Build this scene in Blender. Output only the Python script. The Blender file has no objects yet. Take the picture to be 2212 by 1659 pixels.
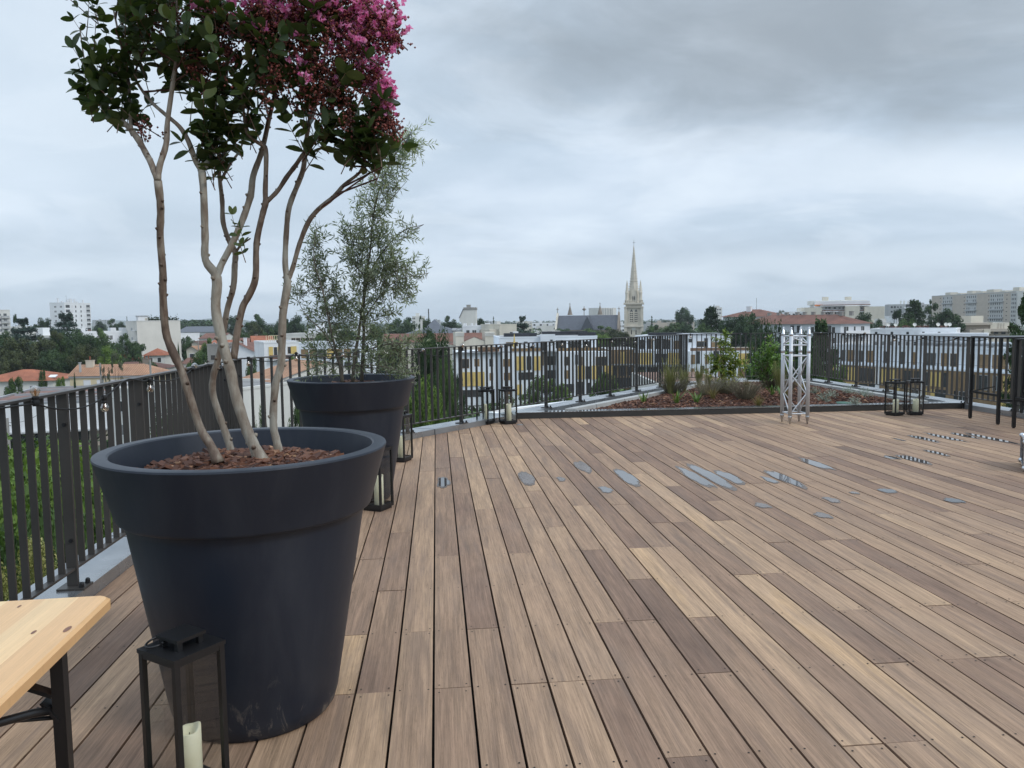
# Rooftop timber terrace with potted trees, railing, planter and the city beyond.
import bpy, math, random
import numpy as np
from mathutils import Matrix, Vector
rnd = random.Random(7)
PI = math.pi
scene = bpy.context.scene
COL = scene.collection
GROUND = -16.0
HAZE = True

# ---------------------------------------------------------------- camera
EYE, FOC, PITCH, ROLL = 1.42, 1670.0, math.radians(4.71), math.radians(-0.7)
CX, CY = 1106.0, 829.5
CM = Matrix.Rotation(PI/2 - PITCH, 3, 'X') @ Matrix.Rotation(ROLL, 3, 'Z')
cam_data = bpy.data.cameras.new('camera')
cam_data.sensor_width = 36.0
cam_data.lens = FOC/2212.0*36.0
cam_data.clip_start, cam_data.clip_end = 0.05, 20000.0
cam = bpy.data.objects.new('camera', cam_data)
COL.objects.link(cam)
cam.matrix_world = Matrix.Translation((0, 0, EYE)) @ CM.to_4x4()
scene.camera = cam

def ray(px, py):
    return CM @ Vector(((px-CX)/FOC, -(py-CY)/FOC, -1.0))
def gz(px, py, z=0.0):                       # a measured point on the level z
    d = ray(px, py); t = (z-EYE)/d.z
    return Vector((0, 0, EYE)) + d*t
def at(px, py, Y):                           # a measured point at the distance Y
    d = ray(px, py); t = Y/d.y
    return Vector((0, 0, EYE)) + d*t
def onplane(px, py, p, n):
    d = ray(px, py); o = Vector((0, 0, EYE))
    return o + d*((Vector(p)-o).dot(n)/d.dot(n))

# ---------------------------------------------------------------- mesh builder
class MB:
    def __init__(s):
        s.v, s.f, s.m, s.t, s.uv = [], [], [], [], []
    def add(s, vs, fs, m=0, t=0.5, uvs=None):
        b = len(s.v); s.v += [tuple(p) for p in vs]
        for k, f in enumerate(fs):
            s.f.append(tuple(b+i for i in f)); s.m.append(m); s.t.append(t)
            s.uv.append(uvs[k] if uvs else None)
    def hexa(s, p, m=0, t=0.5):              # 8 points: bottom 4 ccw, top 4 ccw
        s.add(p, [(0, 3, 2, 1), (4, 5, 6, 7), (0, 1, 5, 4), (1, 2, 6, 5), (2, 3, 7, 6), (3, 0, 4, 7)], m, t)
    def box(s, x0, y0, z0, x1, y1, z1, m=0, t=0.5):
        s.hexa([(x0, y0, z0), (x1, y0, z0), (x1, y1, z0), (x0, y1, z0), (x0, y0, z1), (x1, y0, z1), (x1, y1, z1), (x0, y1, z1)], m, t)
    def obox(s, c, ax, ay, az, m=0, t=0.5):  # centre and three half axes
        c, ax, ay, az = Vector(c), Vector(ax), Vector(ay), Vector(az)
        s.hexa([c-ax-ay-az, c+ax-ay-az, c+ax+ay-az, c-ax+ay-az, c-ax-ay+az, c+ax-ay+az, c+ax+ay+az, c-ax+ay+az], m, t)
    def bar(s, a, b, w, h, m=0, t=0.5, up=(0, 0, 1)):
        a, b = Vector(a), Vector(b); d = (b-a); L = d.length; d.normalize()
        sx = d.cross(Vector(up))
        if sx.length < 1e-4: sx = Vector((1, 0, 0))
        sx.normalize(); sz = sx.cross(d).normalized()
        s.obox((a+b)/2, d*L/2, sx*w/2, sz*h/2, m, t)
    def tube(s, pts, rad, n=8, m=0, t=0.5, cap=True):
        pts = [Vector(p) for p in pts]
        if not hasattr(rad, '__len__'): rad = [rad]*len(pts)
        b = len(s.v); ref = None
        for i, p in enumerate(pts):
            d = (pts[min(i+1, len(pts)-1)]-pts[max(i-1, 0)])
            if d.length < 1e-9: d = Vector((0, 0, 1))
            d.normalize()
            if ref is None:
                ref = d.cross(Vector((0.31, 0.95, 0.1)))
                if ref.length < 1e-3: ref = d.cross(Vector((1, 0, 0)))
            ref = (ref - d*ref.dot(d)).normalized(); o = d.cross(ref)
            for k in range(n):
                a = 2*PI*k/n
                s.v.append(tuple(p + ref*(math.cos(a)*rad[i]) + o*(math.sin(a)*rad[i])))
        fs = []
        for i in range(len(pts)-1):
            for k in range(n):
                k2 = (k+1) % n
                fs.append((b+i*n+k, b+i*n+k2, b+(i+1)*n+k2, b+(i+1)*n+k))
        if cap:
            fs.append(tuple(b+k for k in reversed(range(n))))
            fs.append(tuple(b+(len(pts)-1)*n+k for k in range(n)))
        for f in fs:
            s.f.append(f); s.m.append(m); s.t.append(t); s.uv.append(None)
    def lathe(s, prof, n=48, m=0, t=0.5, c=(0, 0, 0)):
        b = len(s.v)
        for r, z in prof:
            for k in range(n):
                a = 2*PI*k/n
                s.v.append((c[0]+r*math.cos(a), c[1]+r*math.sin(a), c[2]+z))
        for i in range(len(prof)-1):
            for k in range(n):
                k2 = (k+1) % n
                s.f.append((b+i*n+k, b+i*n+k2, b+(i+1)*n+k2, b+(i+1)*n+k)); s.m.append(m); s.t.append(t); s.uv.append(None)
    def prism(s, poly, z0, z1, m=0, t=0.5, mtop=None):
        n = len(poly)
        vs = [(p[0], p[1], z0) for p in poly]+[(p[0], p[1], z1) for p in poly]
        s.add(vs, [(i, (i+1) % n, n+(i+1) % n, n+i) for i in range(n)]+[tuple(reversed(range(n)))], m, t)
        s.add([(p[0], p[1], z1) for p in poly], [tuple(range(n))], m if mtop is None else mtop, t)
    def disc(s, c, r, n=12, m=0, t=0.5):
        s.add([(c[0]+r*math.cos(2*PI*k/n), c[1]+r*math.sin(2*PI*k/n), c[2]) for k in range(n)], [tuple(range(n))], m, t)
    def ball(s, c, r, nu=10, nv=6, m=0, t=0.5):
        prof = [(r*math.sin(PI*i/nv)+1e-5, -r*math.cos(PI*i/nv)) for i in range(nv+1)]
        s.lathe(prof, nu, m, t, c)
    def octa(s, c, r, m=0, t=0.5):
        x, y, z = c
        s.add([(x+r, y, z), (x-r, y, z), (x, y+r, z), (x, y-r, z), (x, y, z+r), (x, y, z-r)],
              [(0, 2, 4), (2, 1, 4), (1, 3, 4), (3, 0, 4), (2, 0, 5), (1, 2, 5), (3, 1, 5), (0, 3, 5)], m, t)
    def mesh(s, name, mats, smooth=False):
        me = bpy.data.meshes.new(name)
        me.from_pydata(s.v, [], s.f)
        for mt in mats: me.materials.append(mt)
        me.polygons.foreach_set('material_index', s.m)
        if smooth: me.polygons.foreach_set('use_smooth', [True]*len(s.f))
        a = me.attributes.new('tint', 'FLOAT', 'FACE'); a.data.foreach_set('value', s.t)
        if any(u is not None for u in s.uv):
            ul = me.uv_layers.new(name='UVMap'); flat = []
            for f, u in zip(s.f, s.uv):
                for j in range(len(f)): flat += list(u[j]) if u else [0, 0]
            ul.data.foreach_set('uv', flat)
        me.update()
        return me
    def build(s, name, mats, parent=None, smooth=False, loc=None):
        if not isinstance(mats, (list, tuple)): mats = [mats]
        return put(name, s.mesh(name, mats, smooth), parent, loc)

def put(name, me, parent=None, loc=None, rotz=0.0, scale=None):
    o = bpy.data.objects.new(name, me); COL.objects.link(o)
    if parent: o.parent = parent
    if loc is not None: o.location = loc
    if rotz: o.rotation_euler = (0, 0, rotz)
    if scale: o.scale = scale
    return o
def tag(o, label=None, cat=None, group=None, kind=None):
    if label: o['label'] = label
    if cat: o['category'] = cat
    if group: o['group'] = group
    if kind: o['kind'] = kind
    return o
def thing(name, label, cat, loc=(0, 0, 0), rotz=0.0, group=None):
    o = bpy.data.objects.new(name, None); COL.objects.link(o)
    o.empty_display_size = 0.1
    o.location = loc; o.rotation_euler = (0, 0, rotz)
    return tag(o, label, cat, group)
def copy_tree(o, parent=None):
    c = o.copy(); COL.objects.link(c); c.parent = parent
    for ch in list(o.children): copy_tree(ch, c)
    return c
def smooth_edges(o, ang=40):
    o.data.polygons.foreach_set('use_smooth', [True]*len(o.data.polygons))
    try: o.data.set_sharp_from_angle(angle=math.radians(ang))
    except Exception: pass
    return o
def bevel(o, w, seg=2):
    md = o.modifiers.new('bevel', 'BEVEL'); md.width = w; md.segments = seg; md.limit_method = 'ANGLE'; md.angle_limit = math.radians(40)
    return o

# ---------------------------------------------------------------- materials
def nodes_of(name):
    m = bpy.data.materials.new(name); m.use_nodes = True
    nt = m.node_tree
    return m, nt, nt.nodes['Principled BSDF'], nt.nodes['Material Output']
def N(nt, typ, **kw):
    n = nt.nodes.new(typ)
    for k, v in kw.items(): setattr(n, k, v)
    return n
def ramp(nt, stops, interp='LINEAR'):
    r = nt.nodes.new('ShaderNodeValToRGB'); cr = r.color_ramp; cr.interpolation = interp
    while len(cr.elements) < len(stops): cr.elements.new(0.5)
    for e, (p, c) in zip(cr.elements, stops):
        e.position = p; e.color = (c[0], c[1], c[2], 1) if hasattr(c, '__len__') else (c, c, c, 1)
    return r
def math_(nt, op, a, b=None, clamp=False):
    n = nt.nodes.new('ShaderNodeMath'); n.operation = op; n.use_clamp = clamp
    for i, x in enumerate((a, b)):
        if x is None: continue
        if isinstance(x, (int, float)): n.inputs[i].default_value = x
        else: nt.links.new(x, n.inputs[i])
    return n.outputs[0]
def mixc(nt, f, a, b, mode='MIX'):
    n = nt.nodes.new('ShaderNodeMix'); n.data_type = 'RGBA'; n.blend_type = mode
    for sock, x in ((n.inputs[0], f), (n.inputs[6], a), (n.inputs[7], b)):
        if isinstance(x, (int, float)): sock.default_value = x
        elif isinstance(x, tuple): sock.default_value = (x[0], x[1], x[2], 1)
        else: nt.links.new(x, sock)
    return n.outputs[2]
def noise(nt, vec, scale, detail=4, rough=0.55, dist=0.0):
    n = N(nt, 'ShaderNodeTexNoise'); n.inputs['Scale'].default_value = scale
    n.inputs['Detail'].default_value = detail; n.inputs['Roughness'].default_value = rough; n.inputs['Distortion'].default_value = dist
    if vec is not None: nt.links.new(vec, n.inputs['Vector'])
    return n.outputs['Fac']
def mapping(nt, vec, scale=(1, 1, 1), loc=(0, 0, 0)):
    n = N(nt, 'ShaderNodeMapping'); n.inputs['Scale'].default_value = scale; n.inputs['Location'].default_value = loc
    nt.links.new(vec, n.inputs['Vector']); return n.outputs[0]
MATS = {}
def mk(name, col, rough=0.7, var=0.18, scale=2.0, bump=0.0, spec=0.4, metal=0.0, bscale=None, stain=0.0, stretch=(1, 1, 1)):
    if name in MATS: return MATS[name]
    m, nt, b, out = nodes_of(name)
    tc = N(nt, 'ShaderNodeTexCoord').outputs['Object']
    v = mapping(nt, tc, stretch)
    f = noise(nt, v, scale, 5)
    lo = tuple(c*(1-var) for c in col); hi = tuple(min(1, c*(1+var)) for c in col)
    r = ramp(nt, [(0.3, lo), (0.7, hi)]); nt.links.new(f, r.inputs[0])
    c = r.outputs[0]
    if stain:
        f2 = noise(nt, mapping(nt, tc, (1.3, 1.3, 0.22)), scale*0.6, 6, 0.65)
        r2 = ramp(nt, [(0.45, 0.0), (0.75, 1.0)]); nt.links.new(f2, r2.inputs[0])
        c = mixc(nt, math_(nt, 'MULTIPLY', r2.outputs[0], stain), c, tuple(x*0.45 for x in col))
    nt.links.new(c, b.inputs['Base Color'])
    rr = math_(nt, 'ADD', math_(nt, 'MULTIPLY', f, 0.2), rough-0.1)
    nt.links.new(rr, b.inputs['Roughness'])
    b.inputs['Specular IOR Level'].default_value = spec; b.inputs['Metallic'].default_value = metal
    if bump:
        bn = N(nt, 'ShaderNodeBump'); bn.inputs['Strength'].default_value = bump; bn.inputs['Distance'].default_value = 0.02
        nt.links.new(noise(nt, v, bscale or scale*6, 4), bn.inputs['Height']); nt.links.new(bn.outputs[0], b.inputs['Normal'])
    MATS[name] = m
    return m
def leafmat(name, dark, mid, light, trans=0.25, rough=0.5, spec=0.35, through=(1.0, 1.15, 0.5)):
    m, nt, b, out = nodes_of(name)
    a = N(nt, 'ShaderNodeAttribute', attribute_name='tint')
    oi = N(nt, 'ShaderNodeObjectInfo')
    f = math_(nt, 'ADD', a.outputs['Fac'], math_(nt, 'MULTIPLY', math_(nt, 'SUBTRACT', oi.outputs['Random'], 0.5), 0.3))
    r = ramp(nt, [(0.05, dark), (0.5, mid), (0.95, light)]); nt.links.new(f, r.inputs[0])
    nt.links.new(r.outputs[0], b.inputs['Base Color'])
    b.inputs['Roughness'].default_value = rough; b.inputs['Specular IOR Level'].default_value = spec
    if trans:
        t = N(nt, 'ShaderNodeBsdfTranslucent'); nt.links.new(mixc(nt, 1.0, r.outputs[0], through, 'MULTIPLY'), t.inputs['Color'])
        mx = N(nt, 'ShaderNodeMixShader'); mx.inputs[0].default_value = trans
        nt.links.new(b.outputs[0], mx.inputs[1]); nt.links.new(t.outputs[0], mx.inputs[2]); nt.links.new(mx.outputs[0], out.inputs['Surface'])
    MATS[name] = m
    return m
def glassmat(name, tint=(0.9, 0.92, 0.92), refl=1.0):
    m, nt, b, out = nodes_of(name)
    tr = N(nt, 'ShaderNodeBsdfTransparent'); tr.inputs[0].default_value = (*tint, 1)
    gl = N(nt, 'ShaderNodeBsdfGlossy'); gl.inputs['Roughness'].default_value = 0.03
    lw = N(nt, 'ShaderNodeLayerWeight'); lw.inputs[0].default_value = 0.5
    mx = N(nt, 'ShaderNodeMixShader')
    fr = math_(nt, 'ADD', math_(nt, 'MULTIPLY', math_(nt, 'POWER', lw.outputs['Facing'], 4.0), 0.8*refl), 0.05*refl, True)
    nt.links.new(fr, mx.inputs[0])
    nt.links.new(tr.outputs[0], mx.inputs[1]); nt.links.new(gl.outputs[0], mx.inputs[2]); nt.links.new(mx.outputs[0], out.inputs['Surface'])
    nt.nodes.remove(b); MATS[name] = m
    return m
# ---------------------------------------------------------------- sky, sun, exposure
SUN_EL, SUN_AZ = math.radians(42), math.radians(118)     # azimuth clockwise from +Y
w = bpy.data.worlds.new('World'); scene.world = w; w.use_nodes = True
nt = w.node_tree
bg = nt.nodes['Background']; wout = nt.nodes['World Output']
sky = N(nt, 'ShaderNodeTexSky'); sky.sky_type = 'NISHITA'; sky.sun_disc = False
sky.sun_elevation = SUN_EL; sky.sun_rotation = SUN_AZ
nt.links.new(sky.outputs[0], bg.inputs[0]); bg.inputs[1].default_value = 0.10
gen = N(nt, 'ShaderNodeTexCoord').outputs['Generated']
sp = N(nt, 'ShaderNodeSeparateXYZ'); nt.links.new(gen, sp.inputs[0])
zc = math_(nt, 'MAXIMUM', sp.outputs[2], 0.0)
den = math_(nt, 'ADD', zc, 0.25)
cb = N(nt, 'ShaderNodeCombineXYZ')
nt.links.new(math_(nt, 'DIVIDE', sp.outputs[0], den), cb.inputs[0]); nt.links.new(math_(nt, 'DIVIDE', sp.outputs[1], den), cb.inputs[1])
cv = cb.outputs[0]
n1 = noise(nt, mapping(nt, cv, (1.0, 1.05, 1), (3.1, 1.7, 0)), 1.0, 6, 0.55, 0.3)
n2 = noise(nt, mapping(nt, cv, (2.6, 3.0, 1), (9.4, 4.2, 0)), 1.0, 8, 0.58, 0.5)
n3 = noise(nt, mapping(nt, cv, (1.5, 1.9, 1), (2.2, 8.3, 0)), 1.0, 8, 0.60, 0.6)
f = math_(nt, 'ADD', math_(nt, 'MULTIPLY', n1, 0.74), math_(nt, 'MULTIPLY', n2, 0.26))
# the one big dark cloud to the right, and the clearer part to the left
def blob(x, y, rx, ry, soft):
    dx = math_(nt, 'DIVIDE', math_(nt, 'SUBTRACT', cbx, x), rx); dy = math_(nt, 'DIVIDE', math_(nt, 'SUBTRACT', cby, y), ry)
    d = math_(nt, 'SQRT', math_(nt, 'ADD', math_(nt, 'MULTIPLY', dx, dx), math_(nt, 'MULTIPLY', dy, dy)))
    d = math_(nt, 'ADD', d, math_(nt, 'MULTIPLY', math_(nt, 'SUBTRACT', n2, 0.5), 1.6))
    r = ramp(nt, [(0.0, 1.0), (soft, 0.0)], 'EASE'); nt.links.new(math_(nt, 'MULTIPLY', d, 0.5), r.inputs[0])
    return r.outputs[0]
cbx, cby = cb.inputs[0].links[0].from_socket, cb.inputs[1].links[0].from_socket
dark = blob(0.58, 1.58, 0.70, 0.38, 0.85)
dark2 = blob(1.3, 3.0, 1.2, 0.25, 0.8)
dark3 = blob(-1.0, 2.6, 0.8, 0.28, 0.8)
clear = blob(-1.2, 1.7, 0.8, 0.6, 0.9)
clear2 = blob(1.3, 2.1, 0.45, 0.22, 0.8)
r = ramp(nt, [(0.30, (0.365, 0.455, 0.555)), (0.45, (0.455, 0.55, 0.655)), (0.58, (0.555, 0.645, 0.75)), (0.74, (0.68, 0.765, 0.85))])
nt.links.new(f, r.inputs[0])
edge = ramp(nt, [(0.50, 0.0), (0.60, 1.0)], 'EASE'); nt.links.new(n3, edge.inputs[0])
c = mixc(nt, math_(nt, 'MULTIPLY', edge.outputs[0], 0.24), r.outputs[0], (0.72, 0.79, 0.865))
c = mixc(nt, math_(nt, 'MULTIPLY', clear, 0.50), c, (0.69, 0.775, 0.855))
c = mixc(nt, math_(nt, 'MULTIPLY', clear2, 0.65), c, (0.74, 0.81, 0.885))
c = mixc(nt, math_(nt, 'MULTIPLY', dark, 0.85), c, (0.255, 0.295, 0.335))
c = mixc(nt, math_(nt, 'MULTIPLY', dark2, 0.50), c, (0.36, 0.43, 0.515))
c = mixc(nt, math_(nt, 'MULTIPLY', dark3, 0.45), c, (0.40, 0.48, 0.565))
hr = ramp(nt, [(0.0, 1.0), (0.11, 0.0)]); nt.links.new(zc, hr.inputs[0])
c = mixc(nt, math_(nt, 'MULTIPLY', hr.outputs[0], 0.65), c, (0.455, 0.54, 0.63))
bd_ = ramp(nt, [(0.0, 0.0), (0.030, 0.0), (0.045, 1.0), (0.062, 1.0), (0.085, 0.0)]); nt.links.new(math_(nt, 'ADD', zc, math_(nt, 'MULTIPLY', math_(nt, 'SUBTRACT', n1, 0.5), 0.10)), bd_.inputs[0])
c = mixc(nt, math_(nt, 'MULTIPLY', bd_.outputs[0], 0.40), c, (0.66, 0.745, 0.83))
zr = ramp(nt, [(0.40, 1.0), (0.95, 2.1)]); nt.links.new(zc, zr.inputs[0])
zr.color_ramp.elements[1].color = (1, 1, 1, 1); zr.color_ramp.elements[0].color = (0, 0, 0, 1)
boost = math_(nt, 'ADD', math_(nt, 'MULTIPLY', zr.outputs[0], 1.1), 1.0)
bg2 = N(nt, 'ShaderNodeBackground'); nt.links.new(c, bg2.inputs[0]); nt.links.new(boost, bg2.inputs[1])
mx = N(nt, 'ShaderNodeMixShader'); mx.inputs[0].default_value = 0.96
nt.links.new(bg.outputs[0], mx.inputs[1]); nt.links.new(bg2.outputs[0], mx.inputs[2]); nt.links.new(mx.outputs[0], wout.inputs['Surface'])
w.cycles.sampling_method = 'MANUAL'; w.cycles.sample_map_resolution = 512

sd = bpy.data.lights.new('sun', 'SUN'); sd.energy = 1.1; sd.angle = math.radians(16); sd.color = (1.0, 0.965, 0.92)
so = bpy.data.objects.new('sun', sd); COL.objects.link(so)
sdir = Vector((math.sin(SUN_AZ)*math.cos(SUN_EL), math.cos(SUN_AZ)*math.cos(SUN_EL), math.sin(SUN_EL)))
so.rotation_euler = (-sdir).to_track_quat('-Z', 'Y').to_euler(); so.location = (30, -20, 40)
vs_ = scene.view_settings; vs_.view_transform = 'Standard'; vs_.look = 'None'; vs_.gamma = 1.0; vs_.use_curve_mapping = False
vs_.exposure = 0.34
scene.cycles.max_bounces = 8; scene.cycles.transparent_max_bounces = 24
scene.cycles.diffuse_bounces = 3; scene.cycles.glossy_bounces = 3; scene.cycles.caustics_reflective = False; scene.cycles.caustics_refractive = False
# ---------------------------------------------------------------- terrace layout
U = Vector((-0.0965, 0.9953, 0)); V = Vector((0.9953, 0.0965, 0))       # along and across the boards
pA = Vector((-1.62, -3.0, 0)); pB = Vector((-2.62, 7.45, 0)); pC = Vector((3.70, 16.28, 0)); pE = Vector((6.42, 16.55, 0)); pF = Vector((8.39, -2.8, 0))
RAILZ, COPZ = 1.09, 0.07
LN = (pC-pB).normalized()
def inward(a, b):                            # unit normal to the right of a->b (towards the terrace)
    d = (b-a).normalized(); return Vector((d.y, -d.x, 0))
kL, kR = Vector((0.054, 11.08, 0)), Vector((6.90, 11.68, 0))            # foot of the planter front

# deck boards -----------------------------------------------------------------
def wood_mat(name, stops, grain=1.0, rough=0.5, vary=0.10, spec=0.35, stain=True):
    m, nt, b, out = nodes_of(name)
    at_ = N(nt, 'ShaderNodeAttribute', attribute_name='tint').outputs['Fac']
    uv = N(nt, 'ShaderNodeTexCoord').outputs['UV']
    at_ = math_(nt, 'ADD', at_, math_(nt, 'MULTIPLY', math_(nt, 'SUBTRACT', noise(nt, mapping(nt, uv, (0.55, 3.0, 1), (6, 2, 0)), 1.0, 4, 0.6, 0.5), 0.5), 0.95*vary))
    r0 = ramp(nt, stops); nt.links.new(at_, r0.inputs[0])
    # long figure (bands wandering along the board) and fine pores
    wob = noise(nt, mapping(nt, uv, (0.9, 5.0, 1)), 1.0, 4, 0.6)
    sp_ = N(nt, 'ShaderNodeSeparateXYZ'); nt.links.new(uv, sp_.inputs[0])
    band = math_(nt, 'SINE', math_(nt, 'ADD', math_(nt, 'MULTIPLY', sp_.outputs[1], 95.0), math_(nt, 'MULTIPLY', wob, 34.0)))
    big = noise(nt, mapping(nt, uv, (1.1, 14.0, 1)), 1.0, 5, 0.6, 0.6)
    fine = noise(nt, mapping(nt, uv, (7.0, 260.0, 1)), 1.0, 3, 0.6)
    pore = noise(nt, mapping(nt, uv, (22.0, 420.0, 1), (5, 3, 0)), 1.0, 2, 0.7)
    st1 = ramp(nt, [(0.44, 0.0), (0.60, 1.0)]); nt.links.new(noise(nt, mapping(nt, uv, (1.6, 62.0, 1), (2, 7, 0)), 1.0, 5, 0.65, 0.5), st1.inputs[0])
    st2 = ramp(nt, [(0.47, 0.0), (0.57, 1.0)]); nt.links.new(noise(nt, mapping(nt, uv, (3.0, 150.0, 1), (8, 1, 0)), 1.0, 3, 0.6, 0.3), st2.inputs[0])
    g = math_(nt, 'ADD', math_(nt, 'MULTIPLY', math_(nt, 'SUBTRACT', big, 0.5), 0.75*grain), math_(nt, 'MULTIPLY', band, 0.05*grain))
    g = math_(nt, 'ADD', g, math_(nt, 'MULTIPLY', math_(nt, 'SUBTRACT', st1.outputs[0], 0.5), 0.16*grain))
    g = math_(nt, 'ADD', g, math_(nt, 'MULTIPLY', math_(nt, 'SUBTRACT', st2.outputs[0], 0.5), 0.17*grain))
    g = math_(nt, 'ADD', g, math_(nt, 'MULTIPLY', math_(nt, 'SUBTRACT', fine, 0.5), 0.55*grain))
    g = math_(nt, 'ADD', g, 1.0)
    pr = ramp(nt, [(0.56, 0.0), (0.66, 1.0)]); nt.links.new(pore, pr.inputs[0])
    g = math_(nt, 'SUBTRACT', g, math_(nt, 'MULTIPLY', pr.outputs[0], 0.22*grain))
    g = math_(nt, 'MAXIMUM', g, 0.25)
    cbn = N(nt, 'ShaderNodeCombineXYZ')
    for i in range(3): nt.links.new(g, cbn.inputs[i])
    c = mixc(nt, 1.0, r0.outputs[0], cbn.outputs[0], 'MULTIPLY')
    ob = N(nt, 'ShaderNodeTexCoord').outputs['Object']
    if stain:
        ht = ramp(nt, [(0.50, 0.0), (0.68, 1.0)]); nt.links.new(noise(nt, mapping(nt, uv, (0.75, 9.5, 1), (4, 4, 0)), 1.0, 6, 0.62, 1.3), ht.inputs[0])
        c = mixc(nt, math_(nt, 'MULTIPLY', ht.outputs[0], 0.48), c, (0.158, 0.112, 0.088))       # greyed heartwood streaks
        cath = noise(nt, mapping(nt, uv, (0.8, 7.0, 1), (1, 9, 0)), 1.0, 2, 0.5, 0.4)
        cl_ = ramp(nt, [(0.25, 0.0), (0.75, 1.0)]); nt.links.new(math_(nt, 'SINE', math_(nt, 'MULTIPLY', cath, 95.0)), cl_.inputs[0])
        c = mixc(nt, math_(nt, 'MULTIPLY', cl_.outputs[0], 0.07), c, (0.11, 0.085, 0.07))
        gr = ramp(nt, [(0.50, 0.0), (0.72, 1.0)]); nt.links.new(noise(nt, ob, 0.9, 6, 0.65), gr.inputs[0])
        c = mixc(nt, math_(nt, 'MULTIPLY', gr.outputs[0], 0.22), c, (0.225, 0.178, 0.148))
        sc = ramp(nt, [(0.66, 0.0), (0.76, 1.0)]); nt.links.new(noise(nt, ob, 5.5, 8, 0.75), sc.inputs[0])
        c = mixc(nt, math_(nt, 'MULTIPLY', sc.outputs[0], 0.22), c, (0.46, 0.43, 0.40))
    nt.links.new(c, b.inputs['Base Color'])
    rr = math_(nt, 'ADD', math_(nt, 'MULTIPLY', big, 0.25), rough-0.1); nt.links.new(rr, b.inputs['Roughness'])
    b.inputs['Specular IOR Level'].default_value = spec
    bn = N(nt, 'ShaderNodeBump'); bn.inputs['Strength'].default_value = 0.25; bn.inputs['Distance'].default_value = 0.002
    nt.links.new(fine, bn.inputs['Height']); nt.links.new(bn.outputs[0], b.inputs['Normal'])
    MATS[name] = m
    return m
M_deck = wood_mat('weathered_decking', [(0.0, (0.143, 0.093, 0.068)), (0.22, (0.226, 0.144, 0.101)), (0.45, (0.304, 0.199, 0.132)),
                                        (0.68, (0.359, 0.238, 0.155)), (0.86, (0.426, 0.286, 0.180)), (1.0, (0.493, 0.318, 0.176))], 1.0, 0.62, 0.85, spec=0.18)
M_deckdark = mk('deck_underside', (0.012, 0.011, 0.010), 0.9, 0.1)
M_screw = mk('screw_steel', (0.022, 0.018, 0.016), 0.5, 0.2, 60, metal=0.6)

def clip(poly, p, n):                        # keep the side where (x-p).n >= 0
    out = []
    for i in range(len(poly)):
        a, b = poly[i], poly[(i+1) % len(poly)]
        da, db = (a-p).dot(n), (b-p).dot(n)
        if da >= 0: out.append(a)
        if (da >= 0) != (db >= 0): out.append(a+(b-a)*(da/(da-db)))
    return out
nAB, nBC = inward(pA, pB), inward(pB, pC)
nER = Vector((-(pF-pE).normalized().y, (pF-pE).normalized().x, 0))
if nER.x > 0: nER = -nER
nK = Vector(((kR-kL).normalized().y, -(kR-kL).normalized().x, 0))
if nK.y > 0: nK = -nK
DECK_CLIPS = [(pA+nAB*0.072, nAB), (pB+nBC*0.072, nBC), (pE+nER*0.072, nER), (kL+nK*0.004, nK)]
JOISTS = [2.905+0.567*k for k in range(-8, 22)]
PIN = {(-3, 3): 1, (-3, 4): 0.62}
pin_joint = {0: [2.905, 4.606], 3: [4.606], 6: [4.606], 5: [3.472], 4: [2.905, 5.74], -1: [3.472, 7.3], -2: [4.039, 5.173], -3: [2.905, 3.472, 4.606], 2: [2.905, 5.74],
             1: [3.472, 6.3], 12: [2.905, 4.039], 13: [3.472], 8: [3.472], 7: [2.905, 4.039], 15: [4.039, 2.905], 10: [2.338], 9: [4.606], 11: [5.173], 17: [4.606], 16: [3.472], 23: [4.606], 20: [4.039], 14: [5.74]}
pin_tone = {(7, 2.905): 0.05, (12, 2.905): 0.28, (12, 4.039): 0.88, (8, 3.472): 0.90, (7, 4.039): 0.72, (8, -9): 0.42, (13, 3.472): 0.80, (13, -9): 0.40, (3, 4.606): 0.30, (3, -9): 0.66,
            (6, 4.606): 0.55, (6, -9): 0.16, (-3, 2.905): 0.97, (-3, -9): 0.44, (-3, 3.472): 0.34, (-1, 3.472): 0.66, (-1, -9): 0.60, (-2, 4.039): 0.26, (-2, -9): 0.36, (0, 2.905): 0.50, (0, -9): 0.30,
            (1, 3.472): 0.30, (1, -9): 0.38, (2, 2.905): 0.55, (2, -9): 0.70, (4, 2.905): 0.62, (4, -9): 0.22, (5, 3.472): 0.74, (5, -9): 0.30, (9, -9): 0.74, (10, 2.338): 0.36, (11, -9): 0.32, (15, 4.039): 0.5, (15, 2.905): 0.76, (15, -9): 0.30}
deck = MB()
PIT, GAP = 0.1495, 0.0092
def add_board(k, u0, u1, tone):
    v0, v1 = -0.038+k*PIT+GAP/2, -0.038+(k+1)*PIT-GAP/2
    poly = [V*v0+U*u0, V*v1+U*u0, V*v1+U*u1, V*v0+U*u1]
    for p, n in DECK_CLIPS:
        poly = clip(poly, p, n)
        if len(poly) < 3: return
    off = (rnd.uniform(0, 60), rnd.uniform(0, 60))
    n = len(poly); dz = rnd.uniform(-0.0012, 0.0012)
    top = [(p.x, p.y, dz) for p in poly]; bot = [(p.x, p.y, -0.028) for p in poly]
    uvs = [tuple((p.dot(U)+off[0], p.dot(V)+off[1]) for p in poly)]
    deck.add(top, [tuple(range(n))], 0, tone, uvs)
    sides = [(i, n+i, n+(i+1) % n, (i+1) % n) for i in range(n)]
    suv = [tuple((poly[j % n].dot(U)+off[0], poly[j % n].dot(V)+off[1]) for j in f) for f in sides]
    deck.add(top+bot, sides, 0, tone*0.6, suv)  # board sides in a darker tone: shade of the gaps put into the colour
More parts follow.
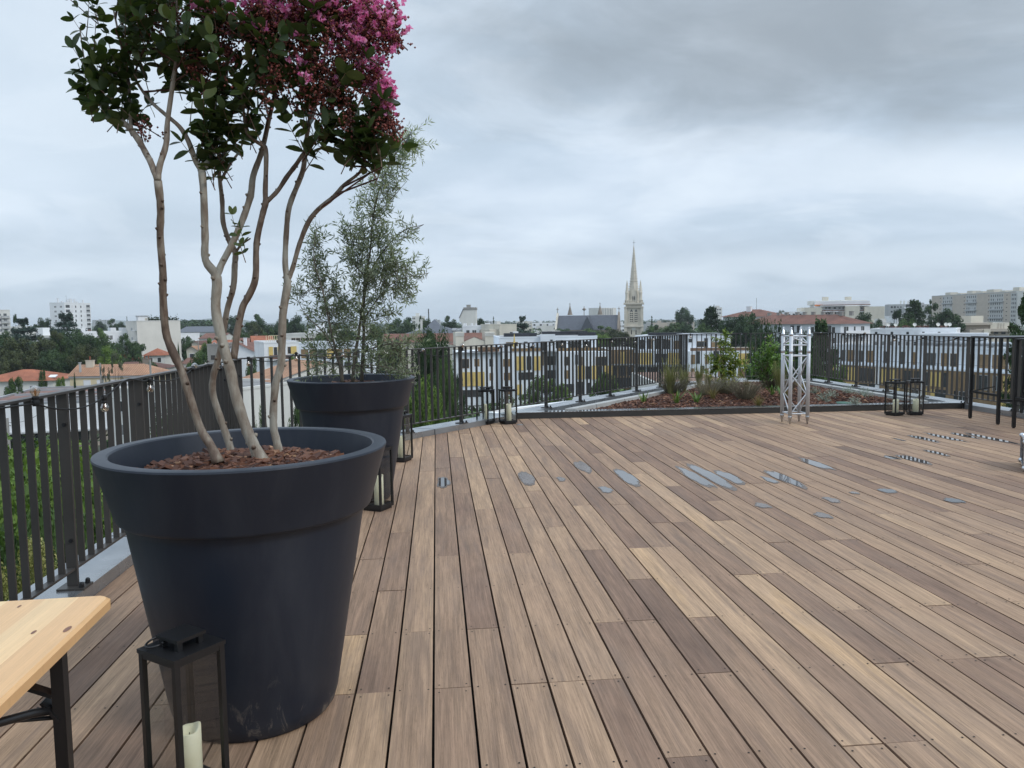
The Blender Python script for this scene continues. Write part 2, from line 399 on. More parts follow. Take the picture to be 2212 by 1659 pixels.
TONES = [0.16, 0.26, 0.32, 0.36, 0.4, 0.44, 0.46, 0.5, 0.52, 0.56, 0.6, 0.64, 0.68, 0.74, 0.84]
for k in range(-20, 58):
    js = list(pin_joint.get(k, []))
    cur = max(js)+rnd.choice([2, 3, 4, 5])*0.567 if js else 1.204+rnd.randint(-4, 3)*0.567
    while cur < 17:
        js.append(cur); cur += rnd.choice([2, 3, 4, 5, 6, 7])*0.567
    cur = min(js)-rnd.choice([2, 3, 4])*0.567
    while cur > -3: js.append(cur); cur -= rnd.choice([3, 4, 5])*0.567
    js = [-3.2]+sorted(js)+[17.5]
    for a, b in zip(js[:-1], js[1:]):
        key = (k, round(a, 3)) if (k, round(a, 3)) in pin_tone else None
        tone = pin_tone[key] if key else rnd.choice(TONES)+rnd.uniform(-.04, .04)
        if not key and k in pin_joint and abs(b-min(pin_joint[k])) < 0.01 and (k, -9) in pin_tone: tone = pin_tone[(k, -9)]
        tone = 0.5+(tone-0.5)*0.86
        add_board(k, a+0.0022, b-0.0022, tone)
        if a < 7.5 and b > 1.0:              # countersunk screws, two per joist
            for j in JOISTS:
                if j < 1.2 or j > 7.6: continue
                for uu in ([j] if a+0.1 < j < b-0.1 else [a+0.03] if abs(a-j) < 0.01 else [b-0.03] if abs(b-j) < 0.01 else []):
                    for vv in (0.022, PIT-0.022):
                        c = V*(-0.038+k*PIT+vv+rnd.uniform(-.003, .003))+U*(uu+rnd.uniform(-.004, .004))
                        if all((c-p).dot(n) > 0.02 for p, n in DECK_CLIPS) and abs(c.x) < c.y*0.72+0.3:
                            deck.disc((c.x, c.y, 0.0018), 0.0040, 6, 1, rnd.random())
deck_o = deck.build('deck', [M_deck, M_screw]); tag(deck_o, kind='structure')
sub = MB(); sub.prism([(p.x, p.y) for p in (pA, Vector((8.4, -3.0, 0)), pE, pC, pB)], -0.5, -0.06)
tag(sub.build('deck_floor_slab', [M_deckdark]), kind='structure')

# our own building below the terrace: one tall block -------------------------
M_render = mk('pale_render', (0.55, 0.54, 0.52), 0.85, 0.08, 0.6, stain=0.2)
bb = MB(); out_ = [pA-nAB*0.26, pB-nAB*0.1-nBC*0.26, pC-nBC*0.26+Vector((0, .2, 0)), pE+Vector((0.26, 0.28, 0)), pF+Vector((.26, 0, 0))]
bb.prism([(p.x, p.y) for p in out_], GROUND, -0.09)
own = thing('terrace_building', 'pale rendered block that carries the timber roof terrace', 'building', (0, 0, 0))
bb.build('wall', [M_render], own)

# coping (sheet metal on the parapet) -----------------------------------------
def zinc(name, col, rough, metal=0.85):
    m, nt, b, out = nodes_of(name)
    tc = N(nt, 'ShaderNodeTexCoord').outputs['Object']
    f = noise(nt, tc, 1.6, 6, 0.65)
    r = ramp(nt, [(0.3, tuple(c*0.8 for c in col)), (0.7, tuple(c*1.15 for c in col))]); nt.links.new(f, r.inputs[0])
    nt.links.new(r.outputs[0], b.inputs['Base Color'])
    wet = ramp(nt, [(0.40, rough*0.45), (0.62, rough)]); nt.links.new(noise(nt, tc, 2.2, 4, 0.6), wet.inputs[0]); nt.links.new(wet.outputs[0], b.inputs['Roughness'])
    b.inputs['Metallic'].default_value = metal
    MATS[name] = m; return m
M_zinc = zinc('wet_grey_coping_metal', (0.33, 0.345, 0.36), 0.42, 0.7)
M_fascia = mk('dark_anodised_fascia', (0.050, 0.049, 0.047), 0.45, 0.1, 1.5, metal=0.3)
def offs(a, b, d): return a+inward(a, b)*d
def strip_between(a, b, d0, d1):             # quad from offset d0 (outer) to d1 (inner)
    return [offs(a, b, d0), offs(b, a, -d0), offs(b, a, -d1), offs(a, b, d1)]
def corner(a, b, c, d):                      # mitre of the two fence lines at offset d
    n1, n2 = inward(a, b), inward(b, c)
    p1, d1 = a+n1*d, (b-a).normalized(); p2, d2 = b+n2*d, (c-b).normalized()
    den_ = d1.x*d2.y-d1.y*d2.x; q = p2-p1
    return p1+d1*((q.x*d2.y-q.y*d2.x)/den_)
chain = [pA, pB, pC, pE, pF]
def ring(d):
    return [offs(pA, pB, d)]+[corner(chain[i-1], chain[i], chain[i+1], d) for i in (1, 2, 3)]+[offs(pF, pE, -d)]
outer, inner = ring(-0.24), ring(0.07)
cop = MB()
for i in range(4):
    a, b, c2, d2 = outer[i], outer[i+1], inner[i+1], inner[i]
    L = (b-a).length; n = max(1, round(L/2.6))
    for j in range(n):                       # lengths with a fine joint
        t0, t1 = j/n+0.0008, (j+1)/n-0.0008
        q = [a.lerp(b, t0), a.lerp(b, t1), d2.lerp(c2, t1), d2.lerp(c2, t0)]
        cop.prism([(p.x, p.y) for p in q], -0.10, COPZ)
tag(cop.build('parapet_coping', [M_zinc], None), 'wet grey sheet metal coping that runs round the deck under the railing', 'coping')

# railing ----------------------------------------------------------------------
M_rail = mk('grey_brown_powder_coat', (0.058, 0.053, 0.049), 0.45, 0.1, 3, metal=0.1)
M_bolt = mk('black_bolt_cap', (0.012, 0.012, 0.014), 0.4, 0.1)
RAIL_NAMES = [('black metal railing beside the large pots, seen almost edge on', 0.36, 3.92-0.0), ('long black railing slanting from behind the far pot to the planted bed', None, None),
              ('short black railing across the back of the planted bed', None, None), ('black railing along the far side of the deck behind the two dumpy lanterns', None, None)]
POSTS = []
def railing(a, b, label, first=None, pitch=1.0, bar_w=0.032, bar_t=0.010, maxlen=99):
    L = (b-a).length; d = (b-a).normalized(); n = inward(a, b)
    r = thing('railing', label, 'railing', a, math.atan2(d.y, d.x))      # local x runs along the rail, -y looks at the terrace
    ps = []
    x = first if first is not None else 0.05
    while x < L-0.02: ps.append(x); x += pitch
    if L-ps[-1] > 0.25: ps.append(L-0.05)
    top = MB(); top.box(-0.01, -0.026, RAILZ-0.012, L+0.01, 0.026, RAILZ); top.build('handrail', [M_rail], r)
    bot = MB(); bot.box(0, -0.020, 0.165, L, 0.020, 0.177); bot.build('bottom_rail', [M_rail], r)
    seg = [0]+ps+[L]
    pm = MB(); pm.box(-0.010, -0.026, COPZ+0.012, 0.010, 0.026, RAILZ-0.012)
    for z in (0.32, 0.92): pm.tube([(-.0105, -0.006, z), (-.017, -0.006, z)], 0.010, 8, 1)
    pm = pm.mesh('post', [M_rail, M_bolt])
    bm_ = MB(); bm_.box(-0.055, -0.075, COPZ, 0.055, 0.06, COPZ+0.011)
    for sx in (-0.035, 0.035):
        bm_.tube([(sx, -0.056, COPZ+0.011), (sx, -0.056, COPZ+0.026)], [0.013, 0.012], 10, 1); bm_.ball((sx, -0.056, COPZ+0.028), 0.012, 10, 6, 1)
    bm_ = bm_.mesh('base_plate', [M_rail, M_bolt])
    bars = []
    for x in ps:
        po = put('post', pm, r, (x, 0, 0)); put('base_plate', bm_, po)
    for i in range(len(seg)-1):
        g = seg[i+1]-seg[i]; k = int(round(g/0.1115))-1
        if k < 1: continue
        for j in range(k): bars.append(seg[i]+g*(j+1)/(k+1))
    bmsh = MB(); bmsh.box(-bar_t/2, -bar_w/2, 0.171, bar_t/2, bar_w/2, RAILZ-0.006); bmsh = bmsh.mesh('baluster', [M_rail])
    far = sorted(bars, key=lambda x: (a+d*x).length)
    for x in far[:100]: put('baluster', bmsh, r, (x, 0, 0))
    if far[100:]:
        rest = MB()
        for x in far[100:]: rest.box(x-bar_t/2, -bar_w/2, 0.171, x+bar_t/2, bar_w/2, RAILZ-0.006)
        tag(rest.build('baluster', [M_rail], r), kind='stuff')
    return r
dAB = (pB-pA).normalized(); fA = (Vector((-2.297, 3.90, 0))-pA).dot(dAB)
railing(pA, pB, RAIL_NAMES[0][0], first=fA-1.0*int(fA))
fB = (Vector((-0.713, 10.19, 0))-pB).dot(LN); railing(pB, pC, RAIL_NAMES[1][0], first=fB-1.03*int(fB/1.03), pitch=1.03)
railing(pC, pE, RAIL_NAMES[2][0], first=0.62, pitch=1.2)
dEF = (pF-pE).normalized(); fE = (Vector((6.50, 15.8, 0))-pE).dot(dEF); railing(pE, pF, RAIL_NAMES[3][0], first=fE, pitch=1.03)

# planted bed ------------------------------------------------------------------
bed = thing('planted_bed', 'raised planted bed with dark metal front and bark mulch', 'planter', (0, 0, 0))
fr = MB(); q = [kL, kR, kR-nK*0.16, kL-nK*0.16]
fr.prism([(p.x, p.y) for p in q], -0.05, 0.083); fr.build('front_fascia', [M_fascia], bed)
tp = MB(); n = 5
for j in range(n):
    t0, t1 = j/n+0.0006, (j+1)/n-0.0006
    q = [kL.lerp(kR, t0)+nK*0.006, kL.lerp(kR, t1)+nK*0.006, kL.lerp(kR, t1)-nK*0.19, kL.lerp(kR, t0)-nK*0.19]
    tp.prism([(p.x, p.y) for p in q], 0.083, 0.091)
M_strip = zinc('wet_edging_metal', (0.34, 0.36, 0.38), 0.25, 0.8)
tp.build('edging_strip', [M_strip], bed)
M_conc = mk('pale_concrete_kerb', (0.40, 0.40, 0.385), 0.85, 0.1, 2.5, 0.15, stain=0.25)
kin, kou = ring(0.62), ring(0.50)
ke = MB()
kfront = [kL-nK*0.19, kR-nK*0.19]
def kerb(a0, a1, b0, b1, n):
    for j in range(n):
        t0, t1 = j/n+0.0008, (j+1)/n-0.0008
        q = [a0.lerp(a1, t0), a0.lerp(a1, t1), b0.lerp(b1, t1), b0.lerp(b1, t0)]
        q = clip(q, kfront[0], -nK)
        if len(q) >= 3: ke.prism([(p.x, p.y) for p in q], -0.12, 0.112+0.0)
kerb(kou[1], kou[2], kin[1], kin[2], 11); kerb(kou[2], kou[3], kin[2], kin[3], 3); kerb(kou[3], kou[4], kin[3], kin[4], 14)
ke.build('kerb', [M_conc], bed)
gut = MB(); M_gut = mk('bitumen_gutter', (0.035, 0.042, 0.042), 0.5, 0.3, 3)
for i in (1, 2, 3):
    gi, go = ring(0.072), ring(0.498)
    q = clip([gi[i], gi[i+1], go[i+1], go[i]], kfront[0], -nK)
    if len(q) >= 3: gut.prism([(p.x, p.y) for p in q], -0.14, -0.03)
gut.build('gutter', [M_gut], bed)
M_bark = None
def barkmat():
    m, nt, b, out = nodes_of('red_brown_bark')
    a = N(nt, 'ShaderNodeAttribute', attribute_name='tint').outputs['Fac']
    r = ramp(nt, [(0.0, (0.030, 0.012, 0.008)), (0.45, (0.092, 0.035, 0.019)), (0.8, (0.165, 0.070, 0.036)), (1.0, (0.34, 0.20, 0.115))])
    f = math_(nt, 'ADD', a, math_(nt, 'MULTIPLY', math_(nt, 'SUBTRACT', noise(nt, N(nt, 'ShaderNodeTexCoord').outputs['Object'], 40, 4), 0.5), 0.4))
    nt.links.new(f, r.inputs[0]); nt.links.new(r.outputs[0], b.inputs['Base Color']); b.inputs['Roughness'].default_value = 0.8
    return m
M_bark = barkmat()
def chips(mb, sampler, n, smin, smax, rg):
    for _ in range(n):
        p = Vector(sampler()); L = rg.uniform(smin, smax)*rg.choice([1, 1, 1.6]); W = L*rg.uniform(.2, .5); a = rg.uniform(0, 2*PI); tl = rg.uniform(-.5, .5)
        d = Vector((math.cos(a)*math.cos(tl), math.sin(a)*math.cos(tl), math.sin(tl))); s_ = d.cross(Vector((rg.uniform(-.4, .4), rg.uniform(-.4, .4), 1))).normalized(); u_ = s_.cross(d)
        mb.obox(p, d*L/2, s_*W/2, u_*L*0.07, 0, min(1, max(0, rg.gauss(.45, .25))))
bed_poly = clip([kin[1], kin[2], kin[3], kin[4]], kfront[0]-nK*0.0, -nK)
def in_poly(p, poly):
    s = None
    for i in range(len(poly)):
        a, b = poly[i], poly[(i+1) % len(poly)]
        c = (b.x-a.x)*(p[1]-a.y)-(b.y-a.y)*(p[0]-a.x)
        if s is None: s = c > 0
        elif (c > 0) != s: return False
    return True
bx = [min(p.x for p in bed_poly), max(p.x for p in bed_poly), min(p.y for p in bed_poly), max(p.y for p in bed_poly)]
rb = random.Random(3)
def bedz(x, y):
    dmin = min(abs((Vector((x, y, 0))-bed_poly[i]).dot(Vector((-(bed_poly[(i+1) % len(bed_poly)]-bed_poly[i]).normalized().y, (bed_poly[(i+1) % len(bed_poly)]-bed_poly[i]).normalized().x, 0)))) for i in range(len(bed_poly)))
    return 0.05+0.11*min(1, dmin/0.9)+0.02*math.sin(x*3.1)*math.sin(y*2.3)
def bed_pt():
    while True:
        x, y = rb.uniform(bx[0], bx[1]), rb.uniform(bx[2], bx[3])
        if in_poly((x, y), bed_poly): return (x, y, bedz(x, y)+rb.uniform(0, .012))
mu = MB(); g = 40
for i in range(g):
    for j in range(g):
        c4 = [(bx[0]+(bx[1]-bx[0])*(i+di)/g, bx[2]+(bx[3]-bx[2])*(j+dj)/g) for di, dj in ((0, 0), (1, 0), (1, 1), (0, 1))]
        q = [Vector((x, y, 0)) for x, y in c4]
        for k_ in range(len(bed_poly)):
            a, b = bed_poly[k_], bed_poly[(k_+1) % len(bed_poly)]
            dd = (b-a).normalized(); nn = Vector((-dd.y, dd.x, 0)); ctr = sum(bed_poly, Vector())/len(bed_poly)
            if (ctr-a).dot(nn) < 0: nn = -nn
            q = clip(q, a, nn)
            if len(q) < 3: break
        if len(q) >= 3: mu.add([(p.x, p.y, bedz(p.x, p.y)) for p in q], [tuple(range(len(q)))], 0, 0.15)
chips(mu, bed_pt, 17000, 0.018, 0.055, rb)
mu.build('bark_mulch', [M_bark], bed)

# puddles ------------------------------------------------------------------------
def puddle_mat():
    m, nt, b, out = nodes_of('rain_water')
    b.inputs['Base Color'].default_value = (0.060, 0.056, 0.055, 1); b.inputs['Roughness'].default_value = 0.02
    b.inputs['IOR'].default_value = 2.1; b.inputs['Specular IOR Level'].default_value = 0.5
    MATS['rain_water'] = m; return m
M_pud = puddle_mat()
M_damp = mk('damp_wood_rim', (0.125, 0.096, 0.078), 0.35, 0.2, 9)
A_ = lambda x, y: (552.96+0.375*x, 829.44+0.375*y)
B_ = lambda x, y: (1382.4+0.375*x, 829.44+0.375*y)
PUD = [(A_(1067, 542), A_(1068, 594), .095), (A_(1545, 512), A_(1590, 578), .13), (A_(1860, 450), A_(1905, 505), .125), (A_(2090, 498), A_(2210, 582), .135), (A_(1995, 594), A_(2048, 626), .085), (A_(1765, 537), A_(1785, 560), .06),
       (B_(225, 490), B_(395, 592), .11), (B_(282, 472), B_(520, 600), .135), (B_(440, 504), B_(585, 573), .115), (B_(745, 504), B_(935, 590), .125), (B_(940, 434), B_(1095, 490), .13), (B_(695, 538), B_(765, 572), .07),
       (B_(1405, 416), B_(1488, 434), .10), (B_(1492, 412), B_(1660, 458), .13), (B_(1572, 298), B_(1725, 333), .10), (B_(1655, 286), B_(1855, 330), .10), (B_(1795, 284), B_(1935, 312), .10), (B_(1880, 287), B_(2150, 342), .105),
       (B_(1645, 382), B_(1770, 414), .075), (B_(1380, 606), B_(1455, 628), .125), (B_(1742, 662), B_(1870, 684), .12), (B_(1225, 622), B_(1262, 634), .06), (B_(1062, 655), B_(1130, 684), .08), (B_(985, 745), B_(1050, 774), .09), (B_(700, 688), B_(748, 714), .09), (B_(1465, 312), B_(1540, 328), .05)]
rp = random.Random(11)
M_film = mk('thin_rain_film', (0.150, 0.120, 0.103), 0.20, 0.2, 9, spec=0.8)
for ip, (a, b, wd) in enumerate(PUD):
    p0, p1 = gz(*a), gz(*b); c = (p0+p1)/2; L = max(abs((p1-p0).dot(U))/2, wd*0.45)
    kk = round((c.dot(V)+0.038)/PIT-0.5); vc = -0.038+(kk+0.5)*PIT; uc = c.dot(U)      # water lies on one board
    wd = min(wd, PIT-GAP-0.012)
    def outline(sc, z):
        pts = []
        for k in range(56):
            t = 2*PI*k/56
            rr = sc*(1+0.10*math.sin(3*t+ph)+0.08*math.sin(5*t+2*ph)+0.05*math.sin(9*t+3*ph)+0.03*math.sin(14*t+ph))
            cu, su = math.cos(t), math.sin(t)
            e = 0.95
            p = U*(uc+L*rr*math.copysign(abs(cu)**e, cu))+V*(vc+min(wd/2*rr, (PIT-GAP)/2-0.002)*math.copysign(abs(su)**e, su))
            pts.append((p.x, p.y))
        return pts
    ph = rp.uniform(0, 6)
    pm = MB(); pm.prism(outline(1.0, 0), 0.0004, 0.0036, 0); pm.prism(outline(1.22, 0), 0.0003, 0.0020, 1)
    tag(pm.build('puddle', [M_film if ip in (1, 2, 5, 21, 22, 23, 24, 25) else M_pud, M_damp]), kind='structure')
# recessed floor spots
M_ringm = mk('spot_ring_steel', (0.35, 0.34, 0.33), 0.3, 0.1, 20, metal=0.9); M_black = mk('black_metal', (0.010, 0.010, 0.011), 0.38, 0.2, 6, spec=0.45)
for (px, py, lab) in ((980.5, 927.0, 'small recessed deck light in the boards behind the pots'), (1123.0, 917.6, 'small recessed deck light beside the two lanterns at the bed corner')):
    p = gz(px, py); t = thing('deck_light', lab, 'floor light', (p.x, p.y, 0), 0)
    rg_ = MB(); rg_.lathe([(0.045, 0.0015), (0.045, 0.005), (0.032, 0.006), (0.030, 0.003)], 20); rg_.build('ring', [M_ringm], t, True)
    ln_ = MB(); ln_.disc((0, 0, 0.0035), 0.031, 16); ln_.build('lens', [M_black], t)
# ---------------------------------------------------------------- pots, lanterns, table, truss
def potmat():
    m, nt, b, out = nodes_of('anthracite_pot_plastic')
    tc = N(nt, 'ShaderNodeTexCoord').outputs['Object']
    f = noise(nt, tc, 2.4, 6, 0.6)
    r = ramp(nt, [(0.3, (0.0088, 0.0140, 0.0250)), (0.75, (0.0122, 0.0182, 0.0310))]); nt.links.new(f, r.inputs[0])
    sp_ = N(nt, 'ShaderNodeSeparateXYZ'); nt.links.new(tc, sp_.inputs[0])
    low = ramp(nt, [(0.02, 1.0), (0.26, 0.0)]); nt.links.new(sp_.outputs[2], low.inputs[0])
    d = ramp(nt, [(0.56, 0.0), (0.66, 1.0)]); nt.links.new(noise(nt, mapping(nt, tc, (5, 5, 2.2)), 2.6, 9, 0.72, 0.8), d.inputs[0])
    dust = ramp(nt, [(0.45, 0.0), (0.80, 1.0)]); nt.links.new(noise(nt, mapping(nt, tc, (7, 7, 0.9)), 1.0, 7, 0.65, 0.4), dust.inputs[0])
    c0_ = mixc(nt, math_(nt, 'MULTIPLY', dust.outputs[0], 0.16), r.outputs[0], (0.11, 0.115, 0.125))
    c = mixc(nt, math_(nt, 'MULTIPLY', math_(nt, 'MULTIPLY', d.outputs[0], low.outputs[0]), 0.95), c0_, (0.17, 0.15, 0.13))   # scuffs near the foot
    nt.links.new(c, b.inputs['Base Color'])
    rr = math_(nt, 'ADD', math_(nt, 'MULTIPLY', noise(nt, tc, 3.5, 6, 0.6), 0.18), 0.36); nt.links.new(rr, b.inputs['Roughness'])
    b.inputs['Specular IOR Level'].default_value = 0.42
    bn = N(nt, 'ShaderNodeBump'); bn.inputs['Strength'].default_value = 0.06; bn.inputs['Distance'].default_value = 0.002
    nt.links.new(noise(nt, tc, 160, 2), bn.inputs['Height']); nt.links.new(bn.outputs[0], b.inputs['Normal'])
    return m
M_pot = potmat()
PR, PH, PBR = 0.5015, 0.978, 0.286
pot_prof = [(0.0, 0.012), (PBR-0.03, 0.0), (PBR-0.012, 0.004), (PBR, 0.020), (PBR+0.012, 0.06), (0.372, 0.50), (0.4085, 0.718), (0.411, 0.744), (0.415, 0.750), (0.4335, 0.7525), (0.4385, 0.756), (0.4415, 0.764),
            (PR-0.003, 0.962), (PR, 0.970), (PR-0.002, 0.976), (PR-0.008, PH), (PR-0.046, PH-0.001), (PR-0.052, PH-0.006), (0.41, 0.80), (0.0, 0.795)]
pot_me = MB(); pot_me.lathe(pot_prof, 96); pot_me = pot_me.mesh('pot_body', [M_pot], True)
rs = random.Random(5)
def soil_mesh():
    m = MB(); R = 0.420
    prof = [(0.0001, 0.925), (0.12, 0.922), (0.22, 0.910), (0.32, 0.880), (R-0.005, 0.838)]
    m.lathe(prof, 40, 0, 0.12)
    def s():
        r_, a = R*math.sqrt(rs.random())*0.99, rs.uniform(0, 2*PI)
        return (r_*math.cos(a), r_*math.sin(a), 0.930-0.46*(r_**2.2)+rs.uniform(-.004, .012))
    chips(m, s, 5200, 0.014, 0.050, rs)
    return m.mesh('bark_mulch', [M_bark])
soil_me = soil_mesh()
POT1, POT2 = Vector((-0.968, 2.786, 0)), Vector((-1.280, 6.16, 0))
for P, lab in ((POT1, 'large anthracite pot in front, holding the pink flowering tree'), (POT2, 'large anthracite pot behind, holding the silvery narrow leaved tree')):
    t = thing('plant_pot', lab, 'plant pot', P, rs.uniform(0, 6), 'large anthracite plant pots')
    smooth_edges(put('pot_body', pot_me, t), 35); put('bark_mulch', soil_me, t)

# lanterns
M_glass = glassmat('lantern_glass', (0.92, 0.935, 0.93), 1.0)
M_wax = None
def waxmat():
    m, nt, b, out = nodes_of('ivory_wax')
    tc = N(nt, 'ShaderNodeTexCoord').outputs['Object']
    r = ramp(nt, [(0.3, (0.66, 0.62, 0.43)), (0.7, (0.74, 0.70, 0.52))]); nt.links.new(noise(nt, tc, 14, 4), r.inputs[0]); nt.links.new(r.outputs[0], b.inputs['Base Color'])
    b.inputs['Roughness'].default_value = 0.55; b.inputs['Subsurface Weight'].default_value = 0.15; b.inputs['Subsurface Radius'].default_value = (0.01, 0.008, 0.005)
    return m
M_wax = waxmat()
def make_lantern(W, H, cw, ch, label, loc, rz):
    t = thing('lantern', label, 'lantern', loc, rz, 'black candle lanterns on the deck')
    h = W/2; p = 0.016 if W < .22 else 0.020
    f = MB()
    f.box(-h*0.86, -h*0.86, 0, h*0.86, h*0.86, 0.018)                       # foot
    f.box(-h, -h, 0.018, h, h, 0.034)
    for sx in (-1, 1):
        for sy in (-1, 1):
            x0, y0 = (h-p if sx > 0 else -h), (h-p if sy > 0 else -h)
            f.box(x0, y0, 0.034, x0+p, y0+p, H-p)
    e = p*0.9
    for z0, z1 in ((0.0342, 0.0342+e), (H-p-e, H-p-0.0005)):
        for sy in (-1, 1):
            y0 = h-p+.001 if sy > 0 else -h+.001
            f.box(-h+p, y0, z0, h-p, y0+p-.002, z1); f.box(y0, -h+p, z0+.0004, y0+p-.002, h-p, z1-.0004)
    f.build('frame', [M_black], t)
    rf = MB(); rf.box(-h-.003, -h-.003, H-p, h+.003, h+.003, H-p*0.25)
    rf.build('roof_plate', [M_black], t)
    ch_ = MB(); q = h*0.52
    for sx in (-1, 1):
        for sy in (-1, 1): ch_.box(sx*q*0.8-.008, sy*q*0.8-.008, H-p*0.25, sx*q*0.8+.008, sy*q*0.8+.008, H+0.022)
    ch_.box(-q*1.12, -q*1.12, H+0.022, q*1.12, q*1.12, H+0.032)
    ch_.build('chimney_cap', [M_black], t)
    rg_ = MB(); pts = [(math.cos(a)*0.026-h*0.55, math.sin(a)*0.030-h*0.6, H+0.012+0.006*math.sin(a)) for a in [2*PI*k/16 for k in range(17)]]
    rg_.tube(pts, 0.0035, 6); rg_.build('carrying_ring', [M_black], t, True)
    g = MB(); g0 = h-p*0.5
    for a in range(4):
        R_ = Matrix.Rotation(a*PI/2, 3, 'Z')
        vs = [R_ @ Vector(v) for v in ((-g0+p*.5, -g0, 0.034+e), (g0-p*.5, -g0, 0.034+e), (g0-p*.5, -g0, H-p-e), (-g0+p*.5, -g0, H-p-e))]
        pm = MB(); pm.add(vs, [(0, 1, 2, 3)]); pm.build('glass_pane', [M_glass], t)
    return t
def make_candle(r, h, label, loc):
    c = MB(); n = 28; prof = [(0.0, 0.0), (r*0.98, 0.0), (r, 0.004)]
    b = len(c.v)
    rows = [(0.0001, 0), (r-.003, 0), (r, 0.004), (r, h*0.5), (r, h), (r-.004, h+.003), (r-.011, h-.002), (r*0.4, h-.022), (0.0001, h-.024)]
    c.lathe(rows, n)
    for i in range(n):                                                       # melted wavy lip
        a = 2*PI*i/n; dz = 0.010*math.sin(a*1+.8)+0.004*math.sin(3*a)
        for k in (4, 5, 6): x, y, z = c.v[b+k*n+i]; c.v[b+k*n+i] = (x, y, z+dz)
    wk = len(c.f); c.tube([(0, 0, h-.024), (.001, 0, h-.008)], .0015, 6, 1)
    o = c.build('candle', [M_wax, M_black], None, True, loc); tag(o, label, 'candle', 'ivory candles in the lanterns'); return o
LAN = [  # x, y, rotation, width, height, candle radius, candle height, label, candle label
    ((-0.988, 2.220), math.radians(-31), 0.168, 0.480, 0.034, 0.180, 'tall black lantern at the foot of the front pot, nearest the camera', 'ivory candle in the nearest lantern, by the wooden table'),
    ((-1.035, 5.800), math.radians(-24), 0.176, 0.480, 0.036, 0.215, 'black lantern squeezed between the two big pots', 'ivory candle in the lantern between the two pots'),
    ((-1.150, 7.83), math.radians(-20), 0.190, 0.480, 0.036, 0.215, 'black lantern half hidden at the right edge of the far pot', 'ivory candle in the lantern at the far pot edge'),
    ((-0.370, 10.585), math.radians(-28), 0.190, 0.480, 0.030, 0.235, 'slim lantern of the pair at the bed corner, on the side of the pots', 'ivory candle in the bed corner lantern nearer the pots'),
    ((-0.060, 10.600), math.radians(28), 0.190, 0.480, 0.036, 0.235, 'slim lantern of the pair at the bed corner, on the side of the bed', 'tall ivory candle in the bed corner lantern nearer the bed'),
    ((5.47, 10.99), math.radians(24), 0.190, 0.485, 0.040, 0.185, 'black lantern of the far right pair, nearer the truss, showing two glass sides', 'thick ivory candle in the lantern nearer the truss'),
    ((5.775, 11.03), math.radians(-12), 0.190, 0.490, 0.040, 0.180, 'black lantern of the far right pair seen nearly flat on, nearer the high tables', 'thick ivory candle in the lantern nearer the high tables')]
for (x, y), rz, W, H, cr, ch, lab, clab in LAN:
    make_lantern(W, H, cr, ch, lab, (x, y, 0), rz); make_candle(cr, ch, clab, (x+0.012, y-0.006, 0.0345))

# beer table -------------------------------------------------------------------
M_pine = wood_mat('varnished_pine', [(0.0, (0.56, 0.31, 0.135)), (0.35, (0.66, 0.395, 0.185)), (0.7, (0.72, 0.47, 0.24)), (1.0, (0.77, 0.56, 0.30))], 0.32, 0.32, 0.35, spec=0.5, stain=False)
TZ = 0.77
c0 = gz(246, 1283, TZ); e1 = (gz(0, 1517, TZ)-c0).normalized(); e2 = Vector((-e1.y, e1.x, 0))
if e2.x > 0: e2 = -e2
tb = thing('beer_table', 'varnished pine folding table top on black metal legs', 'table', (c0.x, c0.y, 0), math.atan2(e1.y, e1.x))
sgn = 1 if e2.dot(Vector((-e1.y, e1.x, 0))) > 0 else -1
top = MB(); TL, TW, TT = 2.2, 0.60, 0.027
cuts = [0, .075, .15, .235, .31, .395, .47, .545, TW]; tones = [.32, .75, .50, .95, .42, .62, .3, .8]
for i in range(8):                                                           # glued staves
    y0, y1 = sgn*cuts[i], sgn*cuts[i+1]
    x0 = 0.0; r_ = 0.028
    poly = [(x0, y0), (TL, y0), (TL, y1), (x0, y1)]
    if i == 0: poly = [(x0, y0+sgn*r_)]+[(x0+r_-r_*math.cos(a), y0+sgn*(r_-r_*math.sin(a))) for a in (.3, .6, .9, 1.2)]+[(x0+r_, y0), (TL, y0), (TL, y1), (x0, y1)]
    if i == 7: poly = [(x0, y0), (TL, y0), (TL, y1), (x0+r_, y1)]+[(x0+r_-r_*math.sin(a), y1-sgn*(r_-r_*math.cos(a))) for a in (.3, .6, .9, 1.2)]+[(x0, y1-sgn*r_)]
    if sgn < 0: poly = list(reversed(poly))
    n = len(poly); off = rs.uniform(0, 40)
    b3 = 0.007
    def inset(p):
        x, y = p
        x2 = x+b3 if x < 0.02 else x
        y2 = y+sgn*b3 if (i == 0 and abs(y) < .02) else (y-sgn*b3 if (i == 7 and abs(y) > TW-.02) else y)
        return (x2, y2)
    lv = [[(x, y, TZ-TT) for x, y in poly], [(x, y, TZ-b3) for x, y in poly], [(*inset(p), TZ) for p in poly]]
    for a in range(2):
        vs = lv[a]+lv[a+1]; fs = [(k, (k+1) % n, n+(k+1) % n, n+k) for k in range(n)]
        if sgn < 0: fs = [tuple(reversed(f_)) for f_ in fs]
        top.add(vs, fs, 0, tones[i], [tuple((vs[j][0]*1.0+off, vs[j][1]+off) for j in f_) for f_ in fs])
    top.add(lv[2], [tuple(range(n)) if sgn > 0 else tuple(reversed(range(n)))], 0, tones[i], [tuple((v[0]+off, v[1]+off) for v in (lv[2] if sgn > 0 else reversed(lv[2])))])
    top.add(lv[0], [tuple(reversed(range(n)))], 0, tones[i], None)
top_o = top.build('tabletop', [M_pine], tb)
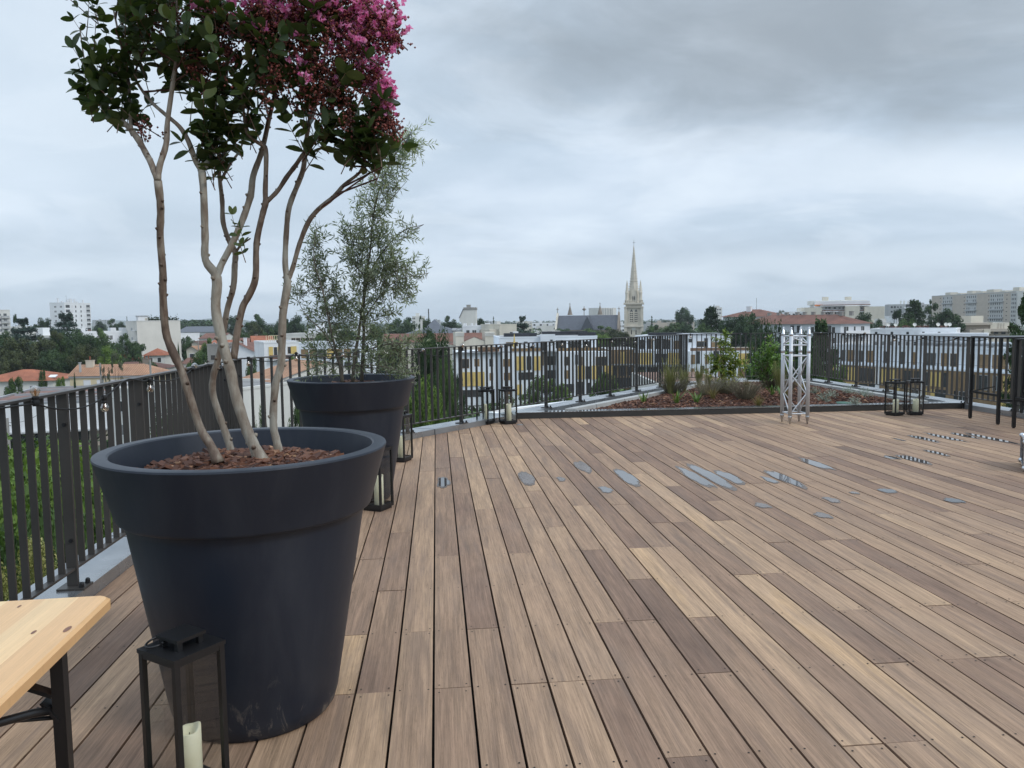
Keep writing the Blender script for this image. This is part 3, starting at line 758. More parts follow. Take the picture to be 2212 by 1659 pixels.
for (kx, ky, kr) in ((.05, .19, .004), (.13, .33, .004), (.10, .42, .005), (.215, .02, .008), (.22, .085, .005), (.36, .26, .005), (.20, .25, .004), (.33, .47, .006), (.47, .18, .007)):
    kn = MB(); kn.add([(kx+kr*2.2*math.cos(2*PI*k/10), sgn*ky+kr*.8*math.sin(2*PI*k/10), TZ+.0006) for k in range(10)], [tuple(range(10))]); kn.build('wood_knot', [mk('knot_brown', (0.20, 0.085, 0.045), 0.4, 0.25, 60)], top_o)
for xx in (0.275, TL-0.275):
    for yy in (0.016, TW-0.016):
        lg = MB(); lg.box(xx-.0125, sgn*yy-.0125, 0.0, xx+.0125, sgn*yy+.0125, TZ-TT); lg.build('leg', [M_black], tb)
    s1 = 1 if xx < 1 else -1
    cr_ = MB(); cr_.box(xx-.010, min(sgn*.029, sgn*(TW-.029)), 0.30, xx+.010, max(sgn*.029, sgn*(TW-.029)), 0.325); cr_.build('crossbar', [M_black], tb)
    for k_, (ya, yb) in enumerate(((.029, .30), (TW-.029, .302))):
        br = MB(); br.bar((xx, sgn*ya, 0.655), (xx+s1*.004, sgn*(.21 if k_ == 0 else TW-.21), TZ-TT-.006), .024, .008); br.build('brace', [M_black], tb)
        br = MB(); br.tube([(xx, sgn*ya, .622), (xx+s1*.03, sgn*(ya+(.03 if k_ == 0 else -.03)), .632), (xx+s1*.40, sgn*(yb-.06 if k_ == 0 else yb+.06), TZ-TT-.010)], .009, 8); br.build('brace', [M_black], tb, True)
        pl = MB(); pl.bar((xx, sgn*(ya-.012 if k_ == 0 else ya+.012), .60), (xx, sgn*(ya+.02 if k_ == 0 else ya-.02), .645), .03, .007); pl.build('gusset_plate', [M_black], tb)
    rd = MB(); rd.tube([(xx, sgn*.029, .605), (xx, sgn*(TW-.029), .605)], .0045, 8); rd.build('tie_rod', [M_black], tb, True)

# high tables at the far right ---------------------------------------------------
M_htop = mk('pale_table_edge', (0.62, 0.60, 0.57), 0.4, 0.08, 4)
def high_table(loc, rz, label, w, l, ztop):
    t = thing('high_table', label, 'high table', loc, rz, 'black high tables by the far railing')
    tp_ = MB(); tp_.box(-0.02, -0.02, ztop-.02, l+.02, w+.02, ztop); tp_.build('tabletop', [M_black], t)
    ed = MB(); ed.box(-0.024, -0.0235, ztop-.004, l+.022, -0.0205, ztop-.001); 
    for (x, y) in ((0, 0), (0, w), (l, 0), (l, w)):
        lg = MB(); lg.box(x-.0175, y-.0175, 0.012, x+.0175, y+.0175, ztop-.02); lg.disc((x, y, 0.012), .012); lg.tube([(x, y, 0), (x, y, .013)], .017, 10); lg.build('leg', [M_black], t)
    b_ = MB(); b_.box(-.012, .0215, .36, .012, w-.0215, .39); b_.build('brace', [M_black], t)
    b_ = MB(); b_.box(l-.012, .0215, .36, l+.012, w-.0215, .39); b_.build('brace', [M_black], t)
    b_ = MB(); b_.box(.0215, -.012, .295, l-.0215, .012, .325); b_.build('footrest', [M_black], t)
    b_ = MB(); b_.bar((.0, w*0.95, .38), (.18, w*0.6, .46), .014, .014); b_.build('strut', [M_black], t)
    return t
high_table((6.275, 9.915, 0), math.radians(-1), 'black high table whose two slim legs stand farther from the camera', 0.625, 0.70, 1.13)
high_table((6.262, 9.02, 0), math.radians(-1), 'black high table cut by the frame, with the leg nearest the camera', 0.575, 0.70, 1.12)

# aluminium truss ------------------------------------------------------------------
M_alu = mk('brushed_aluminium', (0.53, 0.55, 0.575), 0.5, 0.06, 12, metal=0.4)
M_alu2 = mk('worn_aluminium_joint', (0.52, 0.53, 0.55), 0.3, 0.15, 20, metal=0.9)
tr = thing('lighting_truss', 'upright silver aluminium truss section standing on the deck', 'truss', (3.797, 10.33, 0), math.radians(5))
s = 0.121; TH = 1.20
cor = [(-s, -s), (s, -s), (s, s), (-s, s)]
for x, y in cor:
    c = MB(); c.tube([(x, y, 0.075), (x, y, TH)], 0.0245, 16); c.build('chord', [M_alu], tr, True)
    c = MB(); c.lathe([(0.0001, 0), (.010, 0), (.012, .03), (.017, .034), (.019, .072), (.0255, .075), (.0255, .105), (.0246, .106)], 14, c=(x, y, 0)); c.build('foot_spigot', [M_alu2], tr, True)
    c = MB(); c.lathe([(.0246, TH-.03), (.0255, TH-.03), (.0255, TH), (.019, TH+.004), (.017, TH+.040), (.011, TH+.044), (.012, TH+.075), (.007, TH+.086), (.0001, TH+.087)], 14, c=(x, y, 0))
    c.build('top_spigot', [M_alu2], tr, True)
    c = MB(); c.lathe([(.0247, .938), (.0262, .939), (.0262, .985), (.0247, .986)], 14, c=(x, y, 0)); c.build('coupler_sleeve', [M_alu2], tr, True)
for i in range(4):
    a, b = Vector((*cor[i], 0)), Vector((*cor[(i+1) % 4], 0)); d = (b-a).normalized(); a, b = a+d*.024, b-d*.024
    br = MB(); r_ = 0.0085
    for z in (0.135, 0.905, 1.045, 1.165): br.tube([a+Vector((0, 0, z)), b+Vector((0, 0, z))], r_, 8, cap=False)
    zs = [0.155, 0.395, 0.635, 0.885]
    for k in range(3):
        p, q = (a, b) if (k+i) % 2 == 0 else (b, a)
        br.tube([p+Vector((0, 0, zs[k])), q+Vector((0, 0, zs[k+1]))], r_, 8, cap=False)
    br.tube([a+Vector((0, 0, 1.065 if i % 2 else 1.15)), b+Vector((0, 0, 1.15 if i % 2 else 1.065))], r_, 8, cap=False)
    br.build('lattice_brace', [M_alu], tr, True)

# flight case at the right edge --------------------------------------------------------
fc = thing('flight_case', 'black flight case with silver edges, just entering the frame', 'flight case', (4.60, 6.87, 0), math.radians(-30))
c = MB(); c.box(.01, .01, .03, .56, .46, .275); bevel(c.build('case_body', [mk('case_laminate', (0.016, 0.016, 0.022), 0.55, 0.2, 40, 0.2)], fc), .004)
ed = MB(); e_ = .016
for x in (0, .57):
    for y in (0, .47): ed.box(x-e_/2+.002, y-e_/2+.002, .028, x+e_+.004, y+e_+.004, .278)
for z in (.024, .262):
    for y in (-.004, .454): ed.box(.0, y, z, .57, y+e_+.006, z+e_+.004)
    for x in (-.004, .552): ed.box(x, .0, z+.001, x+e_+.006, .47, z+e_+.003)
ed.build('edge_trim', [M_alu2], fc)
for x in (0.006, .566):
    for y in (0.006, .466):
        for z in (.034, .272):
            b_ = MB(); b_.ball((x, y, z), .026, 12, 8); b_.build('ball_corner', [M_alu2], fc, True)
for x in (.08, .49):
    for y in (.08, .39):
        b_ = MB(); b_.box(x-.02, y-.02, 0, x+.02, y+.02, .03); b_.build('foot', [M_black], fc)

# festoon lights -----------------------------------------------------------------------
M_bulb = None
def bulbmat():
    m, nt, b, out = nodes_of('clear_bulb_glass')
    tr = N(nt, 'ShaderNodeBsdfTransparent'); tr.inputs[0].default_value = (0.80, 0.71, 0.60, 1)
    gl = N(nt, 'ShaderNodeBsdfGlossy'); gl.inputs['Roughness'].default_value = 0.05
    lw = N(nt, 'ShaderNodeLayerWeight'); lw.inputs[0].default_value = 0.5
    mx = N(nt, 'ShaderNodeMixShader'); nt.links.new(math_(nt, 'ADD', math_(nt, 'MULTIPLY', math_(nt, 'POWER', lw.outputs['Facing'], 1.5), .75), .14, True), mx.inputs[0])
    nt.links.new(tr.outputs[0], mx.inputs[1]); nt.links.new(gl.outputs[0], mx.inputs[2]); nt.links.new(mx.outputs[0], out.inputs['Surface']); nt.nodes.remove(b)
    return m
M_bulb = bulbmat(); M_fil = mk('amber_filament', (0.42, 0.20, 0.06), 0.3, 0.2, 60); M_cable = mk('black_cable', (0.012, 0.012, 0.012), 0.6, 0.2, 30)
def festoon(a, b, items, label, cable_end=None):
    d = (b-a).normalized(); n = inward(a, b)
    t = thing('string_lights', label, 'string lights', a, math.atan2(d.y, d.x), 'string lights tied along the railings')
    pl = a+n*0.035; pts = []; socks = []
    for (px, py, kind) in items:
        w_ = onplane(px, py, pl, n)-a
        x, z = w_.dot(d), w_.z
        if kind == 'up': s0, dr = Vector((x, -.036, z-.062)), Vector((0, 0, 1))
        elif kind == 'down': s0, dr = Vector((x, -.036, z+.062)), Vector((0, 0, -1))
        elif kind == 'right': s0, dr = Vector((x-.055, -.036, z-.02)), Vector((.92, 0, .39))
        else: s0, dr = Vector((x+.055, -.036, z+.015)), Vector((-.95, 0, -.3))
        socks.append((s0, dr)); pts.append(s0)
    pts.sort(key=lambda p: p.x)
    full = []
    for i in range(len(pts)-1):
        p, q = pts[i], pts[i+1]; L = (q-p).length; sag = min(.03+.05*L*rs.random(), .07)
        tie = p.lerp(q, .5); lift = rs.random() < .5
        for k in range(8):
            tt = k/8; c_ = p.lerp(q, tt); c_.z -= sag*4*tt*(1-tt) if not lift else -max(0, (RAILZ+.004-c_.z))*math.sin(PI*tt)**2
            c_.y = -.032-.006*math.sin(PI*tt); full.append(c_)
    full.append(pts[-1])
    full = [Vector((max(0.02, pts[0].x-.5), -.034, RAILZ-.01))]+full+[Vector((min(pts[-1].x+.4, (b-a).length), -.034, RAILZ-.01))]
    cb_ = MB(); cb_.tube(full, .0042, 6); cb_.build('cable', [M_cable], t, True)
    for s0, dr in socks:
        bm_ = MB()
        sx = dr.orthogonal().normalized(); sy = dr.cross(sx)
        def lat(mb, prof, m, nn=14):
            b0 = len(mb.v)
            for r_, h_ in prof:
                for k in range(nn):
                    an = 2*PI*k/nn; p = s0+dr*h_+sx*(r_*math.cos(an))+sy*(r_*math.sin(an)); mb.v.append(tuple(p))
            for i in range(len(prof)-1):
                for k in range(nn):
                    k2 = (k+1) % nn; mb.f.append((b0+i*nn+k, b0+i*nn+k2, b0+(i+1)*nn+k2, b0+(i+1)*nn+k)); mb.m.append(m); mb.t.append(.5); mb.uv.append(None)
        lat(bm_, [(.010, .030), (.0135, .036)]+[(.0225*math.sin(a_), .0605-.0225*math.cos(a_)) for a_ in (0.9, 1.2, 1.57, 1.9, 2.2, 2.5, 2.8, 3.13)], 0)
        lat(bm_, [(.003, .036), (.0045, .042), (.0050, .060), (.003, .066), (.001, .068)], 1, 8)
        bo = bm_.build('bulb', [M_bulb, M_fil], t, True)
        sm = MB(); lat(sm, [(.0001, -.012), (.014, -.012), (.016, -.004), (.016, .012), (.0125, .016), (.0125, .020), (.0155, .024), (.0155, .032), (.011, .034)], 0, 12)
        sm.build('socket', [M_cable], bo, True)
festoon(pA, pB, [(75, 843, 'up'), (226, 882, 'down'), (324, 841, 'down'), (420, 791, 'right'), (480, 791, 'right')], 'string lights on the railing beside the large pots')
festoon(pB, pC, [(537, 787, 'down'), (640, 776, 'down'), (740, 768, 'right'), (830, 763, 'down'), (913.6, 757, 'right'), (999, 746, 'up'), (1083, 748, 'right'), (1152, 747, 'right'), (1214.5, 745, 'down'), (1266, 748, 'down'), (1321.6, 739, 'down'), (1372, 740, 'right'), (1411, 734, 'down'), (1447, 734, 'down')],
        'string lights on the long slanting railing')
festoon(pC, pE, [(1491.5, 728, 'down'), (1571, 728, 'down'), (1653.7, 729, 'right')], 'string lights on the short railing behind the bed')
festoon(pE, pF, [(1774, 720, 'right'), (1819, 723, 'left'), (1868.5, 720, 'right'), (1931.8, 735, 'down'), (1989.7, 732, 'left'), (2060.6, 733, 'left'), (2144.6, 729, 'left')], 'string lights on the railing behind the high tables')
# ---------------------------------------------------------------- potted trees and bed plants
def leaf(mb, b, d, n, L, W, t, m=0, shape='oval', fold=0.18, droop=0.15):
    d = d.normalized(); s_ = d.cross(n)
    if s_.length < 1e-4: s_ = d.orthogonal()
    s_.normalize(); u_ = s_.cross(d)
    P = lambda x, y, z: b + d*(x*L) + s_*(y*W) + u_*(z*L)
    if shape == 'oval':
        z1, z2, z3 = 0.02, -droop*0.3, -droop
        f2 = fold*.2; zz = lambda x: z1*(1-x)-droop*x*x
        sd = ((.10, .24), (.30, .44), (.55, .50), (.80, .36), (.94, .16))
        vs = [P(0, 0, 0)]+[P(x, y, zz(x)+f2*(y/.5)) for x, y in sd]+[P(1, 0, zz(1))]+[P(x, -y, zz(x)+f2*(y/.5)) for x, y in reversed(sd)]+[P(x, 0, zz(x)) for x, y in sd]
        mb.add(vs, [(0, 1, 12), (1, 2, 13, 12), (2, 3, 14, 13), (3, 4, 15, 14), (4, 5, 16, 15), (5, 6, 16), (0, 12, 11), (11, 12, 13, 10), (10, 13, 14, 9), (9, 14, 15, 8), (8, 15, 16, 7), (7, 16, 6)], m, t)
    else:
        vs = [P(0, 0, 0), P(.45, .5, fold*.1-droop*.2), P(1, 0, -droop), P(.45, -.5, fold*.1-droop*.2), P(.5, 0, -droop*.25)]
        mb.add(vs, [(0, 1, 4), (1, 2, 4), (0, 4, 3), (3, 4, 2)], m, t)
def rdir(rg, up=0.0):
    while True:
        v = Vector((rg.uniform(-1, 1), rg.uniform(-1, 1), rg.uniform(-1, 1)))
        if 0.05 < v.length < 1: break
    v.normalize(); v.z += up
    return v.normalized()
def sprig(lm, sm, p, d, length, pairs, L, W, rg, shape='oval', tone=0.5, spread=0.9, bend=0.25, sr=0.0022, dr=.15, upnorm=True):
    """a curved twig with opposite leaves"""
    pts = [Vector(p)]; dd = Vector(d); side = rdir(rg)
    n = max(3, pairs)
    for i in range(n):
        dd = (dd+Vector((0, 0, bend/n))+side*(0.12/n)).normalized()
        pts.append(pts[-1]+dd*(length/n))
    if sm is not None: sm.tube(pts, [sr*(1-.6*i/n) for i in range(n+1)], 4, 0, rg.random(), cap=False)
    ax = dd.orthogonal().normalized()
    for i in range(1, n+1):
        q = pts[i]; t0 = (pts[i]-pts[i-1]).normalized()
        ax = (ax-t0*ax.dot(t0)).normalized(); bx_ = t0.cross(ax)
        a = rg.uniform(0, PI) if i % 2 else rg.uniform(0, PI)
        for k in (0, 1):
            o = ax*math.cos(a+PI*k)+bx_*math.sin(a+PI*k)
            ld = (t0*(1-spread*.55)+o*spread+Vector((0, 0, rg.uniform(-.25, .25)))).normalized()
            nn = (Vector((0, 0, 1))*(.8 if upnorm else .2)+rdir(rg)*.6).normalized()
            leaf(lm, q, ld, nn, L*rg.uniform(.65, 1.15), W*rg.uniform(.75, 1.15), min(1, max(0, rg.gauss(tone, .2))), 0, shape, droop=dr*rg.uniform(.2, 2))
    leaf(lm, pts[-1], dd, rdir(rg), L*.8, W*.8, min(1, max(0, rg.gauss(tone+.1, .2))), 0, shape, droop=dr)
    return pts
def barkskin(name, cols, sc=1.0):
    m, nt, b, out = nodes_of(name)
    tc = N(nt, 'ShaderNodeTexCoord').outputs['Object']
    a = N(nt, 'ShaderNodeAttribute', attribute_name='tint').outputs['Fac']
    f = noise(nt, mapping(nt, tc, (30*sc, 30*sc, 10*sc)), 1.0, 7, 0.62, 0.25)
    f = math_(nt, 'ADD', math_(nt, 'MULTIPLY', math_(nt, 'SUBTRACT', f, 0.5), 2.5), a)
    r = ramp(nt, [(i/(len(cols)-1), c) for i, c in enumerate(cols)]); nt.links.new(f, r.inputs[0]); nt.links.new(r.outputs[0], b.inputs['Base Color'])
    b.inputs['Roughness'].default_value = 0.62; b.inputs['Specular IOR Level'].default_value = 0.3
    bn = N(nt, 'ShaderNodeBump'); bn.inputs['Strength'].default_value = 0.4; bn.inputs['Distance'].default_value = 0.004
    nt.links.new(noise(nt, mapping(nt, tc, (40*sc, 40*sc, 12*sc)), 1.0, 4), bn.inputs['Height']); nt.links.new(bn.outputs[0], b.inputs['Normal'])
    return m
M_myrtbark = barkskin('smooth_mottled_bark', [(0.085, 0.056, 0.040), (0.145, 0.105, 0.078), (0.205, 0.168, 0.130), (0.265, 0.232, 0.188), (0.33, 0.308, 0.258)])
M_myrtleaf = leafmat('dark_glossy_leaf', (0.022, 0.036, 0.012), (0.048, 0.078, 0.026), (0.10, 0.125, 0.045), 0.30, 0.42, 0.3)
M_bud = mk('red_brown_bud', (0.20, 0.058, 0.046), 0.5, 0.4, 90)
M_petal = leafmat('pink_petal', (0.76, 0.19, 0.47), (0.86, 0.31, 0.60), (0.92, 0.48, 0.72), 0.50, 0.6, 0.2, (1.0, 1.0, 0.88))
rt = random.Random(21)
MY = thing('flowering_tree', 'multi stemmed tree with dark leaves and pink blossom in the front pot', 'tree', (POT1.x, POT1.y, 0))
def W2(px, py, Y): return at(px, py, Y)-POT1
def catmull(pts, n=5):
    P = [pts[0]*2-pts[1]]+pts+[pts[-1]*2-pts[-2]]; out = []
    for i in range(1, len(P)-2):
        for k in range(n):
            t = k/n; a, b, c, d = P[i-1], P[i], P[i+1], P[i+2]
            out.append(.5*((2*b)+(c-a)*t+(2*a-5*b+4*c-d)*t*t+(3*b-a-3*c+d)*t*t*t))
    out.append(pts[-1]); return out
# stems traced as (x, y, depth, radius mm, bark tone)
ST = [
 [(472, 1000, 2.66, 15, .30), (455, 962, 2.67, 14.5, .32), (433, 926, 2.68, 14, .35), (411, 861, 2.68, 14, .32), (392, 801, 2.68, 13.5, .22), (372, 757, 2.68, 14, .10), (358, 716, 2.68, 13, .08), (352, 638, 2.67, 12.5, .18), (352, 590, 2.66, 12, .30), (346, 512, 2.64, 12, .40), (347, 449, 2.62, 12, .45), (341, 390, 2.60, 12.5, .5)],
 [(341, 390, 2.60, 11, .5), (325, 349, 2.64, 10, .5), (319, 338, 2.67, 10, .4), (295, 296, 2.71, 10, .45), (265, 262, 2.74, 8.5, .5), (231, 232, 2.77, 6, .45), (205, 199, 2.81, 4, .4), (186, 150, 2.85, 3, .3), (172, 60, 2.88, 2, .3)],
 [(283, 280, 2.71, 7, .45), (282, 258, 2.74, 6.5, .5), (280, 215, 2.77, 6, .5), (276, 165, 2.80, 5.5, .4), (262, 100, 2.83, 4, .3), (245, 20, 2.86, 3, .3)],
 [(341, 390, 2.60, 10, .5), (345, 358, 2.62, 9.5, .4), (359, 311, 2.64, 9, .35), (362, 262, 2.66, 8.5, .45), (374, 176, 2.68, 7, .4), (384, 90, 2.70, 5, .3), (380, -20, 2.72, 3, .3)],
 [(566, 1000, 2.74, 20, .75), (545, 955, 2.74, 19, .72), (530, 920, 2.74, 18.5, .7), (508, 850, 2.74, 18, .72), (497, 797, 2.74, 18, .8), (478, 730, 2.74, 17, .88), (466, 665, 2.74, 16.5, .92), (468, 600, 2.74, 16.5, .85), (444, 562, 2.73, 13, .75), (443, 512, 2.73, 12.5, .6), (440, 418, 2.72, 12.5, .7), (436, 368, 2.72, 13, .9)],
 [(436, 368, 2.72, 10.5, .92), (422, 346, 2.71, 9.5, .9), (407, 305, 2.70, 8.5, .75), (388, 274, 2.70, 7.5, .6), (358, 248, 2.72, 6.5, .5), (325, 218, 2.75, 5.5, .4), (295, 176, 2.78, 4.5, .35), (272, 120, 2.8, 3, .3)],
 [(436, 368, 2.72, 11, .92), (449, 350, 2.73, 10.5, .9), (463, 318, 2.75, 10, .9), (475, 277, 2.77, 9.5, .85), (482, 225, 2.79, 8, .6), (488, 150, 2.81, 6, .4), (500, 50, 2.83, 4, .3)],
 [(468, 600, 2.74, 12, .85), (478, 572, 2.76, 11.5, .8), (500, 530, 2.78, 11.5, .75), (522, 480, 2.80, 11.5, .7), (541, 424, 2.82, 12, .6), (547, 380, 2.83, 11, .7), (563, 335, 2.85, 10, .6), (572, 300, 2.86, 9, .5), (580, 262, 2.87, 8, .4), (596, 190, 2.88, 6.5, .3), (606, 100, 2.9, 5, .3), (600, -10, 2.9, 3, .3)],
 [(505, 775, 2.75, 12, .35), (510, 736, 2.76, 12, .30), (513, 715, 2.77, 12, .25), (524, 664, 2.78, 12, .15), (538, 638, 2.78, 12, .12), (552, 600, 2.78, 11, .08), (554, 527, 2.78, 10.5, .10), (566, 468, 2.78, 10.5, .14), (574, 437, 2.78, 10.5, .18), (573, 415, 2.78, 8.5, .22), (575, 345, 2.78, 8, .25), (572, 318, 2.78, 8.5, .2), (557, 308, 2.77, 6, .18), (535, 291, 2.75, 5, .15), (528, 262, 2.74, 4.5, .1), (525, 200, 2.72, 3.5, .1)],
 [(575, 437, 2.78, 8, .2), (600, 412, 2.80, 7.5, .2), (619, 383, 2.81, 8, .15), (638, 358, 2.82, 8, .15), (657, 330, 2.83, 7, .3), (682, 299, 2.84, 6.5, .35), (710, 280, 2.85, 6, .3), (738, 266, 2.86, 5.5, .3), (770, 235, 2.88, 4, .25), (795, 170, 2.9, 3, .2), (810, 80, 2.9, 2, .2)],
 [(500, 1003, 2.92, 15, .6), (497, 966, 2.92, 14, .6), (475, 901, 2.92, 13, .55), (460, 851, 2.92, 12.5, .5), (461, 813, 2.92, 12, .45), (471, 776, 2.92, 12, .45), (480, 735, 2.92, 11, .5), (490, 672, 2.92, 10.5, .5), (504, 621, 2.92, 10.5, .5), (507, 574, 2.92, 10.5, .5), (508, 545, 2.92, 10.5, .45), (494, 518, 2.92, 9, .3), (482, 480, 2.92, 9, .25), (480, 434, 2.92, 8.5, .25), (475, 390, 2.92, 7.5, .3), (472, 349, 2.92, 6.5, .35), (480, 280, 2.94, 5, .3), (470, 190, 2.96, 4, .3)],
 [(476, 392, 2.92, 5.5, .3), (487, 372, 2.93, 5.5, .35), (500, 350, 2.95, 5, .4), (519, 322, 2.98, 4, .3), (540, 260, 3.0, 3, .3)],
 [(508, 548, 2.92, 5, .25), (520, 530, 2.91, 4, .2), (541, 515, 2.9, 2.6, .15)],
 [(606, 998, 2.86, 15, .72), (598, 955, 2.86, 14, .72), (591, 922, 2.86, 13.5, .7), (591, 877, 2.86, 13.5, .7), (596, 827, 2.86, 13.5, .72), (607, 789, 2.86, 13.5, .72), (609, 739, 2.86, 13.5, .65), (611, 680, 2.86, 14, .45), (619, 628, 2.86, 14, .7), (621, 607, 2.86, 13, .75), (616, 568, 2.86, 10, .65), (619, 496, 2.86, 9.5, .65), (625, 446, 2.87, 9.5, .7), (644, 396, 2.88, 9.5, .55), (656, 360, 2.89, 8.5, .5), (663, 293, 2.9, 8.5, .45), (672, 249, 2.91, 8, .45), (690, 180, 2.92, 6, .35), (705, 90, 2.93, 4, .3), (700, -10, 2.93, 3, .3)],
 [(621, 607, 2.86, 9, .7), (632, 580, 2.86, 8.5, .4), (647, 527, 2.86, 8.5, .4), (666, 480, 2.85, 8.5, .45), (688, 452, 2.85, 8.5, .5), (719, 427, 2.84, 8, .5), (744, 399, 2.83, 6.5, .35), (772, 377, 2.82, 5.5, .3), (794, 352, 2.81, 4, .2), (815, 300, 2.80, 3, .15), (832, 230, 2.79, 2.2, .1)]]
tk = MB(); nodes = []
for st in ST:
    pts = catmull([W2(x, y, Y) for x, y, Y, r_, t in st], 4); k = len(st)
    rad, ton = [], []
    for i in range(len(pts)):
        f_ = i/4; a = min(int(f_), k-2); u_ = f_-a
        rr = (st[a][3]*(1-u_)+st[a+1][3]*u_)/1000*1.02
        rad.append(rr*(1+.07*rt.uniform(-1, 1))); ton.append(st[a][4]*(1-u_)+st[a+1][4]*u_)
    for i in range(len(pts)):
        if pts[i].z > 1.78: nodes.append((pts[i], rad[i]))
    if st[0][1] > 990: rad[:5] = [r_*q for r_, q in zip(rad[:5], (1.55, 1.3, 1.15, 1.07, 1.03))]
    b0 = len(tk.f); tk.tube(pts, rad, 12)
    for i in range(len(pts)-1):
        for j in range(12): tk.t[b0+i*12+j] = ton[i]
    for i in range(2, len(pts)-2):                       # knots and pruned stubs
        if rt.random() < .34:
            o = rdir(rt); d = (pts[i+1]-pts[i]).normalized(); o = (o-d*o.dot(d)).normalized()
            q = pts[i]+o*rad[i]*.8; tk.tube([q, q+o*rad[i]*.45+d*rad[i]*.3, q+o*rad[i]*.55+d*rad[i]*.4], [rad[i]*.5, rad[i]*.33, rad[i]*.18], 7, 0, max(0, ton[i]-.2))
tk.build('trunk', [M_myrtbark], MY, True)
lv, tw, bd, pt_ = MB(), MB(), MB(), MB()
def blob3(cx, cy, rx, ry, Y, thick=1.0):
    c = W2(cx, cy, Y); k = Y/FOC
    return c, rx*k, ry*k, max(rx, ry)*k*thick
MYB = [((315, 95, 85, 75), 19), ((270, 30, 70, 60), 11), ((255, 165, 45, 42), 10), ((218, 208, 26, 42), 10), ((228, 165, 28, 38), 7), ((360, 165, 75, 60), 15), ((425, 90, 110, 90), 26), ((430, 215, 60, 50), 11), ((475, 290, 45, 45), 10), ((520, 155, 80, 70), 18), ((565, 215, 60, 42), 11), ((545, 285, 30, 26), 6),
       ((620, 130, 90, 70), 20), ((640, 205, 60, 42), 13), ((705, 220, 55, 38), 12), ((700, 285, 30, 28), 8), ((665, 315, 22, 34), 7), ((755, 305, 45, 45), 16), ((790, 300, 42, 55), 14), ((800, 355, 35, 30), 10), ((560, 40, 120, 70), 20), ((480, 0, 150, 80), 22), ((690, 30, 100, 80), 12), ((335, 10, 100, 60), 18),
       ((277, 250, 30, 22), 7), ((250, 268, 22, 20), 5), ((455, 375, 18, 26), 5), ((425, 330, 28, 40), 9), ((470, 345, 40, 30), 10), ((500, 325, 35, 28), 9), ((300, 268, 22, 22), 5), ((195, 45, 14, 42), 4), ((212, 100, 12, 26), 2), ((530, 495, 12, 55), 4), ((815, 330, 25, 40), 8), ((440, -110, 260, 90), 60), ((640, -100, 180, 80), 34)]
for (cx, cy, rx, ry), n in MYB:
    c, ax_, az_, ay_ = blob3(cx, cy, rx, ry, 2.75, .95)
    for _ in range(max(2, round(n*.50))):
        v = rdir(rt)*rt.random()**.4
        p = c+Vector((v.x*ax_, v.y*ay_, v.z*az_))
        d = (Vector((v.x*.5, v.y*.5, 0))+rdir(rt)*.55+Vector((0, 0, .75))).normalized()
        small = ry < 60 and rx < 20
        L = 0.062 if not small else .038
        npair = rt.randint(3, 6)
        sprig(lv, tw, p-d*.06, d, .036*npair, npair, L, L*.54, rt, 'oval', .42 if cy > 60 else .5, bend=.1)
        if rt.random() < .40 and nodes:                  # a thin branch back to the nearest stem below
            cand = [q for q in rt.sample(nodes, min(60, len(nodes))) if q[0].z < p.z+.02]
            if cand:
                q = min(cand, key=lambda q: (q[0]-p).length)[0]
                if (q-p).length < .30 and (p.z-q.z) > .05: tw.tube(catmull([q, q.lerp(p-d*.06, .5)+Vector((0, 0, .0)), p-d*.06], 3), [.0042, .004, .0036, .0034, .0032, .003, .0024], 5, 0, rt.uniform(.0, .35), cap=False)
# flower heads: red-brown buds, pink crinkled petals
PAN = [((700, 120, 85, 95), 34, .25), ((660, 80, 60, 60), 14, .15), ((760, 70, 75, 60), 34, .85), ((800, 30, 70, 35), 34, 1.0), ((720, 15, 70, 30), 26, .9), ((845, 55, 25, 40), 16, .8), ((790, 130, 55, 60), 22, .35), ((815, 190, 30, 45), 20, .8), ((835, 215, 16, 35), 12, .8), ((825, 245, 30, 18), 10, .15), ((845, 265, 22, 12), 6, 0),
       ((640, 30, 60, 40), 24, .65), ((560, 35, 60, 50), 20, .40), ((490, 35, 60, 40), 12, .25), ((600, 10, 120, 30), 26, .75), ((440, 8, 90, 22), 10, .45), ((530, 70, 110, 50), 20, .15), ((600, 165, 80, 50), 14, .05), ((450, 140, 60, 50), 9, .05), ((660, 190, 60, 40), 10, .05), ((500, 130, 30, 30), 4, .2), ((600, 90, 30, 60), 8, .1), ((420, 110, 45, 40), 6, .0), ((350, 25, 60, 25), 7, .15), ((730, 170, 60, 40), 14, .02), ((700, -60, 140, 50), 50, .9), ((520, -120, 200, 60), 30, .6), ((755, 265, 12, 25), 3, 0), ((300, 258, 14, 10), 3, 0), ((700, 200, 40, 25), 6, 0)]
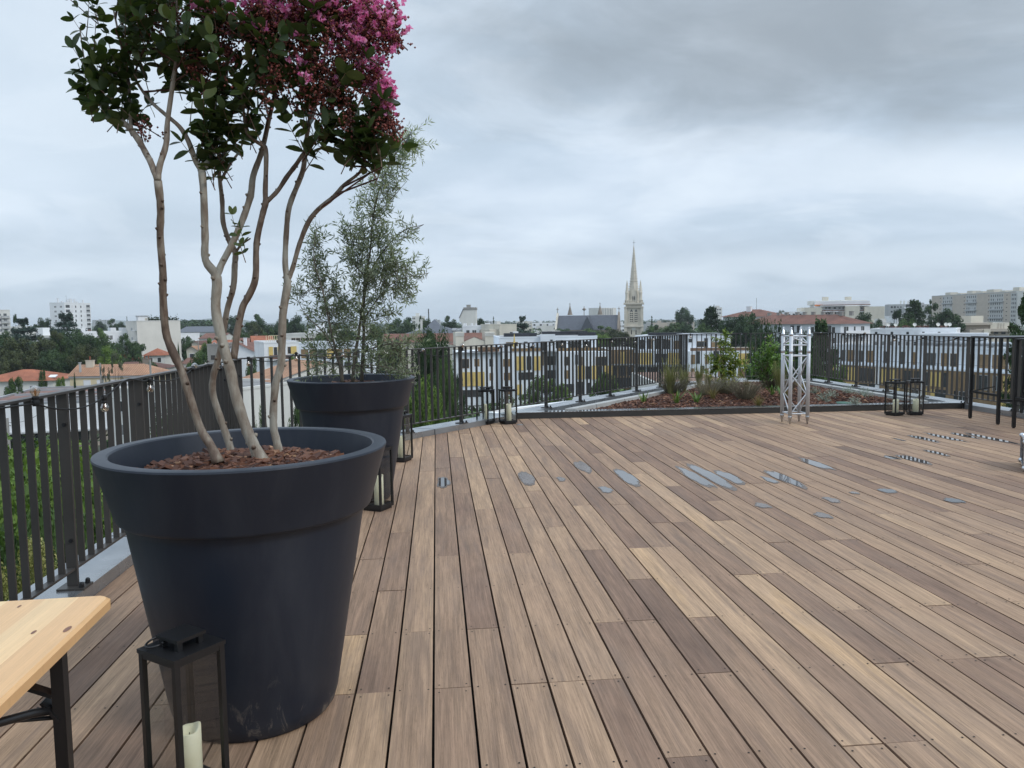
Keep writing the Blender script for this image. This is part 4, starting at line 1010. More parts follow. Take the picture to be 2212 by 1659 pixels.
for (cx, cy, rx, ry), n, pk in PAN:
    c, ax_, az_, ay_ = blob3(cx, cy, rx, ry, 2.72, .75)
    for _ in range(n):
        v = rdir(rt)*rt.random()**.45; p = c+Vector((v.x*ax_, v.y*ay_, v.z*az_))
        d = (Vector((v.x, v.y*.4, .6))+rdir(rt)*.4).normalized(); L = rt.uniform(.05, .10)
        tw.tube([p-d*L, p], [.0022, .0014], 4, 0, .0, cap=False)
        for k in range(rt.randint(14, 24)):
            q = p-d*L*rt.random()+rdir(rt)*rt.uniform(.010, .036)
            bd.octa(q, rt.uniform(.0038, .0058))
            if k % 3 == 0: tw.tube([p-d*L*.5, q], [.0010, .0007], 3, 0, .0, cap=False)
        if rt.random() < pk:
            for k in range(rt.randint(3, 6)):
                q = p+rdir(rt)*rt.uniform(.004, .042); nrm = rdir(rt, .2)
                for j in range(8):
                    dd = (rdir(rt)*.9+nrm*.35).normalized()
                    leaf(pt_, q, dd, (nrm+rdir(rt)*.8).normalized(), rt.uniform(.010, .017), .015, rt.random(), 0, 'thin', .6, rt.uniform(-.5, .5))
M_twig = barkskin('red_twig', [(0.060, 0.024, 0.018), (0.11, 0.055, 0.036), (0.2, 0.14, 0.10)])
cr = lv.build('crown', [M_myrtleaf], MY, True); tw.build('twigs', [M_twig], cr); bd.build('flower_buds', [M_bud], MY, True); pt_.build('blossom', [M_petal], MY)

# silvery narrow leaved tree ----------------------------------------------------
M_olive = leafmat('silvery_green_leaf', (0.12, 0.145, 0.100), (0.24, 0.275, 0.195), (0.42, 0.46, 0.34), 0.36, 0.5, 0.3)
M_olbark = barkskin('grey_green_bark', [(0.05, 0.042, 0.032), (0.095, 0.082, 0.062), (0.14, 0.125, 0.095)])
OL = thing('silvery_tree', 'slender silvery green tree with narrow leaves in the far pot', 'tree', (POT2.x, POT2.y, 0))
def W3(px, py, Y=6.075): return at(px, py, Y)-POT2
OS = [[(740, 828, 6.02, 16), (735, 790, 6.02, 14), (728, 770, 6.02, 12), (712, 700, 6.0, 8), (695, 620, 5.98, 6), (678, 560, 5.96, 4), (684, 490, 5.95, 2)],
      [(762, 828, 6.05, 15), (765, 780, 6.06, 14), (775, 720, 6.08, 12), (783, 660, 6.08, 10), (790, 600, 6.08, 9), (800, 540, 6.08, 8), (806, 470, 6.08, 7), (822, 400, 6.08, 5.5), (850, 340, 6.08, 4), (886, 285, 6.08, 2)],
      [(781, 828, 6.10, 17), (783, 780, 6.1, 15), (786, 720, 6.12, 13), (785, 660, 6.12, 11), (800, 590, 6.14, 8), (830, 540, 6.15, 6), (870, 500, 6.15, 3.5), (915, 485, 6.15, 1.6)],
      [(786, 690, 6.1, 6), (820, 640, 6.05, 5), (860, 605, 6.0, 3.5), (925, 590, 5.95, 1.6)], [(790, 600, 6.08, 6), (760, 560, 6.1, 4.5), (748, 500, 6.12, 2.5)], [(728, 770, 6.0, 6), (700, 720, 5.9, 4), (660, 680, 5.85, 3), (640, 640, 5.8, 1.6)],
      [(783, 760, 6.1, 6), (830, 745, 6.0, 4), (900, 740, 5.95, 1.8)], [(765, 790, 6.0, 5), (820, 790, 5.8, 3.5), (900, 812, 5.75, 1.6)], [(765, 770, 6.0, 5), (700, 770, 5.9, 3.5), (660, 765, 5.85, 1.5)], [(806, 470, 6.08, 5), (845, 430, 6.0, 3.5), (880, 390, 5.98, 1.5)]]
ok_ = MB(); onodes = []
for st in OS:
    pts = catmull([W3(x, y, Y) for x, y, Y, r_ in st], 4); k = len(st); rad = []
    for i in range(len(pts)):
        f_ = i/4; a = min(int(f_), k-2); u_ = f_-a; rad.append((st[a][3]*(1-u_)+st[a+1][3]*u_)/1000*.95)
    ok_.tube(pts, rad, 8); onodes += pts[3:]
ok_.build('trunk', [M_olbark], OL, True)
ol, ot = MB(), MB()
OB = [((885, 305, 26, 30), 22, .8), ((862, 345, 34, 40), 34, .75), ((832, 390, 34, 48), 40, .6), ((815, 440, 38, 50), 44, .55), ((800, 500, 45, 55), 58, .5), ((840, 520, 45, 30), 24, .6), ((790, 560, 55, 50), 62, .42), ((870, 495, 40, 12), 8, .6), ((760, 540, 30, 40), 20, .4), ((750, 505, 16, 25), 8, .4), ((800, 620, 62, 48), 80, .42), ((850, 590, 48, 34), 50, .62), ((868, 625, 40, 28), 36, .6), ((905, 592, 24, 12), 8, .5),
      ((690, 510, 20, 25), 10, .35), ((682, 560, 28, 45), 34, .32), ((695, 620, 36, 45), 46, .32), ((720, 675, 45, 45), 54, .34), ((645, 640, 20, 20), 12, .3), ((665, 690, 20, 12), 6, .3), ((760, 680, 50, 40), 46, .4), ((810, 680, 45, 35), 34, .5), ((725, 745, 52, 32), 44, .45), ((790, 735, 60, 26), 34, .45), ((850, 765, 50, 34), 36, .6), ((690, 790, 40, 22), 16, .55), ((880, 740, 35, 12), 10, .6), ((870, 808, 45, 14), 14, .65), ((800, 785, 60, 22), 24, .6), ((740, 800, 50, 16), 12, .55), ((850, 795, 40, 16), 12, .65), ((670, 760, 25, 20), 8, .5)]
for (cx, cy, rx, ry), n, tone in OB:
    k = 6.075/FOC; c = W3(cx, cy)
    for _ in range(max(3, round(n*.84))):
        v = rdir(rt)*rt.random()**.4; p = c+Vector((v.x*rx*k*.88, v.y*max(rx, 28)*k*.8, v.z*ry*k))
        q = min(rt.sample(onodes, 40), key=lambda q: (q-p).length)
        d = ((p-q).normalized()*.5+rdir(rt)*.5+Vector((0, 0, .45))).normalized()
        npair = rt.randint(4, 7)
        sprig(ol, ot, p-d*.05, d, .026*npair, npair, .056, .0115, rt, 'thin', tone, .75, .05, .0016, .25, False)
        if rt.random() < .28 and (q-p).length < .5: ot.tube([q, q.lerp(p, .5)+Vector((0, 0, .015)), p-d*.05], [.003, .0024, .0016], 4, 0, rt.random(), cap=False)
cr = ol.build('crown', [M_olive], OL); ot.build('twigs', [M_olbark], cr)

# planted bed ----------------------------------------------------------------------
def on_bed(px, py):
    z = .12
    for _ in range(6):
        p = gz(px, py, z); z = bedz(p.x, p.y) if in_poly((p.x, p.y), bed_poly) else .10
    return Vector((p.x, p.y, z))
M_lav = leafmat('lavender_grey', (0.13, 0.110, 0.085), (0.24, 0.215, 0.145), (0.34, 0.33, 0.19), 0.1, .7, .2)
M_lavg = leafmat('wild_grass_green', (0.10, 0.115, 0.040), (0.21, 0.215, 0.085), (0.36, 0.34, 0.17), 0.25, .6, .2)
M_strap = leafmat('strap_leaf_green', (0.035, 0.085, 0.016), (0.085, 0.165, 0.030), (0.20, 0.27, 0.085), 0.25, .4, .35)
M_dry = leafmat('dry_sedge', (0.10, 0.065, 0.030), (0.19, 0.145, 0.065), (0.27, 0.24, 0.11), 0.2, .7, .2)
M_shrub = leafmat('yellow_green_leaf', (0.065, 0.11, 0.016), (0.17, 0.225, 0.034), (0.38, 0.37, 0.065), 0.28, .4, .35)
M_shrub2 = leafmat('fresh_green_leaf', (0.050, 0.11, 0.024), (0.12, 0.22, 0.050), (0.27, 0.36, 0.10), 0.28, .4, .35)
M_silver = leafmat('silver_leaf', (0.12, 0.15, 0.12), (0.25, 0.29, 0.24), (0.42, 0.45, 0.39), 0.1, .7, .2)
def blades(mb, n, L, W, spread, rg, curve=.6, tone=.5):
    for _ in range(n):
        a = rg.uniform(0, 2*PI); l = L*rg.uniform(.55, 1.1); sp_ = spread*rg.uniform(.2, 1.1); r0 = rg.uniform(0, .035)
        base = Vector((math.cos(a)*r0, math.sin(a)*r0, 0)); o = Vector((math.cos(a), math.sin(a), 0)); s_ = Vector((-o.y, o.x, 0))*W/2
        pts = [base+o*(sp_*l*(t**(1+curve)))+Vector((0, 0, l*t*(1-.35*sp_*t))) for t in (0, .35, .7, 1)]
        wd = [.7, 1, .75, .05]; vs = []
        for p, k in zip(pts, wd): vs += [p-s_*k, p+s_*k]
        mb.add(vs, [(0, 1, 3, 2), (2, 3, 5, 4), (4, 5, 7, 6)], 0, min(1, max(0, rg.gauss(tone, .22))))
def proto_mesh(fn, mats, name, smooth=False):
    m = MB(); fn(m); return m.mesh(name, mats, smooth)
rl = random.Random(8)
def lav(m):
    for _ in range(300):
        a, r_ = rl.uniform(0, 2*PI), .15*math.sqrt(rl.random()); base = Vector((r_*math.cos(a)*.6, r_*math.sin(a)*.6, 0)); tip = base+Vector((math.cos(a)*r_*1.2+rl.uniform(-.04, .04), math.sin(a)*r_*1.2+rl.uniform(-.04, .04), rl.uniform(.12, .26)))
        m.tube([base, base.lerp(tip, .5)+Vector((0, 0, .02)), tip], [.0018, .0015, .0008], 3, 0, rl.uniform(.0, .55), cap=False)
        if rl.random() < .5: leaf(m, base.lerp(tip, rl.uniform(.5, 1)), rdir(rl, .6), rdir(rl), .03, .006, rl.uniform(.2, .8), 0, 'thin')
def wild(m):
    blades(m, 230, .46, .0062, .38, rl, .7, .5)
    for _ in range(60):
        a = rl.uniform(0, 2*PI); s_ = rl.uniform(.05, .16); h = rl.uniform(.35, .58); p0 = Vector((math.cos(a)*.02, math.sin(a)*.02, 0)); p1 = Vector((math.cos(a)*s_, math.sin(a)*s_, h))
        m.tube([p0, p0.lerp(p1, .6), p1], [.0016, .0014, .0022], 3, 0, rl.uniform(.4, .9), cap=False)
        for k in range(5): leaf(m, p0.lerp(p1, .78+.05*k), rdir(rl, .5), rdir(rl), .018, .005, rl.uniform(.1, .7), 0, 'thin')
def strap(m): blades(m, 20, .24, .020, .75, rl, .5, .55)
def strap2(m): blades(m, 14, .22, .022, .55, rl, .4, .6)
def sedge(m): blades(m, 110, .24, .0045, .8, rl, .6, .5)
def silver(m):
    for _ in range(60):
        d = rdir(rl, .6); d.z = abs(d.z); sprig(m, None, Vector((0, 0, 0)), d, .13, 6, .022, .009, rl, 'thin', .55, .9, 0)
PM = {'lavender': (proto_mesh(lav, [M_lav], 'lavender'), 'lavender'), 'grass': (proto_mesh(wild, [M_lavg], 'ornamental_grass'), 'ornamental grass'), 'strap': (proto_mesh(strap, [M_strap], 'strap_plant'), 'plant'), 'strap2': (proto_mesh(strap2, [M_strap], 'strap_plant'), 'plant'),
      'sedge': (proto_mesh(sedge, [M_dry], 'sedge_tuft'), 'sedge'), 'silver': (proto_mesh(silver, [M_silver], 'silver_herb'), 'plant')}
GRP = {'lavender': 'greyish lavender clumps in the bed', 'grass': 'tall wispy grasses in the bed', 'strap': 'green strap leaved plants in the bed', 'strap2': 'green strap leaved plants in the bed', 'sedge': 'dry sedge tufts in the bed', 'silver': 'low silver plants in the bed'}
NMS = {'lavender': 'lavender_clump', 'grass': 'ornamental_grass', 'strap': 'strap_plant', 'strap2': 'strap_plant', 'sedge': 'sedge_tuft', 'silver': 'silver_herb'}
BED = [  # kind, x, y of the foot in the photo, scale, label
 ('strap2', 1390, 874, 1.0, 'bright green strap leaved plant, first in the bed from the lantern pair'), ('strap', 1462, 873, 1.0, 'second strap leaved plant from the lantern pair, leaning two ways'), ('strap', 1505, 873, 1.0, 'third strap leaved plant from the lantern pair, with spread blades'),
 ('strap2', 1562, 845, 1.0, 'small upright strap plant in front of the grasses'), ('strap', 1752-0, 858, .0, ''), ('strap', 1668, 854, .9, 'strap leaved pair in the middle of the bed behind the front edge'), ('strap', 1858-0, 868, .0, ''), ('strap', 1598+0, 868, .0, ''),
 ('lavender', 1455, 850, 1.35, 'grey lavender clump under the tallest grass near the lantern end'), ('grass', 1448, 852, 1.15, 'tallest wispy grass at the lantern end of the bed'), ('grass', 1478, 846, 1.0, 'wispy grass leaning over the second lavender clump'), ('lavender', 1530, 853, 1.2, 'grey lavender clump behind the strap leaved plants'),
 ('lavender', 1568, 850, 1.1, 'low lavender clump in front of the yellow leaved shrub'), ('lavender', 1610, 856, 1.25, 'wide brownish lavender clump below the yellow leaved shrub'), ('grass', 1530, 842, .75, 'short pale grass behind the middle lavender'), ('sedge', 1540, 870, 1.0, 'yellowish dry sedge tuft at the front edge, middle left'),
 ('sedge', 1638, 872, 1.0, 'dry sedge tuft at the front edge below the wide lavender'), ('sedge', 1585, 838, 1.2, 'ochre sedge beside the foot of the yellow leaved shrub'), ('sedge', 1700, 868, 1.0, 'dry sedge tuft just before the metal truss'), ('lavender', 1665, 838, 1.2, 'dark lavender clump at the foot of the green shrub'),
 ('grass', 1652, 836, 1.0, 'wispy grass between the yellow and the green shrub'), ('grass', 1690-8, 845, .9, 'wispy grass left of the truss foot'), ('lavender', 1700, 842, 1.0, 'lavender clump just behind the truss'), ('sedge', 1735, 850, 1.1, 'rusty sedge tuft behind the truss'), ('strap', 1690-2, 866, 1.0, 'broad strap leaved plant close to the truss foot'),
 ('silver', 1778, 868, 1.0, 'silver leaved herb first from the truss'), ('silver', 1795, 852, .9, 'silver leaved herb at the back of the bed, beyond the truss'), ('silver', 1832, 862, 1.0, 'silver leaved herb beside the green lid'), ('silver', 1866, 862, 1.1, 'silver leaved herb in the narrow end of the bed'), ('silver', 1760, 850, .8, 'small silver herb right behind the truss foot'), ('silver', 1846, 868, .8, 'small silver herb on the near side of the green lid'),
 ('grass', 1510, 838, .8, 'thin grass against the concrete kerb'), ('sedge', 1612, 842, 1.0, 'ochre sedge under the yellow leaved shrub')]
for kind, px, py, sc, lab in BED:
    if sc == 0: continue
    p = on_bed(px, py); o = put(NMS[kind], PM[kind][0], None, p, rl.uniform(0, 6), (sc, sc, sc*rl.uniform(.92, 1.08))); tag(o, lab, PM[kind][1], GRP[kind])
lid = on_bed(1822, 868); o = MB(); o.lathe([(.0001, .02), (.10, .02), (.115, .014), (.115, -.02)], 24, c=(0, 0, .01)); o = o.build('valve_lid', [mk('green_plastic', (0.045, 0.12, 0.085), .5, .1)], None, True, lid); tag(o, 'round green plastic irrigation lid lying in the bark mulch', 'lid')
def bed_shrub(px, py, label, mat, spec, L, W, droop, stems):
    p = on_bed(px, py); t = thing('shrub', label, 'shrub', p, 0, 'leafy shrubs in the bed'); k = p.y/FOC
    lm, sm = MB(), MB()
    for (cx, cy, rx, ry, n, tone) in spec:
        c = at(cx, cy, p.y)-p
        for _ in range(n):
            v = rdir(rl)*rl.random()**.5; q = c+Vector((v.x*rx*k, v.y*rx*k, v.z*ry*k)); d = rdir(rl, .5)
            npair = rl.randint(3, 5)
            sprig(lm, sm, q, d, .03*npair, npair, L, W, rl, 'oval', tone, .8, 0, .0025, droop)
    for tx, ty in stems:
        e = at(tx, ty, p.y)-p; sm.tube(catmull([Vector((0, 0, -.02)), e*.5+Vector((rl.uniform(-.03, .03), 0, 0)), e], 4), [.012-.0010*i for i in range(9)], 6, 0, .5)
    sm.build('stem', [M_olbark], t); lm.build('foliage', [mat], t, True)
bed_shrub(1568, 842, 'yellow green shrub with drooping leaves near the middle of the bed', M_shrub, [(1562, 745, 12, 25, 14, .45), (1563, 775, 24, 24, 30, .5), (1575, 800, 24, 22, 28, .65), (1552, 795, 16, 22, 14, .4), (1572, 830, 22, 18, 22, .85), (1590, 790, 18, 20, 14, .5)], .085, .026, .5, [(1562, 735), (1580, 790), (1555, 790)])
bed_shrub(1662, 838, 'fresh green shrub with upright leaves beside the metal truss', M_shrub2, [(1660, 765, 22, 22, 26, .6), (1640, 785, 22, 20, 22, .45), (1672, 790, 26, 22, 30, .55), (1658, 810, 26, 16, 22, .35), (1690, 770, 16, 26, 16, .6)], .085, .026, .1, [(1660, 755), (1640, 780), (1680, 770)])
# ---------------------------------------------------------------- ground and city
M_ground = mk('town_ground', (0.075, 0.082, 0.060), 0.9, 0.5, 0.02)
g = MB(); g.add([(-4500, -600, GROUND), (4500, -600, GROUND), (4500, 7000, GROUND), (-4500, 7000, GROUND)], [(0, 1, 2, 3)]); tag(g.build('ground', [M_ground]), kind='structure')
def paint(name, c, stain=.25, var=.06): return mk(name, c, .8, var, .35, 0, .3, stain=stain)
M_white = paint('white_facade', (0.76, 0.77, 0.78), .12); M_white2 = paint('bluish_white_panels', (0.72, 0.76, 0.80), .10)
M_offw = paint('off_white_render', (0.66, 0.65, 0.61), .25); M_cream = paint('cream_render', (0.62, 0.58, 0.49), .3); M_beige = paint('beige_render', (0.47, 0.415, 0.35), .12)
M_grey = paint('grey_render', (0.40, 0.41, 0.41), .2); M_stone = paint('pale_limestone', (0.60, 0.55, 0.46), .35, .12); M_stoneD = paint('weathered_limestone', (0.26, 0.22, 0.18), .4, .2)
M_yellow = mk('yellow_shutter_panels', (0.66, 0.49, 0.17), .6, .10, 1.0); M_bronze = mk('brown_shutter_panels', (0.25, 0.165, 0.085), .6, .15, 1.0); M_honey = paint('honey_stone_wall', (0.66, 0.56, 0.37), .3)
M_dkglass = mk('dark_window_glass', (0.045, 0.047, 0.048), .12, .4, .6, 0, .6); M_wglass = mk('curtained_window', (0.20, 0.20, 0.20), .3, .5, .8)
M_shut = paint('white_shutter', (0.72, 0.72, 0.73), .1); M_pv = mk('dark_roof_panels', (0.035, 0.037, 0.045), .35, .25, .8); M_flat = mk('flat_roof_felt', (0.21, 0.205, 0.20), .9, .2, .4)
M_gravel = mk('roof_gravel', (0.27, 0.235, 0.20), .95, .25, 5.0); M_slate = mk('slate_roof', (0.080, 0.087, 0.105), .55, .2, .9, stain=.2); M_orange = mk('orange_panel', (0.62, 0.20, 0.06), .6, .08, 1)
M_metal = mk('grey_roof_metal', (0.40, 0.42, 0.44), .4, .12, .8, metal=.5); M_conc2 = paint('raw_concrete', (0.30, 0.29, 0.27), .5, .15); M_brown = mk('dark_balcony_rail', (0.16, 0.085, 0.065), .6, .15, 1); M_wood = mk('brown_terrace_boards', (0.19, 0.115, 0.07), .7, .2, 2)
def tilemat(name, a, b_, c_, pitch=0.26):
    m, nt, b, out = nodes_of(name)
    tc = N(nt, 'ShaderNodeTexCoord'); uv = tc.outputs['UV']
    wv = N(nt, 'ShaderNodeTexWave'); wv.wave_type = 'BANDS'; wv.bands_direction = 'X'; wv.inputs['Scale'].default_value = .31/pitch; wv.inputs['Distortion'].default_value = .4
    nt.links.new(uv, wv.inputs['Vector'])
    f = math_(nt, 'ADD', math_(nt, 'MULTIPLY', noise(nt, uv, 3.2, 5, .75), .75), math_(nt, 'MULTIPLY', wv.outputs['Fac'], .25))
    r = ramp(nt, [(.28, a), (.5, b_), (.74, c_)]); nt.links.new(f, r.inputs[0])
    big = ramp(nt, [(.35, .62), (.7, 1.1)]); nt.links.new(noise(nt, uv, .25, 4, .6), big.inputs[0])
    nt.links.new(mixc(nt, 1.0, r.outputs[0], big.outputs[0], 'MULTIPLY'), b.inputs['Base Color']); b.inputs['Roughness'].default_value = .85
    bn = N(nt, 'ShaderNodeBump'); bn.inputs['Strength'].default_value = .6; bn.inputs['Distance'].default_value = .05; nt.links.new(wv.outputs['Fac'], bn.inputs['Height']); nt.links.new(bn.outputs[0], b.inputs['Normal'])
    return m
M_tileO = tilemat('orange_roof_tiles', (0.24, 0.070, 0.035), (0.36, 0.115, 0.055), (0.46, 0.18, 0.095)); M_tileR = tilemat('red_brown_roof_tiles', (0.125, 0.055, 0.040), (0.195, 0.086, 0.060), (0.26, 0.125, 0.088))
M_tileT = tilemat('old_canal_tiles', (0.22, 0.10, 0.055), (0.40, 0.205, 0.115), (0.55, 0.36, 0.23), .40); M_tileD = tilemat('dark_old_tiles', (0.075, 0.035, 0.028), (0.13, 0.055, 0.042), (0.24, 0.12, 0.08))

class Bld:
    """a building: its front runs from P0 to P1 (seen left to right), local x along it, y away from us"""
    def __init__(s, name, label, cat, pl, pr, ptop, Yl, Yr, depth, mat, group=None, wall=True, roofmat=None, ztop=None):
        a, b = at(pl, ptop, Yl), at(pr, ptop, Yr)
        s.P0, s.P1 = Vector((a.x, a.y, GROUND)), Vector((b.x, b.y, GROUND)); d = s.P1-s.P0
        s.W = d.length; s.D = depth; s.ang = math.atan2(d.y, d.x)
        s.H = ((a.z+b.z)/2 if ztop is None else ztop)-GROUND
        s.Ym = (Yl+Yr)/2; s.Yl, s.Yr = Yl, Yr; s.pl, s.pr = pl, pr
        s.t = thing(name, label, cat, s.P0, s.ang, group); s.mat = mat; s.wins = []; s.names = {}
        if wall:
            w_ = MB(); w_.box(0, 0, 0, s.W, depth, s.H); s.wall = w_.build('wall', [mat], s.t)
            if roofmat: r_ = MB(); r_.box(.25, .25, s.H, s.W-.25, depth-.25, s.H+.03); r_.build('roof_surface', [roofmat], s.t)
    def x(s, px):                            # local x on the front for a picture column
        d = ray(px, 690); o = Vector((0, 0, 0)); u_ = (s.P1-s.P0).normalized()
        den_ = d.x*u_.y-d.y*u_.x
        return -(s.P0.x*d.y-s.P0.y*d.x)/(u_.x*d.y-u_.y*d.x)
    def z(s, py, px=None):
        px = px if px is not None else (s.pl+s.pr)/2
        u_ = (s.P1-s.P0).normalized(); q = s.P0+u_*s.x(px)
        return at(px, py, q.y).z-GROUND
    def box(s, name, x0, y0, z0, x1, y1, z1, mat, parent=None):
        m = MB(); m.box(x0, y0, z0, x1, y1, z1); return m.build(name, [mat], parent or s.t)
    def pbox(s, name, pl, pt, pr, pb, y0, y1, mat):          # box measured on the front by picture bounds
        x0, x1 = sorted((s.x(pl), s.x(pr))); pc = (pl+pr)/2
        return s.box(name, x0, y0, s.z(pb, pc), x1, y1, s.z(pt, pc), mat)
    def win(s, x, z, w, h, face='f', kind='d', name='window', off=0.0): s.wins.append((x, z, w, h, face, kind, name, off))
    def pwin(s, pl, pt, pr, pb, kind='d', name='window', off=0.0):
        x0, x1 = sorted((s.x(pl), s.x(pr))); pc = (pl+pr)/2; z0, z1 = s.z(pb, pc), s.z(pt, pc)
        s.win(x0, z0, x1-x0, z1-z0, 'f', kind, name, off)
    def rows(s, zs, xs, w, h, face='f', kind='d', skip=0.0, rg=rnd, kinds=None):
        for z in zs:
            for x in xs:
                if rg.random() >= skip: s.win(x, z, w, h, face, rg.choice(kinds) if kinds else kind)
    def done(s):
        ws = s.wins
        for i, (x, z, w, h, face, kind, name, off) in enumerate(ws[:100]):
            o = put(name, winmesh(round(w, 2), round(h, 2), kind), s.t)
            o.location, o.rotation_euler = s.place(x, z, face, off)
        if ws[100:]:
            m = MB()
            for (x, z, w, h, face, kind, name, off) in ws[100:]:
                loc, rot = s.place(x, z, face, off); R_ = Matrix.Rotation(rot[2], 3, 'Z')
                vs = [R_ @ Vector(v)+Vector(loc) for v in ((0, -.03, 0), (w, -.03, 0), (w, -.03, h), (0, -.03, h))]; m.add(vs, [(0, 1, 2, 3)])
            tag(m.build('window', [M_dkglass], s.t), kind='stuff')
        return s
    def place(s, x, z, face, off):
        if face == 'f': return (x, -off, z), (0, 0, 0)
        if face == 'r': return (s.W+off, x, z), (0, 0, PI/2)
        return (-off, s.D-x, z), (0, 0, -PI/2)
    def parapet(s, h=.5, t=.3, mat=None):
        m = MB(); e = .06
        m.box(-e, -e, s.H-.02, s.W+e, t, s.H+h); m.box(-e, s.D-t, s.H-.02, s.W+e, s.D+e, s.H+h); m.box(-e, t, s.H-.021, t, s.D-t, s.H+h-.002); m.box(s.W-t, t, s.H-.021, s.W+e, s.D-t, s.H+h-.002)
        m.build('parapet', [mat or s.mat], s.t)
    def gable(s, rise, mat, along='x', over=.4, x0=0, x1=None, name='roof'):
        x1 = s.W if x1 is None else x1; m = MB(); H = s.H; D = s.D; o = over
        if along == 'x':
            k = rise/(D/2); e = H-o*k
            a, b, c, d, r0, r1 = (x0-o, -o, e), (x1+o, -o, e), (x1+o, D+o, e), (x0-o, D+o, e), (x0-o, D/2, H+rise), (x1+o, D/2, H+rise); L = math.hypot(D/2+o, rise)
            m.add([a, b, r1, r0], [(0, 1, 2, 3)], 0, .5, [((a[0], 0), (b[0], 0), (b[0], L), (a[0], L))]); m.add([c, d, r0, r1], [(0, 1, 2, 3)], 0, .5, [((0, 0), (b[0]-a[0], 0), (b[0]-a[0], L), (0, L))])
            m.add([(x0, 0, H), (x0, D, H), (x0, D/2, H+rise-.05)], [(2, 1, 0)], 1); m.add([(x1, 0, H), (x1, D, H), (x1, D/2, H+rise-.05)], [(0, 1, 2)], 1)
        else:
            W = x1-x0; k = rise/(W/2); e = H-o*k; xm = (x0+x1)/2; L = math.hypot(W/2+o, rise)
            a, b, c, d, r0, r1 = (x0-o, -o, e), (x1+o, -o, e), (x1+o, D+o, e), (x0-o, D+o, e), (xm, -o, H+rise), (xm, D+o, H+rise)
            m.add([d, a, r0, r1], [(0, 1, 2, 3)], 0, .5, [((0, 0), (D, 0), (D, L), (0, L))]); m.add([b, c, r1, r0], [(0, 1, 2, 3)], 0, .5, [((0, 0), (D, 0), (D, L), (0, L))])
            m.add([(x0, 0, H), (x1, 0, H), (xm, 0, H+rise-.05)], [(0, 1, 2)], 1); m.add([(x0, D, H), (x1, D, H), (xm, D, H+rise-.05)], [(2, 1, 0)], 1)
        return m.build(name, [mat, s.mat], s.t)
    def hip(s, rise, mat, over=.5, left=True, right=True, name='roof'):
        m = MB(); o = over; W, D, H = s.W, s.D, s.H; k = rise/(D/2); e = H-o*k; L = math.hypot(D/2+o, rise)
        i0 = D/2 if left else -o; i1 = W-D/2 if right else W+o
        if i1 < i0: i0 = i1 = W/2
        a, b, c, d, r0, r1 = (-o, -o, e), (W+o, -o, e), (W+o, D+o, e), (-o, D+o, e), (i0, D/2, H+rise), (i1, D/2, H+rise)
        m.add([a, b, r1, r0], [(0, 1, 2, 3)], 0, .5, [((a[0], 0), (b[0], 0), (r1[0], L), (r0[0], L))]); m.add([c, d, r0, r1], [(0, 1, 2, 3)], 0, .5, [((c[0], 0), (d[0], 0), (r0[0], L), (r1[0], L))])
        m.add([b, c, r1], [(0, 1, 2)], 0, .5, [((0, 0), (D, 0), (D/2, L))]); m.add([d, a, r0], [(0, 1, 2)], 0, .5, [((0, 0), (D, 0), (D/2, L))])
        m.add([a, b, c, d], [(3, 2, 1, 0)], 1)
        return m.build(name, [mat, s.mat], s.t)
    def chimney(s, x, y, z0, z1, w=.7, d=.5, pots=0, parent=None, mat=None):
        m = MB(); m.box(x-w/2, y-d/2, z0, x+w/2, y+d/2, z1); m.box(x-w/2-.06, y-d/2-.06, z1-.12, x+w/2+.06, y+d/2+.06, z1)
        for i in range(pots):
            xx = x+(i-(pots-1)/2)*(w/max(1, pots)); m.lathe([(.13, z1), (.11, z1+.7), (.0001, z1+.7)], 8, 1, c=(xx, y, 0))
        m.build('chimney', [mat or s.mat, M_tileO], parent or s.t)
    def balcony(s, x0, x1, z, depth=1.3, rail=1.0, mat=None, slab=None, name='balcony'):
        m = MB(); m.box(x0, -depth, z-.18, x1, 0, z, 0); m.box(x0, -depth, z+.08, x1, -depth+.06, z+rail, 1); m.box(x0, -depth+.06, z+.08, x0+.06, 0, z+rail, 1); m.box(x1-.06, -depth+.06, z+.08, x1, 0, z+rail, 1)
        return m.build(name, [slab or s.mat, mat or s.mat], s.t)
WM = {}
WK = {'d': (M_white, M_dkglass), 'w': (M_white, M_wglass), 'b': (M_dkglass, M_dkglass), 'y': (M_yellow, M_yellow), 'z': (M_bronze, M_bronze), 's': (M_shut, M_shut), 'g': (M_grey, M_wglass), 'm': (M_metal, M_dkglass), 'c': (M_bronze, M_dkglass)}
def winmesh(w, h, kind):
    k = (w, h, kind)
    if k in WM: return WM[k]
    m = MB(); f = min(.09, w*.1); e = .05
    m.box(0, -e, 0, w, .02, f); m.box(0, -e, h-f, w, .02, h); m.box(0, -e+.001, f, f, .02, h-f); m.box(w-f, -e+.001, f, w, .02, h-f)
    if w > 1.3: m.box(w/2-f/2, -e+.004, f, w/2+f/2, .02, h-f)
    m.add([(f, -.025, f), (w-f, -.025, f), (w-f, -.025, h-f), (f, -.025, h-f)], [(0, 1, 2, 3)], 1)
    if kind in 'yz':
        n = max(2, int(w/.45))
        for i in range(1, n): m.box(w*i/n-.02, -.075, f, w*i/n+.02, -.03, h-f)
    WM[k] = m.mesh('window', list(WK[kind])); return WM[k]
def lin(a, b, n): return [a+(b-a)*i/(n-1) for i in range(n)] if n > 1 else [a]

